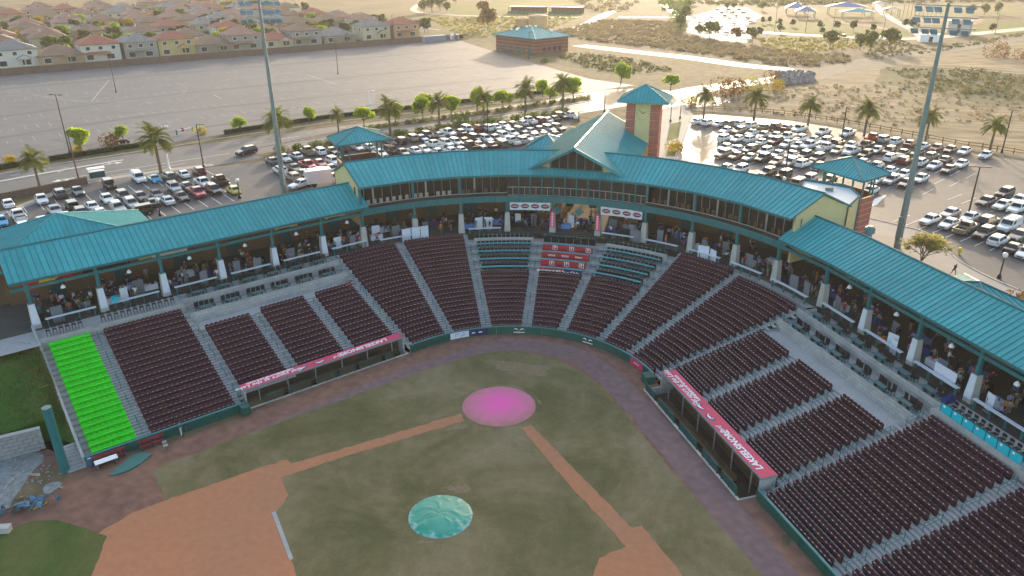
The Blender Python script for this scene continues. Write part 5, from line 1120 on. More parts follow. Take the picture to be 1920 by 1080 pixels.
for (px, r, mt, lab) in (((205, 272), 2.2, 'leaf_rust', 'rust coloured round shrub beside the hedge'), ((375, 252), 1.6, 'leaf_pale', 'yellow green shrub beside the lot gate'), ((20, 305), 1.3, 'leaf_yellow', 'small yellow shrub at the left edge of the avenue'), ((862, 232), 2.4, 'leaf_green', 'big round green shrub at the back of the middle car park'), ((145, 285), 1.2, 'leaf_yellow', 'small yellow shrub under the first street tree'), ((1020, 117), 1.6, 'leaf_dark', 'dark shrub on the verge by the brick building'), ((1445, 152), 3, 'leaf_rust', 'rust brown bush below the trail bend'), ((1352, 180), 4.5, 'leaf_rust', 'large rust brown thicket behind the right car park'), ((1375, 176), 4, 'leaf_rust', 'rounded brown thicket beside the large thicket'), ((1405, 170), 3.5, 'leaf_pale', 'pale green willow bush left of the rock slope'), ((1450, 170), 3.2, 'leaf_yellow', 'golden bush left of the rock slope'), ((1865, 107), 5, 'leaf_rust', 'big rust coloured tree clump in the right field'), ((1915, 112), 3.5, 'leaf_rust', 'smaller rust clump at the right edge of the field'), ((1292, 196), 2.2, 'leaf_yellow', 'yellow autumn tree at the plaza corner'), ((1262, 285), 2.0, 'leaf_yellow', 'thin yellow autumn tree beside the clock tower'), ((1900, 585), 2.2, 'leaf_rust', 'brown shrub behind the ticket booth at the right edge')):
    b = un(*px, ZG); me = bush('shrub', int(px[0]), (r, r, r*.75), 420, .1+.07*r, mt); put('shrub', me, None, False, b, 0, lab, 'shrub')
# thin palo verde beside the walk
t = thing('palo_verde_tree', 'airy pale green tree with bare thin branches beside the walk', 'tree', un(1724, 502, ZG)); m = MB(); tw_ = MB(); rp = random.Random(9)
def limb(p, d, r, depth):
    l = {0: 1.0, 1: 1.1, 2: 1.0, 3: .9, 4: .7}[depth]*rp.uniform(.8, 1.2); q = p+d*l; m.tube(p, q, r, r*.66, 5, cap=False)
    if depth == 4:
        for _ in range(10):
            e = q+Vector((rp.gauss(0, .45), rp.gauss(0, .45), rp.gauss(.1, .4))); b_ = (e-q).orthogonal().normalized()*.03; tw_.tri(q+b_, q-b_, e); 
            for _ in range(3): f = q.lerp(e, rp.uniform(.3, 1)); v = Vector((rp.gauss(0, .16), rp.gauss(0, .16), rp.gauss(0, .16))); tw_.tri(f, f+v, f+Vector((v.y, v.z, v.x))*.5)
        return
    for _ in range(3 if depth else 5):
        e = (d+Vector((rp.gauss(0, .55), rp.gauss(0, .55), rp.uniform(-.1, .35)))).normalized(); limb(q, e, r*.62, depth+1)
limb(Vector((0, 0, -.1)), Vector((0, 0, 1)), .14, 0); m.build('trunk', 'bark', t, world=False); tw_.build('crown', 'leaf_pale', t, world=False)
# scrub: nobody could count it
def inpoly(p, poly):
    x, y = p; c = False; j = len(poly)-1
    for i in range(len(poly)):
        a, b = poly[i], poly[j]
        if (a[1] > y) != (b[1] > y) and x < (b[0]-a[0])*(y-a[1])/(b[1]-a[1])+a[0]: c = not c
        j = i
    return c
def scatter(name, px, n, r, per, size, mat, seed, lab, zz=ZG):
    poly = [un(x, y, zz).xy for x, y in px]; x0, x1 = min(p.x for p in poly), max(p.x for p in poly); y0, y1 = min(p.y for p in poly), max(p.y for p in poly); rs = random.Random(seed); m = MB(); k = 0; g_ = 0
    while k < n and g_ < n*30:
        g_ += 1; p = (rs.uniform(x0, x1), rs.uniform(y0, y1))
        if not inpoly(p, poly): continue
        k += 1; s = r*rs.uniform(.5, 1.5); leaf_cloud(m, [((p[0], p[1], zz+s*.35), (s, s, s*.6))], per, size*rs.uniform(.8, 1.3), rs)
    return m.build(name, mat, kind='stuff', label=lab, cat='scrub')
scatter('scrub', [(1035, 62), (1130, 38), (1285, 42), (1280, 66), (1380, 84), (1490, 98), (1600, 107), (1585, 120), (1480, 126), (1300, 98), (1120, 78)], 1500, 1.1, 26, .45, 'leaf_scrub', 1, 'low grey brown desert scrub covering the far slope')
scatter('scrub', [(1240, 2), (1190, -30), (1480, -40), (1500, 2), (1380, 8)], 350, 2.2, 22, .8, 'leaf_scrub', 2, 'far brown scrub beyond the park')
scatter('weeds', [(0, 136), (330, 109), (640, 88), (850, 76), (640, 84), (330, 103), (0, 131)], 700, .5, 18, .3, 'weed', 3, 'strip of weeds along the foot of the brown wall')
scatter('weeds', [(1280, 200), (1500, 165), (1700, 150), (1920, 140), (1960, 230), (1700, 240), (1400, 212)], 500, .6, 14, .28, 'leaf_scrub', 4, 'sparse dry weeds on the open dirt field')
scatter('weeds', [(1660, 130), (1840, 130), (1940, 150), (1940, 190), (1760, 172)], 350, .7, 16, .3, 'weed', 5, 'green grey weeds on the mound in the dirt field')
scatter('reeds', [(1040, 106), (1080, 100), (1180, 110), (1270, 132), (1180, 138), (1110, 130)], 260, .7, 16, .35, 'weed', 6, 'weeds in the sunken basin beside the brick building')
scatter('weeds', [(1600, 78), (1690, 76), (1740, 92), (1920, 62), (1920, 68), (1760, 97), (1640, 112)], 300, .6, 14, .35, 'weed', 7, 'weeds along the levee beside the dirt track')
scatter('brush', [(1230, 0), (1290, 0), (1300, 55), (1270, 64), (1262, 40)], 60, 2.6, 60, .7, 'leaf_green', 8, 'belt of green brush left of the far car park')
scatter('brush', [(1000, -30), (1180, -40), (1200, 20), (1120, 25), (1090, 10)], 220, 2.6, 30, .9, 'leaf_scrub', 12, 'far brown thickets beyond the driving range')
scatter('far_brush', [(1290, 6), (1420, 2), (1640, -3), (1930, -8), (1930, 4), (1640, 7), (1420, 12)], 420, 2.0, 24, .9, 'weed', 21, 'band of olive brush beyond the far park')
scatter('far_brush', [(1640, -14), (1930, -20), (1930, -10), (1640, -6)], 300, 3.0, 22, 1.2, 'leaf_rust', 22, 'distant band of brown brush at the top right')
scatter('far_brush', [(560, -14), (800, -16), (1000, -18), (1000, -8), (780, -3), (560, -4)], 300, 3.0, 22, 1.3, 'leaf_green', 23, 'distant belt of trees beyond the houses')
scatter('dry_grass', [(870, 68), (930, 72), (1010, 62), (1090, 32), (950, 32), (800, 34)], 500, .8, 14, .5, 'leaf_pale', 24, 'dry grass tufts on the open field behind the brick building')
scatter('dry_grass', [(1420, 72), (1500, 70), (1640, 76), (1600, 92), (1500, 98), (1430, 90)], 260, .6, 12, .5, 'leaf_pale', 25, 'dry grass tufts on the park lawn beside the scrub')
# ------------------------------------------------------------------ lamp posts and light towers
def lamppost(base, top, mat, kind, lab, grp=None):
    b, h = hgt(base, top[1]); t = thing('lamp_post', lab, 'lamp post', b, 0, grp); m = MB(); rr_ = .11 if kind == 'globe' else .14; m.tube((0, 0, 0), (0, 0, h), rr_, rr_*.7, 8); m.lathe((0, 0, 0), [(.3, 0), (.25, .4), (.14, .6)], 8); m.build('pole', mat, t, world=False)
    if kind == 'globe': m = MB(); m.lathe((0, 0, h-.1), [(.12, 0), (.3, .2), (.34, .42), (.22, .64), (.05, .72)], 12); m.build('globe', 'globe', t, smooth=True, world=False)
    else:
        for s in ((-1, 1) if kind == 'twin' else (1,)): m = MB(); m.tube((0, 0, h-.1), (s*.9, 0, h), .05, n=5); m.box((s*1.2, 0, h), (.8, .35, .14)); m.build('lamp_head', mat, t, world=False)
for b, tp_, mt, kd, lb in (((131, 287), (106, 178), 'pole_brown', 'twin', 'tall brown twin-arm lamp post beside the first street tree'), ((149, 342), (126, 245), 'pole_brown', 'single', 'tall brown post at the kerb of the left car park'), ((218, 173), (202, 105), 'pole_brown', 'twin', 'brown twin-arm lamp post standing in the empty lot at left'), ((634, 139), (630, 76), 'pole_brown', 'twin', 'brown lamp post in the middle of the empty lot'), ((382, 313), (368, 233), 'pole_black', 'single', 'black lamp post at the left car park entrance'), ((915, 264), (914, 191), 'pole_black', 'twin', 'black lamp post among the cars of the middle car park'), ((992, 110), (991, 60), 'pole_brown', 'single', 'dark lamp post in front of the far brick building'), ((1133, 210), (1133, 171), 'pole_black', 'single', 'black lamp post beside the road bend'), ((1085, 228), (1084, 209), 'pole_black', 'single', 'short black post right of the middle car park'), ((694, 196), (693, 170), 'white', 'single', 'thin white lamp post at the edge of the empty lot'), ((318, 318), (300, 236), 'white', 'single', 'thin white lamp post beside the left car park palm'), ((1577, 264), (1587, 200), 'pole_black', 'single', 'black lamp post at the back of the right car park'), ((1813, 412), (1839, 313), 'pole_black', 'twin', 'tall black lamp post among the near right cars'), ((1878, 287), (1898, 207), 'pole_black', 'single', 'black lamp post at the far right corner of the lot'), ((1470, 342), (1478, 258), 'pole_black', 'single', 'black lamp post in the middle of the right car park'), ((60, 121), (51, 75), 'pole_brown', 'single', 'dark lamp post in front of the white house at left'), ((414, 103), (409, 48), 'pole_brown', 'single', 'dark lamp post in front of the single-storey tan house'), ((738, 80), (735, 28), 'pole_brown', 'single', 'dark lamp post in front of the cream house'), ((1873, 522), (1880, 482), 'pole_black', 'globe', 'black globe lamp on the walk at the right edge'), ((450, 372), (448, 341), 'pole_black', 'globe', 'black globe lamp beside the yellow hatchback'), ((301, 405), (296, 378), 'pole_black', 'globe', 'black globe lamp beside the dark olive off-roader'), ((579, 350), (576, 322), 'pole_black', 'globe', 'black globe lamp beside the white box truck'), ((1468, 356), (1467, 338), 'pole_black', 'globe', 'white globe lamp just behind the suite roof'), ((1257, 228), (1252, 194), 'pole_black', 'globe', 'globe lamp right of the clock tower'), ((1275, 222), (1274, 190), 'pole_black', 'globe', 'globe lamp on the plaza right of the clock tower')): lamppost(b, tp_, mt, kd, lb)
def light_tower(lab, b, H, cols, face, wd):
    t = thing('light_tower', lab, 'light tower', (b[0], b[1], ZG), face); m = MB(); m.tube((0, 0, 0), (0, 0, H), .48, .2, 12); m.build('pole', 'steel_grey', t, world=False)
    m = MB(); m.box((0, -.55, 3.2), (.7, .4, 3.2)); m.build('control_box', 'steel_grey', t, world=False)
    for r_ in range(3):
        z = H-.3-r_*1.35; m = MB(); m.box((0, 0, z), (wd, .14, .14)); arm = m.build('cross_arm', 'steel_grey', t, world=False)
        for x in cols:
            m = MB(); c, s = cos(.95), sin(.95)   # shallow shade tipped toward the field
            P_ = [(-.46, -.02, -.42), (.46, -.02, -.42), (.4, .25, -.3), (-.4, .25, -.3), (-.46, -.02, .5), (.46, -.02, .5), (.4, .25, .4), (-.4, .25, .4)]
            rot = lambda p: (x+p[0], -.3+p[1]*cos(.9)-p[2]*sin(.9)*-1*-1, z-.45+p[1]*sin(.9)*-1+p[2]*cos(.9))
            m.hexa([rot(p) for p in P_]); fl = m.build('floodlight', 'lamp_hood', t, world=False)
            m = MB(); m.add([rot((a, -.035, b_)) for a, b_ in ((-.42, -.38), (.42, -.38), (.42, .46), (-.42, .46))], [(0, 1, 2, 3)]); m.build('lens', 'lamp_glass', fl, world=False)
fL = atan2(-55.2-20, 47.6+66)
light_tower('tall grey floodlight tower left of the suites', (-55.2, 47.6), 32.6, [-2.7, -1.65, .9, 1.9, 2.9], .35, 6.4)
light_tower('tall grey floodlight tower at right with angled lamp shades', (45.1, 46.5), 32.9, [-3.3, -2.0, -1.0, 1.3, 2.6], -.45, 7.4)
# rail fence along the right lot
fn = thing('rail_fence', 'brown wooden rail fence behind the right car park', 'fence', un(1500, 222, ZG)); c = cr([un(x, y, ZG) for x, y in ((1296, 204), (1330, 206), (1480, 217), (1640, 243), (1790, 272), (1850, 281), (1960, 299))], 16); acc = 0; last = None
posts = [c[0]]
for a, b in zip(c, c[1:]):
    acc += (b-a).length
    if acc > 2.6: posts.append(b); acc = 0
for i, p in enumerate(posts):
    m = MB(); m.box((p.x, p.y, ZG+.65), (.18, .18, 1.3)); m.build('post', 'wood', fn)
    if i:
        for z in (.55, 1.1): m = MB(); q = posts[i-1]; m.tube((q.x, q.y, ZG+z), (p.x, p.y, ZG+z), .07, n=5); m.build('rail', 'wood', fn)
for T_ in TREES+PALMS:
    for ch in CH.get(T_.name, ()): bpy.data.objects.remove(ch)
    bpy.data.objects.remove(T_)
# ------------------------------------------------------------------ neighbourhood behind the lot
WA, WB = un(-420, 177, ZG), un(855, 73.5, ZG); al = (WB-WA); al.z = 0; WLEN = al.length; al.normalize(); aw = Vector((-al.y, al.x, 0)); AN = atan2(al.y, al.x)
pm('yard', (.16, .13, .09), .95, .3, .06, col2=(.09, .10, .045), scale2=.3); pm('block_brown', (.135, .085, .065), .92, .15, .6); pm('street', (.10, .098, .1), .85); pm('drive', (.42, .39, .35), .85)
ZN = ZG+1.9
def nb(s, d, z=0): return WA+al*s+aw*d+Vector((0, 0, z))
sheet('neighbourhood_yards', [nb(-200, 1), nb(WLEN+5, 1), nb(WLEN+30, 320), nb(-200, 420)], ZN, 'yard')
m = MB(); a_, b_ = nb(WLEN+5, 1), nb(WLEN+30, 320); m.quad((a_.x, a_.y, ZG-.2), (b_.x+9, b_.y, ZG-.2), (b_.x, b_.y, ZN), (a_.x, a_.y, ZN)); m.build('yard_bank', 'yard', kind='structure')
for d in (33, 94, 153, 213, 281): sheet('street', [nb(-200, d-4.5), nb(WLEN-20, d-4.5), nb(WLEN-20, d+4.5), nb(-200, d+4.5)], ZN+.03, 'street')
sx_ = (un(668, 45, ZG)-WA).dot(al)
sheet('street', [nb(sx_-4.5, 28), nb(sx_+4.5, 28), nb(sx_+4.5, 320), nb(sx_-4.5, 320)], ZN+.035, 'street'); sheet('side_walk', [nb(sx_+5, 28), nb(sx_+7, 28), nb(sx_+7, 320), nb(sx_+5, 320)], ZN+.06, 'concrete_walk')
wl = thing('boundary_wall', 'long brown block wall between the lot and the houses', 'wall', nb(WLEN/2, 0))
n = int(WLEN/6)
for i in range(n):
    p = nb(WLEN*(i+.5)/n, 0); m = MB(); m.box((p.x, p.y, ZG+1.25), (WLEN/n-.03, .25, 2.5), AN); m.build('wall_panel', 'block_brown', wl)
    m = MB(); p = nb(WLEN*i/n, 0); m.box((p.x, p.y, ZG+1.3), (.45, .4, 2.7), AN); m.build('pillar', 'block_brown', wl)
HW = {'cream': (.52, .44, .31), 'white': (.58, .55, .49), 'tan': (.38, .27, .17), 'grey': (.31, .285, .25), 'yellow': (.52, .40, .18), 'peach': (.48, .30, .18), 'taupe': (.29, .23, .175)}
HR = {'red-brown': (.32, .11, .075), 'brown': (.23, .145, .10), 'grey': (.21, .195, .185), 'dusty rose': (.31, .165, .125)}
for k, c in HW.items(): pm('hw_'+k, c, .9, .06, .4)
for k, c in HR.items(): pm('hr_'+k, c, .85, .16, .5, bump=.2, streak=(1, 1, 3))
pm('solar', (.012, .018, .04), .15, spec=.6)
def house(kind):
    t = thing('house', 'x', 'house'); two = kind in 'ABE'; w, d = {'A': (13, 12), 'B': (11.5, 14), 'C': (14.5, 13), 'D': (12.5, 12), 'E': (13.5, 11)}[kind]; H = 5.6 if two else 3.0
    m = MB(); m.box((0, 0, H/2), (w, d, H)); wa = m.build('wall', 'hw_cream', t, world=False)
    def hipr(cx, cy, w, d, z, pitch=.42, ov=.5, ridge=True, name='roof'):
        a, b = w/2+ov, d/2+ov; h = min(a, b)*pitch; q = MB()
        if a >= b: r0, r1 = (cx-(a-b), cy, z+h), (cx+(a-b), cy, z+h)
        else: r0, r1 = (cx, cy-(b-a), z+h), (cx, cy+(b-a), z+h)
        c = [(cx-a, cy-b, z), (cx+a, cy-b, z), (cx+a, cy+b, z), (cx-a, cy+b, z)]
        if a >= b: q.add(c+[r0, r1], [(0, 1, 5, 4), (1, 2, 5), (2, 3, 4, 5), (3, 0, 4)])
        else: q.add(c+[r0, r1], [(0, 1, 4), (1, 2, 5, 4), (2, 3, 5), (3, 0, 4, 5)])
        for i in range(4): p, r = Vector(c[i]), Vector(c[(i+1) % 4]); dn = Vector((0, 0, .2)); q.quad(p-dn, r-dn, r, p)
        return q.build(name, 'hr_brown', t, world=False)
    rf = hipr(0, 0, w, d, H)
    m = MB(); m.box((w*.2, d*.12, H+2.2), (.5, .5, 1.0)); m.build('chimney', 'hw_cream', rf, world=False)
    if two and kind != 'E': hipr(-w*.1, -d/2-1.1, w*.62, 2.4, 2.9, .3, .25, name='porch_roof')
    if kind in 'CDE':   # gabled patio
        q = MB(); x = w*.18; y = -d/2-1.8; q.add([(x-2.6, y, 2.6), (x+2.6, y, 2.6), (x, y, 3.9), (x-2.6, -d/2+2, 2.6), (x+2.6, -d/2+2, 2.6), (x, -d/2+2, 3.9)], [(0, 2, 5, 3), (2, 1, 4, 5)]); q.build('porch_roof', 'hr_brown', t, world=False)
        q = MB(); q.add([(x-2.5, y+.1, 2.6), (x+2.5, y+.1, 2.6), (x, y+.1, 3.8)], [(0, 1, 2)]); q.build('porch_gable', 'hw_cream', t, world=False)
        for s in (-2.3, 0, 2.3): q = MB(); q.box((x+s, y+.2, 1.3), (.3, .3, 2.6)); q.build('porch_post', 'hw_cream', t, world=False)
    def win(x, y, z, ww, hh, ax):
        q = MB(); q.box((x, y, z), (ww+.25, .12, hh+.25) if ax == 'x' else (.12, ww+.25, hh+.25)); f = q.build('window', 'white', t, world=False)
        s = -.08 if (y < 0 if ax == 'x' else x < 0) else .08; q = MB(); q.box((x, y+s, z) if ax == 'x' else (x+s, y, z), (ww, .06, hh) if ax == 'x' else (.06, ww, hh)); q.build('pane', 'glass_dark', f, world=False)
    if two:
        for x in (-.32, 0, .33): win(x*w, -d/2, 4.3, 1.3, 1.1, 'x')
        for y in (-.25, .2): win(w/2, y*d, 4.3, 1.0, 1.0, 'y'); win(-w/2, y*d, 4.3, 1.0, 1.0, 'y')
    for x, ww in ((-.3, 2.2), (.22, 2.6)): win(x*w, -d/2, 1.4, ww, 1.6, 'x')
    for y in (-.2, .25): win(w/2, y*d, 1.6, 1.1, 1.1, 'y')
    q = MB(); q.box((-w*.2, d/2, 1.2), (4.8, .15, 2.3)); q.build('garage_door', 'white', t, world=False); q = MB(); q.box((w*.25, d/2, 1.1), (1.1, .12, 2.1)); q.build('door', 'wood', t, world=False)
    if kind == 'B': q = MB(); h = (min(w, d)/2+.5)*.42; q.hexa([(-3, -d*.42, H+.55), (3, -d*.42, H+.55), (3, -d*.16, H+1.95), (-3, -d*.16, H+1.95), (-3, -d*.42, H+.63), (3, -d*.42, H+.63), (3, -d*.16, H+2.03), (-3, -d*.16, H+2.03)]); q.build('solar_panel', 'solar', rf, world=False)
    return t
HP = {k: house(k) for k in 'ABCDE'}
rh = random.Random(21)
FRONT = [(-70, 'A', 'tan', 'brown'), (35, 'E', 'white', 'grey'), (118, 'C', 'tan', 'brown'), (194, 'A', 'white', 'red-brown'), (268, 'B', 'grey', 'grey'), (337, 'E', 'yellow', 'red-brown'), (407, 'C', 'taupe', 'brown'), (466, 'A', 'grey', 'dusty rose'), (530, 'D', 'cream', 'red-brown'), (583, 'A', 'grey', 'brown'), (645, 'C', 'taupe', 'grey'), (718, 'E', 'cream', 'grey'), (775, 'A', 'peach', 'red-brown')]
hs = []
for x, k, wc, rc_ in FRONT:
    y = 137-(x)*.0735; p = un(x, y, ZG); s = (p-WA).dot(al); hs.append((s, 12, k, wc, rc_, 0, 0))
rows = [(54, pi), (78, 0), (110, pi), (137, 0), (170, pi), (197, 0), (230, pi), (262, 0), (300, pi)]
for ri, (dd, rz) in enumerate(rows):
    s = -150+rh.uniform(0, 8)
    while s < WLEN+10:
        p = nb(s, dd, ZG*0); x, y, _ = proj((p.x, p.y, ZN+3))
        if -25 < x < 742+1.25*y and y > -14 and abs(s-sx_) > 14: hs.append((s, dd, rh.choice('ABBEACDA'), rh.choice(('cream', 'white', 'tan', 'grey', 'peach', 'taupe', 'cream', 'peach')), rh.choice(('red-brown', 'brown', 'grey', 'dusty rose', 'dusty rose', 'brown')), rz, ri+1))
        s += 17.5+rh.uniform(-.8, 1.5)
cntr = defaultdict(int); TWO = {'A': 'two-storey', 'B': 'two-storey', 'E': 'two-storey', 'C': 'single-storey', 'D': 'single-storey'}
for s, dd, k, wc, rc_, rz, ri in sorted(hs, key=lambda q: (q[6], q[0])):
    cntr[ri] += 1; p = nb(s, dd)
    dup(HP[k], (p.x, p.y, ZN), AN+rz, f'{TWO[k]} {wc} house with {rc_} roof, {ordn(cntr[ri])} from left in {ordn(ri+1)} row behind the wall', 'suburban houses', {'hw_cream': 'hw_'+wc, 'hr_brown': 'hr_'+rc_}, (1.06, 1.06, 1.12))
for h_ in HP.values():
    for ch in CH.get(h_.name, ()):
        for g_ in CH.get(ch.name, ()): bpy.data.objects.remove(g_)
        bpy.data.objects.remove(ch)
    bpy.data.objects.remove(h_)
# garden trees between the houses
GT = [crown_tree('garden_tree', s, 6.0, 2.9, 700, .55, lm, asp=a) for s, lm, a in ((31, 'leaf_green', 1.1), (32, 'leaf_lime', 1.0), (33, 'leaf_dark', 1.3), (34, 'leaf_yellow', .9), (35, 'leaf_rust', 1.0))]
GN = ['green', 'lime green', 'dark green', 'yellow', 'rust']
gi = 0; ct = Counter(); spots = []
for i in range(800):
    dd = rh.choice((22, 25, 41, 44, 65, 67, 86, 101, 122, 125, 145, 161, 183, 186, 205, 222, 245, 250)); s = rh.uniform(-140, WLEN); p = nb(s, dd); x, y, _ = proj((p.x, p.y, ZG+2))
    if not (0 < x < 755+1.2*y and y > -8): continue
    if any(abs(s-h[0]) < 8.2 and abs(dd-h[1]) < 8 for h in hs): continue
    if len(spots) < 235: spots.append((x, p))
for x, p in sorted(spots, key=lambda q: q[0]):
    k = rh.choice((0, 0, 1, 1, 2, 2, 3)); ct[k] += 1; dup(GT[k], (p.x, p.y, ZN), rh.uniform(0, 6), f'{ordn(ct[k])} {GN[k]} garden tree from the left among the houses', 'garden trees', None, rh.uniform(.7, 1.25))
# trees by golf course and park
FT = [(795, 24, 1.4, 0), (810, 22, 1.9, 0), (825, 20, 1.8, 0), (838, 24, 1.2, 0), (855, 8, 1.5, 0), (915, 55, 1.9, 4), (908, 30, 1.6, 4), (1290, 20, 1.6, 1), (1285, 40, 1.5, 0), (1275, 58, 1.4, 0), (1310, 68, .9, 0), (1330, 72, 1.3, 0), (1340, 70, 1.2, 0), (1380, 76, 1.0, 4), (1410, 80, 1.1, 0), (1556, 90, 1.2, 0), (1612, 94, 1.1, 0), (1632, 95, 1.3, 0), (1666, 92, 1.4, 0), (1400, 70, .7, 2), (1422, 69, .7, 2), (1463, 61, .7, 2), (1485, 50, .6, 2), (1537, 55, .7, 2), (1567, 56, .7, 2), (1600, 58, .8, 2), (1635, 60, .6, 2), (1712, 56, .9, 2), (1697, 52, .7, 2), (1430, 45, .6, 2), (1442, 44, .6, 2), (1460, 48, .6, 2), (1820, 27, 1.0, 0), (1845, 28, 1.1, 0), (1870, 27, 1.2, 0), (1540, 64, .5, 2), (1625, 72, .6, 2), (1362, 20, .9, 0), (1376, 18, .8, 0), (1430, 20, 1, 0), (1860, 60, .7, 4), (1300, 8, 1.5, 1)]
for i, (x, y, s, k) in enumerate(sorted(FT)):
    p = un(x, y, ZG); dup(GT[k], (p.x, p.y, ZG), rh.uniform(0, 6), f'{ordn(i+1)} {GN[k]} tree from the left in the far parkland', 'far park trees', None, s)
for T_ in GT:
    for ch in CH.get(T_.name, ()): bpy.data.objects.remove(ch)
    bpy.data.objects.remove(T_)
# ------------------------------------------------------------------ far things
pm('container', (.22, .25, .30), .6); pm('tank', (.55, .36, .18), .7); pm('blue_roof', (.10, .19, .36), .5); pm('green_net', (.03, .16, .08), .8); pm('tin_roof', (.48, .44, .38), .5)
p = nb((un(806, 77, ZG)-WA).dot(al), -3); m = MB(); m.box((p.x, p.y, ZG+1.45), (12.2, 2.5, 2.7), AN)
t = thing('shipping_container', 'grey shipping container against the brown wall', 'container', (p.x, p.y, ZG)); m.build('box', 'container', t)
for k in range(40):
    q = p+al*(-5.9+k*.3)-aw*1.27; m = MB(); m.box((q.x, q.y, ZG+1.45), (.12, .06, 2.5), AN); m.build('rib', 'container', t)
for x, c_, lb in ((848, 'white', 'white portable toilet right of the container'), (858, 'brick_dark', 'dark red portable toilet right of the white one')):
    p = un(x, 75, ZG); t = thing('portable_toilet', lb, 'toilet', (p.x, p.y, ZG), AN); m = MB(); m.box((0, 0, 1.2), (1.5, 1.5, 2.4)); m.build('cabin', c_, t, world=False); m = MB(); m.hexa([(-.8, -.8, 2.4), (.8, -.8, 2.4), (.8, .8, 2.4), (-.8, .8, 2.4), (-.5, -.5, 2.75), (.5, -.5, 2.75), (.5, .5, 2.75), (-.5, .5, 2.75)]); m.build('roof', 'white', t, world=False); m = MB(); m.box((0, -.78, 1.1), (.8, .05, 2.0)); m.build('door', 'container', t, world=False)
for (x, y), r, h, lb in (((1009, 52), 5.5, 6.5, 'tan water tank nearer the scrub, behind the brick building'), ((982, 50), 5, 4.5, 'lower tan water tank half hidden by the teal roof')):
    p = un(x, y, ZG); m = MB(); m.lathe((p.x, p.y, ZG), [(r, 0), (r, h), (r*.5, h+.7), (.1, h+.9)], 20); t = thing('water_tank', lb, 'tank', (p.x, p.y, ZG)); m.build('shell', 'tank', t)
    m = MB(); m.path([(p.x+r*1.01*cos(a*.3), p.y+r*1.01*sin(a*.3), ZG+h+1) for a in range(22)], .06, 4); m.build('railing', 'tank', t)
for x0, x1, y, lb in ((954, 1022, 24, 'left half of the long driving range shelter'), (1030, 1092, 25, 'right half of the long driving range shelter')):
    a, b = un(x0, y, ZG), un(x1, y+1, ZG); c = (a+b)/2; d = b-a; an = atan2(d.y, d.x); L_ = d.length; t = thing('range_shelter', lb, 'shelter', c, an)
    m = MB(); m.box((0, 2, 4.2), (L_, 7, .35)); m.build('roof', 'tin_roof', t, world=False); m = MB(); m.box((0, 5, 2.1), (L_, .3, 4.0)); m.build('back_wall', 'brick_dark', t, world=False)
    for k in range(9): m = MB(); m.box((-L_/2+.5+(L_-1)*k/8, -1, 2.1), (.3, .3, 4.2)); m.build('post', 'wood', t, world=False)
    m = MB(); m.box((0, -2.5, .7), (L_, .15, 1.4)); m.build('net', 'green_net', t, world=False)
def park_roof(px, w, d, z, za, mat, lb):
    p = un(*px, ZG); t = thing('park_pavilion', lb, 'pavilion', p); m = MB(); q = [(-w/2, -d/2, z), (w/2, -d/2, z), (w/2, d/2, z), (-w/2, d/2, z), (0, 0, za)]; m.add(q, [(0, 1, 4), (1, 2, 4), (2, 3, 4), (3, 0, 4), (3, 2, 1, 0)]); m.build('roof', mat, t, world=False)
    for x in (-1, 1):
        for y in (-1, 1): m = MB(); m.box((x*w*.42, y*d*.42, z/2), (.5, .5, z)); m.build('post', 'brick_line', t, world=False)
park_roof((1491, 26), 14, 14, 4, 7.5, 'blue_roof', 'left blue roofed pavilion in the far park'); park_roof((1509, 33), 13, 13, 4, 7, 'blue_roof', 'blue roofed pavilion right of the left park pavilion'); park_roof((1585, 27), 26, 12, 5, 8, 'blue_roof', 'wide blue roofed building in the far park'); park_roof((1606, 36), 20, 10, 4.5, 6.5, 'teal_roof', 'teal roofed dugout building behind the far ball field'); park_roof((1648, 20), 9, 9, 5, 6.5, 'tin_roof', 'pale roofed stand between the far ball fields'); park_roof((1670, 32), 10, 8, 5, 6.5, 'tin_roof', 'pale roofed booth beside the park road')
for x, y, w_, h_, mt, lb in ((1793, 62, 10, 6, 'tin_roof', 'pale storage box left of its twin beyond the light tower'), (1801, 62, 8, 6, 'container', 'blue grey storage box right of the light tower'), (1742, 78, 9, 3.2, 'white', 'long white trailer parked by the park road')):
    p = un(x, y, ZG); t = thing('storage_box', lb, 'container', p); m = MB(); m.box((0, 0, h_/2), (w_, w_*.6, h_)); m.build('body', mt, t, world=False); m = MB(); m.box((0, 0, h_+.1), (w_+.3, w_*.6+.3, .2)); m.build('roof', 'white', t, world=False); m = MB(); m.box((0, -w_*.3-.03, h_*.4), (1.6, .06, h_*.7)); m.build('door', 'trim_dark', t, world=False)
t = thing('backstop_fence', 'tall mesh backstop poles of the far ball field', 'fence', un(1700, 40, ZG))
for k in range(10):
    p = un(1690+k*8, 40-k*1.2+abs(k-5)*.8, ZG); m = MB(); m.tube(p, p+Vector((0, 0, 12)), .12, n=5); m.build('post', 'steel_grey', t)
for i, (x, y, ty) in enumerate([(1555, 20, -12), (1670, 30, -8), (1715, 25, -10), (1840, 12, -14), (1510, 60, 30), (1560, 66, 44), (1655, 66, 44), (1865, 64, 40), (1452, 60, 32)]):
    p = un(x, y, ZG); m = MB(); h = 12 if ty > 0 else 20; t = thing('park_light_pole', f'{ordn(i+1)} slim light pole listed across the far park', 'pole', p); m.tube((0, 0, 0), (0, 0, h), .18, .1, 6); m.build('pole', 'steel_grey', t, world=False); m = MB(); m.box((0, 0, h), (1.6, .3, .4)); m.build('lamp_head', 'steel_grey', t, world=False)
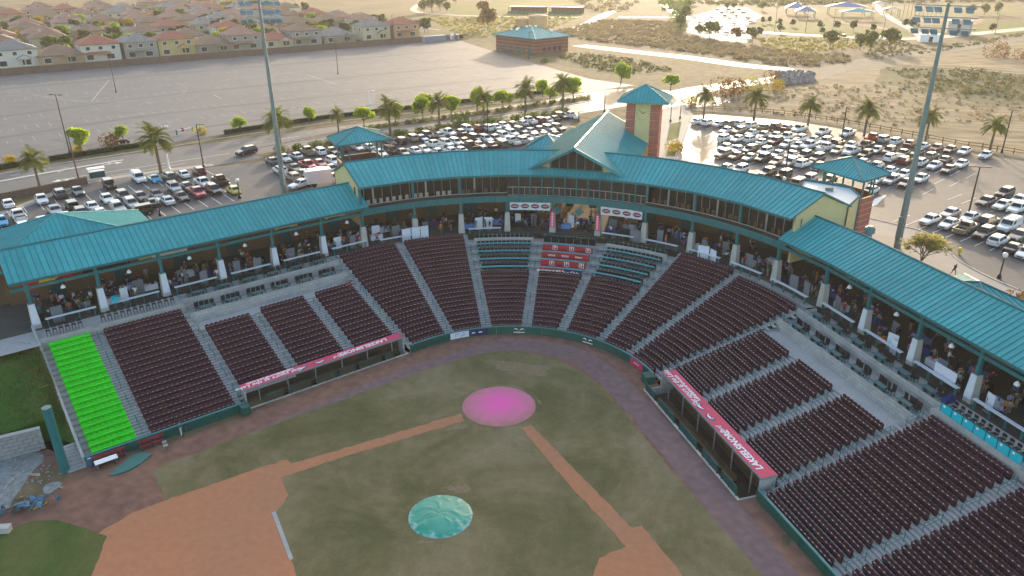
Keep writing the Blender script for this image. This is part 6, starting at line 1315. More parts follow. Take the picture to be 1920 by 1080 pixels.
# rock slope by the trail bend
rk = random.Random(6); t = thing('rock_slope', 'grey boulder slope below the trail bend', 'rocks', un(1485, 158, ZG)); pm('rock', (.22, .2, .19), .95, .3, 1.2); rme = []
for k in range(5):
    m = MB(); vs = []; 
    for i in range(3):
        for j in range(6): a = j*pi/3+i*.3; r = (.55, .8, .45)[i]*rk.uniform(.75, 1.2); vs.append((r*cos(a), r*sin(a), (-.2, .2, .55)[i]))
    m.add(vs, [(i*6+j, i*6+(j+1) % 6, (i+1)*6+(j+1) % 6, (i+1)*6+j) for i in range(2) for j in range(6)]+[tuple(range(12, 18))]); rme.append(m.mesh('rock', 'rock'))
for k in range(230):
    u_, v_ = rk.random(), rk.random(); p = un(1455+70*u_, 163-8*u_-v_*20*(1-u_*.5), ZG)
    o = put('boulder', rme[k % 5], t, False); o.location = (p.x-t.location.x, p.y-t.location.y, .3+1.2*v_); o.rotation_euler = (rk.random(), rk.random(), rk.random()*6); s = rk.uniform(.7, 1.5); o.scale = (s, s, s)
# cars and trucks parked in the far park
pm('far_w', (.7, .7, .7), .3); pm('far_d', (.06, .06, .07), .3)
fc = MB(); loft(fc, [(2.3, .4, .8, .8), (1.2, .3, .95, .9), (-2.1, .3, 1.0, .9), (-2.3, .4, .9, .8)]); fc.hexa([(-1.6, -.8, .95), (.9, -.8, .95), (.9, .8, .95), (-1.6, .8, .95), (-1.2, -.65, 1.55), (.3, -.65, 1.55), (.3, .65, 1.55), (-1.2, .65, 1.55)], 1)
fm = [fc.mesh('car', ['far_w', 'car_glass']), fc.mesh('car', ['far_d', 'car_glass'])]; fi = 0
FC = [(1302+8.2*i+rk.uniform(-2, 2), 36+9*(i % 4)+rk.uniform(-2, 2)) for i in range(14)]+[(1345+i*7, 20+6*(i % 3)) for i in range(9)]+[(1680, 74), (1730, 74), (1650, 74), (1580, 70)]
for i, (x, y) in enumerate(sorted(FC)):
    p = un(x, y, ZG); put('car', fm[i % 2], None, False, (p.x, p.y, ZG+.05), rk.uniform(0, 6.28), f'tiny {"white" if i % 2 == 0 else "dark"} car in the far park, {ordn(i//2+1)} such from the left', 'car', 'cars in the far park')
# ------------------------------------------------------------------ left bank, retaining wall, rubble corner
def bank():
    m = MB(); nu, nv = 26, 22; rb = random.Random(2)
    T = cr([un(-500, 800, 6.2), un(-200, 700, 6.3), un(0, 648, 6.32), BP(LT(39.2), 17.5, 6.32), BP(LT(38.35), 15.5, 6.1)], 8); Bm = cr([un(-500, 950, 2.3), un(-200, 868, 2.35), un(0, 815, 2.35), un(86, 788, 2.35), un(130, 812, 1.3), BP(LT(38.35), 1.0, .9)], 8)
    def at(P, f): x = f*(len(P)-1); i = min(int(x), len(P)-2); return P[i].lerp(P[i+1], x-i)
    vs = []
    for i in range(nu+1):
        a, b = at(T, i/nu), at(Bm, i/nu)
        for j in range(nv+1): f = j/nv; p = a.lerp(b, f); p.z = a.z+(b.z-a.z)*(f**1.15)+(.05*sin(i*1.7+j)+.05*sin(j*.9+i*.6) if 0 < j < nv else 0); vs.append(p)
    m.add(vs, [(i*(nv+1)+j, i*(nv+1)+j+1, (i+1)*(nv+1)+j+1, (i+1)*(nv+1)+j) for i in range(nu) for j in range(nv)])
    for i in range(nu): a, b = vs[i*(nv+1)+nv], vs[(i+1)*(nv+1)+nv]; m.quad(a, Vector((a.x, a.y, -.1)), Vector((b.x, b.y, -.1)), b)
    m.build('grass_bank', 'berm_grass', kind='structure', smooth=True)
    rs = random.Random(5); g_ = MB()
    for _ in range(9000):
        i, j = rs.randrange(nu), rs.randrange(nv); a, b, c = vs[i*(nv+1)+j], vs[i*(nv+1)+j+1], vs[(i+1)*(nv+1)+j]; p = a+(b-a)*rs.random()+(c-a)*rs.random()
        d = Vector((rs.gauss(0, .1), rs.gauss(0, .1), rs.uniform(.08, .22))); q = Vector((rs.gauss(0, .04), rs.gauss(0, .04), 0)); g_.tri(p-q, p+q, p+d)
    g_.build('bank_grass', 'weed', kind='stuff', label='short grass growing on the bank beside the stands', cat='grass')
bank()
a, b = un(-200, 912, 0), un(86, 841, 0); d = (b-a); L_ = d.length; d.normalize(); an = atan2(d.y, d.x); wt = thing('retaining_wall', 'pale grey block retaining wall below the grass bank', 'wall', a.lerp(b, .7)); pm('cmu_block', (.27, .27, .27), .9, .12, 1.5); rb = random.Random(3)
nc = 6; bw = .82; blk = MB(); blk.box((0, 0, 0), (bw-.03, .3, .37)); bme2 = blk.mesh('block', 'cmu_block'); k = 0
for r_ in range(nc):
    s = (r_ % 2)*bw/2
    while s+bw/2 < L_:
        p = a+d*s
        if inview(p+Vector((0, 0, 1)), 30):
            o = put('block', bme2, wt); o.location = (p.x-wt.location.x, p.y-wt.location.y+rb.uniform(-.012, .012), .2+r_*.4-wt.location.z); o.rotation_euler = (0, 0, an)
        s += bw
m = MB(); c = a.lerp(b, .5)+Vector((-d.y, d.x, 0))*.12; m.box((c.x, c.y, 1.18), (L_, .2, 2.36), an); m.build('mortar', 'concrete', wt); m = MB(); c = a.lerp(b, .5)+Vector((-d.y, d.x, 0))*.05; m.box((c.x, c.y, 2.43), (L_, .5, .1), an); m.build('coping', 'concrete', wt)
pm('slab_pale', (.26, .285, .29), .9, .25, .4, col2=(.19, .195, .185), scale2=2, bump=.2); pm('mud', (.16, .12, .07), .95, .25, .5)
fs2 = lambda nm, px, z, mt: sheet(nm, cr(upoly(px, z), 4, True), z, mt)
fs2('broken_slab', [(-60, 870), (10, 858), (70, 848), (82, 862), (60, 885), (40, 915), (15, 955), (-60, 985)], .02, 'slab_pale'); fs2('mud_patch', [(20, 945), (50, 905), (80, 880), (120, 880), (118, 905), (90, 930), (60, 940), (30, 958)], .03, 'mud'); fs2('broken_slab', [(82, 912), (105, 903), (116, 908), (100, 922), (84, 925)], .05, 'slab_pale')
fs2('bare_patch', [(420, 740), (520, 740), (470, 775), (400, 800), (300, 835), (330, 808)], .015, 'mud'); fs2('bare_patch', [(1465, 1003), (1482, 1005), (1480, 1022), (1468, 1020)], .02, 'mud')
# green steel post
p = un(123, 884, 0); t = thing('steel_post', 'thick dark teal steel post standing at the corner of the field', 'post', (p.x, p.y, 0)); m = MB(); m.tube((0, 0, 0), (0, 0, 7.1), .4, .4, 16); m.build('pipe', 'teal_metal', t, smooth=False, world=False); m = MB(); m.tube((0, 0, 7.1), (0, 0, 7.16), .42, .42, 16); m.build('cap', 'steel_grey', t, world=False)
# corner steps
p = un(150, 878, 0); t = thing('corner_steps', 'small concrete stair beside the lime seats', 'steps', (p.x, p.y, 0), NA(LT(5))-pi/2)
for k in range(8): m = MB(); m.box((-.2, k*.34, .09+.09*k), (1.7, .34, .18+.18*k)); m.build('step', 'concrete', t, world=False)
for s in (-1.1, .7):
    m = MB(); m.path([(s, -.3, .1), (s, -.3, .9), (s, 2.6, 2.3), (s, 2.6, 1.4)], .035, 5); m.build('handrail', 'rail_teal', t, world=False)
# benches, table, bin, pads
pm('bench_red', (.26, .025, .04), .6)
def bench(px, ln, lab):
    p = BP(LT(px), -.62); t = thing('bench', lab, 'bench', (p.x, p.y, .01), NA(LT(9))-pi/2)
    m = MB(); m.box((0, 0, .45), (ln, .35, .06)); m.build('seat', 'bench_red', t, world=False); m = MB(); m.box((0, .25, .8), (ln, .06, .32)); m.build('backrest', 'bench_red', t, world=False)
    for x in (-.42, 0, .42): m = MB(); m.box((x*ln, .08, .35), (.08, .35, .7)); m.build('leg', 'teal_dark', t, world=False)
bench(36.1, 2.9, 'dark red bench behind the white folding table'); bench(32.3, 2.4, 'dark red bench against the wall nearer the person in blue')
p = un(200, 867, .4); t = thing('folding_table', 'white folding table in front of the red bench', 'table', (p.x, p.y, .01), NA(LT(9))-pi/2); m = MB(); m.box((0, 0, .72), (2.0, .75, .05)); m.build('tabletop', 'white', t, world=False)
for x in (-.8, .8): m = MB(); m.box((x, 0, .35), (.05, .6, .7)); m.build('leg', 'steel_grey', t, world=False)
p = un(170, 873, 0); t = thing('trash_can', 'blue grey trash can at the end of the wall', 'trash can', (p.x, p.y, .01)); m = MB(); m.lathe((0, 0, 0), [(.3, 0), (.36, .85), (.39, .86), (.39, .95), (.34, .95), (.3, .5)], 14); m.build('bin', pm('bin_blue', (.06, .11, .18), .6), t, world=False); m = MB(); m.lathe((0, 0, .5), [(.3, 0), (.32, .3), (.1, .42)], 10); m.build('liner', 'white_sheet', t, world=False)
m = MB(); pts = upoly([(204, 890), (225, 872), (250, 852), (264, 848), (286, 851), (262, 870), (240, 882), (215, 890)], .12); m.prism([(q.x, q.y) for q in pts][::-1], .03, .14); m.build('wall_padding_sheet', pm('pad_pale', (.04, .16, .14), .6), label='loose green wall padding sheet lying on the dirt', cat='padding')
for x, y, lb in ((238, 840, 'grey folding chair beside the left red bench'), (312, 838, 'grey folding chair right of the second red bench')):
    p = un(x, y+4, .0); t = thing('folding_chair', lb, 'chair', (p.x, p.y, .01), 1.0); m = MB(); m.box((0, 0, .45), (.42, .42, .04)); m.build('seat', 'concrete', t, world=False); m = MB(); m.box((0, .2, .75), (.42, .04, .25)); m.build('backrest', 'concrete', t, world=False)
    for sx in (-.19, .19): m = MB(); m.path([(sx, .2, .85), (sx, -.2, 0)], .018, 5); m.path([(sx, -.15, .45), (sx, .25, 0)], .018, 5); m.build('leg', 'steel_grey', t, world=False)
pm('tarp_blue', (.10, .19, .27), .6, .3, 1); pm('debris', (.33, .32, .30), .9, .3, 3); pm('yellow', (.6, .5, .04), .6)
p = un(52, 950, .2); rt = random.Random(4); m = MB(); lob = MB()
for k in range(16):
    a, r = rt.uniform(0, 6.28), rt.uniform(0, 1.6); c = (r*cos(a)*1.5, r*sin(a)*.6, 0); vs = [(c[0]+rt.uniform(-.5, .5), c[1]+rt.uniform(-.5, .5), rt.uniform(.05, .8)) for _ in range(7)]
    for i in range(5): m.tri(vs[i], vs[i+1], vs[i+2])
m.build('tarp_heap', 'tarp_blue', world=False, loc=(p.x, p.y, .02), rz=.6, label='crumpled blue tarp heap in the corner of the field', cat='tarp')
for k, (x, y, ln, a, mt, lb) in enumerate(((22, 957, 3.2, .9, 'wood', 'long timber plank leaning on the blue tarp heap'), (75, 948, 1.1, 1.2, 'yellow', 'small yellow frame beside the blue tarp heap'), (18, 905, 1.8, 1.9, 'debris', 'thin grey plank lying on the broken slab'), (62, 890, 1.4, .2, 'debris', 'pale offcut lying on the mud'), (45, 935, 1.6, .3, 'wood', 'short timber offcut beside the blue tarp'), (30, 851, .5, 0, 'bright_red', 'small red object on the broken slab'))):
    p = un(x, y, .1); t = MB(); t.box((0, 0, .06), (ln, .16, .08)); t.box((ln*.1, .12, .1), (ln*.6, .1, .06), .2); t.build('debris_piece', mt, world=False, loc=(p.x, p.y, .02+.25*(k == 0)), rz=a, label=lb, cat='debris')
p = un(8, 990, .4); t = thing('plastic_crate', 'pale plastic crate at the left edge of the turf', 'crate', (p.x, p.y, .03), .4); m = MB(); m.box((0, 0, .25), (.9, .6, .5)); m.build('body', 'pier', t, world=False); m = MB(); m.box((0, 0, .53), (.96, .66, .06)); m.build('lid', 'pier', t, world=False)
rk2 = random.Random(12); rub = MB()
for k in range(110):
    x, y = rk2.uniform(-10, 118), rk2.uniform(850, 935); p = un(x, y, .04); s = rk2.uniform(.03, .11); rub.box((p.x, p.y, .03+s*.4), (s*1.6, s, s), rk2.uniform(0, 3))
rub.build('rubble', 'debris', kind='stuff', label='scattered rubble bits on the broken slab corner', cat='rubble')
for (a, b), lb in ((((0, 743), (110, 715)), 'thin yellow rope stretched over the grass bank'),):
    A, B_ = un(*a, 4.0), un(*b, 4.2); m = MB(); m.path([A.lerp(B_, i/8)-Vector((0, 0, .2*sin(pi*i/8))) for i in range(9)], .025, 5); m.build('rope', 'yellow', label=lb, cat='rope')
# ------------------------------------------------------------------ gate behind the plate
m = MB(); m.box((GX, 65.3, 13.7), (13.2, .4, 5.4)); m.build('gate_sun_blocker', 'stucco', gab)  # added wall across the passage end, keeps sun streaks off the field
for k in range(5):
    m = MB(); m.box((GX-5.2+2.6*k, 65.3, 7.2), (.25, .25, 3.3)); m.build('gate_post', 'teal_dark', gab)
for z in (9.9, 10.7): m = MB(); m.box((GX, 47, z), (13, .15, .12)); m.build('gate_truss', 'teal_dark', gab)
for k in range(10): m = MB(); x = GX-6.4+1.3*k; m.tube((x, 47, 9.9), (x+.65, 47, 10.7), .05, n=4); m.tube((x+.65, 47, 10.7), (x+1.3, 47, 9.9), .05, n=4); m.build('gate_truss', 'teal_dark', gab)
for x, lb in ((-1.6, 'left black loudspeaker hanging in the entrance gate'), (2.0, 'right black loudspeaker hanging in the entrance gate')):
    t = thing('loudspeaker', lb, 'loudspeaker', (GX+x, 43.5, 9.6)); m = MB(); m.box((0, 0, 0), (1.1, .7, 1.3)); m.build('cabinet', 'black', t, world=False); m = MB(); m.box((0, -.36, 0), (.9, .04, 1.1)); m.build('grille', 'trim_dark', t, world=False); m = MB(); m.tube((0, 0, .6), (0, 0, 1.5), .03, n=5); m.build('hanger', 'steel_grey', t, world=False)
for x, lb in ((-3.2, 'left teal diamond sign in the entrance gate'), (.2, 'right teal diamond sign in the entrance gate')):
    m = MB(); c = (GX+x, 41.8, 8.6); r = .75; m.add([(c[0], c[1], c[2]-r), (c[0]+r, c[1], c[2]), (c[0], c[1], c[2]+r), (c[0]-r, c[1], c[2])]+[(c[0], c[1]+.06, c[2]-r), (c[0]+r, c[1]+.06, c[2]), (c[0], c[1]+.06, c[2]+r), (c[0]-r, c[1]+.06, c[2])], [(0, 1, 2, 3), (7, 6, 5, 4), (0, 4, 5, 1), (1, 5, 6, 2), (2, 6, 7, 3), (3, 7, 4, 0)]); m.build('diamond_sign', pm('sign_teal', (.08, .26, .30), .5), label=lb, cat='sign')
# banners on the suite fascia and red column banners
pm('banner_white', (.62, .62, .64), .7); pm('logo_dark', (.05, .03, .04), .6); pm('logo_red', (.42, .03, .05), .6)
for k, lb in ((3, 'white banner with four oval logos left of the entrance'), (5, 'white banner with four oval logos right of the entrance')):
    a, b = ST[k]-.6, ST[k+1]+.6; m = MB(); rbox(m, b, a, 20.98, 21.02, 9.75, 10.9); t = m.build('fascia_banner', 'banner_white', label=lb, cat='banner')
    for j in range(4):
        u = a+(b-a)*(j+.5)/4; ax = Vector((sin(NA(u)), -cos(NA(u)), 0)); c = BP(u, 20.95, 10.35)
        q = MB(); q.poly([(.62*cos(2*pi*i/24), .34*sin(2*pi*i/24), 0) for i in range(24)]); frame_obj('logo_oval', q.mesh('l', 'logo_dark'), 'logo_dark', c, ax, (0, 0, 1), t)
        q = MB(); q.poly([(.12+.4*cos(2*pi*i/20), .05+.2*sin(2*pi*i/20), .01) for i in range(20)]); frame_obj('logo_swoosh', q.mesh('l', 'logo_red'), 'logo_red', c, ax, (0, 0, 1), t)
        q = MB(); q.quad((-.45, -.06, .02), (.4, -.02, .02), (.4, .06, .02), (-.45, .02, .02)); frame_obj('logo_bar', q.mesh('l', 'banner_white'), 'banner_white', c, ax, (0, 0, 1), t)
for u, lb in ((96.8, 'red vertical banner on the column left of the gate'), (86.6, 'red vertical banner on the column right of the gate')):
    m = MB(); obox(m, u, 20.75, 7.2, .62, .06, 2.6); t = m.build('column_banner', 'pink_red', label=lb, cat='banner'); ax = Vector((sin(NA(u)), -cos(NA(u)), 0))
    q = MB()
    for j in range(9): q.quad((-.14, -1.1+j*.25, 0), (.14, -1.1+j*.25, 0), (.14, -.98+j*.25, 0), (-.14, -.98+j*.25, 0))
    frame_obj('banner_print', q.mesh('l', 'white'), 'white', BP(u, 20.71, 8.5), ax, (0, 0, 1), t)
# ------------------------------------------------------------------ people
JO = {'stand': dict(pel=(0, 0, .95), sp=(0, 0, 1.2), ch=(0, 0, 1.41), nk=(0, -.01, 1.52), hd=(0, -.03, 1.61), ht=(0, -.02, 1.74), shl=(-.19, 0, 1.43), ell=(-.25, .04, 1.16), wrl=(-.26, -.06, .93), hal=(-.26, -.09, .84), shr=(.19, 0, 1.43), elr=(.25, .04, 1.16), wrr=(.26, -.07, .93), har=(.26, -.10, .84), hil=(-.1, 0, .92), knl=(-.11, -.02, .5), anl=(-.11, .02, .08), tol=(-.13, -.16, .04), hir=(.1, 0, .92), knr=(.12, -.02, .5), anr=(.13, .02, .08), tor=(.15, -.16, .04)),
 'reach': dict(pel=(0, 0, .95), sp=(0, -.02, 1.2), ch=(0, -.06, 1.40), nk=(0, -.09, 1.51), hd=(0, -.13, 1.59), ht=(0, -.14, 1.72), shl=(-.19, -.06, 1.42), ell=(-.24, -.2, 1.2), wrl=(-.18, -.4, 1.12), hal=(-.16, -.48, 1.11), shr=(.19, -.06, 1.42), elr=(.26, -.1, 1.17), wrr=(.22, -.32, 1.08), har=(.2, -.4, 1.07), hil=(-.1, 0, .92), knl=(-.11, -.04, .5), anl=(-.11, .02, .08), tol=(-.13, -.16, .04), hir=(.1, 0, .92), knr=(.12, .0, .5), anr=(.13, .06, .08), tor=(.15, -.1, .04)),
 'walk': dict(pel=(0, 0, .94), sp=(0, -.06, 1.18), ch=(0, -.13, 1.38), nk=(0, -.18, 1.49), hd=(0, -.23, 1.58), ht=(0, -.24, 1.71), shl=(-.19, -.12, 1.4), ell=(-.27, .1, 1.2), wrl=(-.27, .12, .95), hal=(-.27, .10, .86), shr=(.19, -.13, 1.4), elr=(.26, -.22, 1.17), wrr=(.2, -.42, 1.26), har=(.17, -.48, 1.32), hil=(-.1, 0, .91), knl=(-.1, -.26, .55), anl=(-.1, -.28, .1), tol=(-.1, -.45, .04), hir=(.1, 0, .91), knr=(.11, .16, .52), anr=(.11, .5, .25), tor=(.11, .52, .08)),
 'sit': dict(pel=(0, .05, .52), sp=(0, .04, .78), ch=(0, .0, .99), nk=(0, -.02, 1.1), hd=(0, -.05, 1.19), ht=(0, -.05, 1.32), shl=(-.19, 0, 1.01), ell=(-.25, -.06, .76), wrl=(-.2, -.3, .72), hal=(-.18, -.38, .71), shr=(.19, 0, 1.01), elr=(.25, -.06, .76), wrr=(.2, -.3, .72), har=(.18, -.38, .71), hil=(-.1, 0, .5), knl=(-.13, -.42, .52), anl=(-.13, -.4, .1), tol=(-.14, -.58, .05), hir=(.1, 0, .5), knr=(.13, -.42, .52), anr=(.13, -.36, .1), tor=(.14, -.54, .05))}
RA = dict(pel=.145, sp=.13, ch=.155, nk=.058, hd=.098, ht=.082, sh=.075, el=.046, wr=.033, ha=.04, hi=.098, kn=.062, an=.043, to=.04)
ED = [('pel', 'sp'), ('sp', 'ch'), ('ch', 'nk'), ('nk', 'hd'), ('hd', 'ht')]+[e for s in 'lr' for e in (('ch', 'sh'+s), ('sh'+s, 'el'+s), ('el'+s, 'wr'+s), ('wr'+s, 'ha'+s), ('pel', 'hi'+s), ('hi'+s, 'kn'+s), ('kn'+s, 'an'+s), ('an'+s, 'to'+s))]
pm('skin_tone', (.42, .25, .17), .6); pm('hair', (.03, .02, .014), .7); pm('shirt', (.1, .1, .1), .85); pm('trousers', (.03, .035, .05), .85); pm('shoes', (.02, .02, .02), .7)
def person_mesh(pose):
    J = JO[pose]; names = list(J); vs = [J[n] for n in names]; es = [(names.index(a), names.index(b)) for a, b in ED]; rad = [RA[n if n in RA else n[:2]] for n in names]
    for s, sg in (('l', -1), ('r', 1)):   # five separate fingers rooted in the palm
        h = Vector(J['ha'+s]); w_ = Vector(J['wr'+s]); d_ = (h-w_).normalized(); sd_ = d_.cross(Vector((sg, 0, .01))).normalized()
        for f in range(4):
            b_ = h+sd_*(f-1.5)*.022; k = len(vs); ln = (.045, .055, .05, .038)[f]; vs += [tuple(b_+d_*.03), tuple(b_+d_*(.03+ln)+Vector((-sg*.012, 0, 0)))]; rad += [.009, .008]; es += [(names.index('ha'+s), k), (k, k+1)]
        k = len(vs); vs += [tuple(h+sd_*.045+d_*.0), tuple(h+sd_*.065+d_*.035)]; rad += [.011, .009]; es += [(names.index('ha'+s), k), (k, k+1)]
    me = bpy.data.meshes.new('p'); bm = bmesh.new(); sk_ = bm.verts.layers.skin.verify(); bv = [bm.verts.new(v) for v in vs]
    for a, b in es: bm.edges.new((bv[a], bv[b]))
    for i, r in enumerate(rad): bv[i][sk_].radius = (r, r*(.8 if i < len(names) and names[i] in ('sp', 'ch', 'pel') else 1))
    bv[0][sk_].use_root = True; bm.to_mesh(me); bm.free()
    o = bpy.data.objects.new('p', me); COL.objects.link(o); o.modifiers.new('s', 'SKIN')
    su = o.modifiers.new('u', 'SUBSURF'); su.levels = 1; dg = bpy.context.evaluated_depsgraph_get(); out = bpy.data.meshes.new_from_object(o.evaluated_get(dg)); bpy.data.objects.remove(o)
    out.materials.clear()
    for mn in ('skin_tone', 'shirt', 'trousers', 'hair', 'shoes'): out.materials.append(MATS[mn])
    PJ = [(n, Vector(J[n])) for n in names]; hd = Vector(J['hd'])
    for f in out.polygons:
        c = f.center; n = min(PJ, key=lambda q: (q[1]-c).length)[0]
        if n in ('hd', 'ht', 'nk'): f.material_index = 3 if (c.z > hd.z+.055 or c.y > hd.y+.035) and n != 'nk' else 0
        elif n[:2] in ('ha', 'wr'): f.material_index = 0
        elif n in ('sp', 'ch') or n[:2] in ('sh', 'el'): f.material_index = 1
        elif n[:2] in ('an', 'to') and c.z < .12: f.material_index = 4
        else: f.material_index = 2
        f.use_smooth = True
    return out
PM = {k: person_mesh(k) for k in JO}
SH = {'black': (.012, .012, .014), 'white': (.62, .62, .64), 'navy': (.015, .025, .09), 'grey': (.11, .11, .12), 'red': (.30, .02, .025), 'blue': (.04, .09, .28), 'lilac': (.30, .24, .42), 'orange': (.5, .14, .02), 'green': (.03, .12, .05), 'tan': (.30, .2, .12), 'pink': (.5, .14, .2), 'teal': (.03, .2, .22)}
for k, c in SH.items(): pm('cl_'+k, c, .85)
SKN = [pm(f'skin_{i}', c, .6) for i, c in enumerate(((.42, .25, .17), (.25, .13, .08), (.12, .06, .035), (.5, .32, .23)))]
def person(pose, loc, rz, shirt, trou, lab, grp=None, sk=0, sc=1.0):
    o = put('person', PM[pose], None, False, loc, rz, lab, 'person', grp); remat(o, {'shirt': 'cl_'+shirt, 'trousers': 'cl_'+trou, 'skin_tone': SKN[sk]}); o.scale = (sc,)*3; return o
p = un(341, 818, 0); person('stand', (p.x, p.y, .01), 2.3, 'blue', 'white', 'person in a blue jacket and pale trousers standing by the field wall')
pm('cl_olive', (.10, .085, .05), .8); p = un(1786, 518, ZG); person('walk', (p.x, p.y, ZG+.06), 2.2, 'olive', 'olive', 'person in olive clothes striding along the right walk')
p = un(1798, 478, ZG); t = thing('bollard', 'short yellow post at the edge of the right walk', 'bollard', (p.x, p.y, ZG)); m = MB(); m.lathe((0, 0, 0), [(.18, 0), (.18, .75), (.26, .8), (.26, .95), (.14, 1.1)], 10); m.build('post', 'yellow', t, world=False); m = MB(); m.tube((-.3, 0, .6), (.3, 0, .6), .09, n=8); m.build('nozzle', 'yellow', t, world=False)
# ------------------------------------------------------------------ concourse fit-out
BAYS = [(LT(2.75+7*(k+1)), LT(2.75+7*k)) for k in range(4, -1, -1)]+[(LT(2.75), 138.0)]+[(COLS_ARC[k], COLS_ARC[k+1]) for k in range(9)]+[(45.3, 33.0)]+[(33.0, RTt(6.8))]+[(RTt(6.8+7.2*k), RTt(6.8+7.2*(k+1))) for k in range(5)]
rb = random.Random(17); pm('cloth_blue', (.02, .035, .17), .8); pm('cloth_black', (.012, .012, .014), .85); pm('cloth_white', (.66, .68, .74), .8); pm('board_grey', (.16, .17, .19), .8); pm('cloth_sky', (.12, .24, .55), .8)
def table_me(mat):
    m = MB(); m.box((0, 0, .74), (1.85, .78, .05)); m.box((0, 0, .38), (1.83, .74, .7)); return m.mesh('cloth_table', mat)
TM = {k: table_me('cloth_'+k) for k in ('blue', 'black', 'white', 'sky')}
lampm = MB(); lampm.lathe((0, 0, 0), [(.27, 0), (.23, .17), (.1, .33), (.05, .38)], 12); lamp_me = lampm.mesh('shade', 'white')
itm = MB(); itm.box((-.5, 0, .85), (.3, .25, .2)); 
npeople = 0
for bi, (uh, ul) in enumerate(BAYS):
    bn = ordn(bi+1); wing = uh > UL or ul < UR; gate = bi in (9, 10, 11)
    oc = 20.55 if wing else 19.75; l0, l1 = LEN(uh, oc), LEN(ul, oc)
    if not (7 <= bi <= 10) or bi == 8:
        ua, ub = INV(l0-.9, oc), INV(l1+.9, oc); pc = BP((ua+ub)/2, oc); t = thing('counter_table', f'long white counter at the front of the {bn} concourse bay from left', 'counter', (pc.x, pc.y, ZC), 0, 'concourse counters')
        m = MB(); rbox(m, min(ua, ub), max(ua, ub), oc-.22, oc+.22, 7.38, 7.45); m.build('top', 'white_sheet', t)
        for f in (.04, .35, .65, .96): m = MB(); obox(m, ua+(ub-ua)*f, oc, ZC, .07, .3, 1.0); m.build('leg', 'rail_teal', t)
    if inview(BP((uh+ul)/2, 21, 8), 30):
        n = rb.randint(16, 22); us = []
        for k in range(n):
            o = rb.choice((21.6, 22.4, 23.2, 24.2, 25.2, 26.4, 27.6))+rb.uniform(-.3, .3); us.append((INV(LEN(uh, o)+(LEN(ul, o)-LEN(uh, o))*rb.uniform(.08, .93), o), o))
        for k, (u, o) in enumerate(sorted(us, reverse=True)):
            sh = rb.choice(('black', 'black', 'black', 'black', 'black', 'navy', 'navy', 'grey', 'white', 'white', 'red', 'blue', 'lilac', 'orange', 'green', 'tan', 'pink', 'teal', 'grey')); npeople += 1
            person(rb.choice(('stand', 'stand', 'reach', 'walk')), BP(u, o, ZC), rb.uniform(0, 6.28), sh, rb.choice(('black', 'navy', 'grey', 'tan', 'black')), f'person in {sh} top, {ordn(k+1)} from left in the {bn} concourse bay', 'people on the concourse', rb.randrange(4), rb.uniform(.92, 1.06))
        for k in range(3):
            o = (22.9, 25.6, 24.3)[k]; u = INV(LEN(uh, o)+(LEN(ul, o)-LEN(uh, o))*(.2+.3*k+rb.uniform(-.05, .05)), o); c = rb.choice(('blue', 'blue', 'black', 'white', 'sky'))
            tb = put('cloth_table', TM[c], None, False, BP(u, o, ZC), NA(u)-pi/2, f'{c if c != "sky" else "pale blue"} cloth-covered table, {ordn(k+1)} from left in the {bn} concourse bay', 'table', 'stall tables')
            for j in range(3):
                q = MB(); q.box((rb.uniform(-.7, .7), rb.uniform(-.2, .2), .86), (rb.uniform(.15, .4), rb.uniform(.1, .3), rb.uniform(.06, .3))); put('stall_goods', q.mesh('g', rb.choice(('white_sheet', 'cloth_sky', 'bright_red', 'seat_black', 'wood'))), tb)
        for k in range(rb.choice((1, 1, 2, 2))):
            o = rb.choice((21.3, 22.0, 23.5)); u = INV(LEN(uh, o)+(LEN(ul, o)-LEN(uh, o))*(.3+.35*k+rb.uniform(-.1, .1)), o); p = BP(u, o, ZC); mt = rb.choice(('white_sheet', 'white_sheet', 'board_grey', 'board_grey', 'board_grey')); w_ = rb.choice((.9, 1.2))
            t = thing('display_board', f'{ {"white_sheet": "white", "board_grey": "grey", "cloth_blue": "blue"}[mt]} display board, {ordn(k+1)} from left in the {bn} concourse bay', 'display board', p, NA(u)-pi/2+rb.uniform(-.3, .3), 'display boards')
            m = MB(); m.box((0, 0, 1.1), (w_, .05, 1.7)); m.build('panel', mt, t, world=False); m = MB(); m.box((0, 0, .1), (w_*.9, .5, .06)); m.build('foot', 'steel_grey', t, world=False)
        if wing:
            u = (uh+ul)/2; p = BP(u, 21.6, 10.2); t = thing('pendant_lamp', f'white cone lamp hanging in the {bn} concourse bay from left', 'lamp', p, 0, 'pendant lamps'); put('shade', lamp_me, t); m = MB(); m.tube((0, 0, .5), (0, 0, 1.5), .025, n=5); m.build('stem', 'rail_teal', t, world=False)
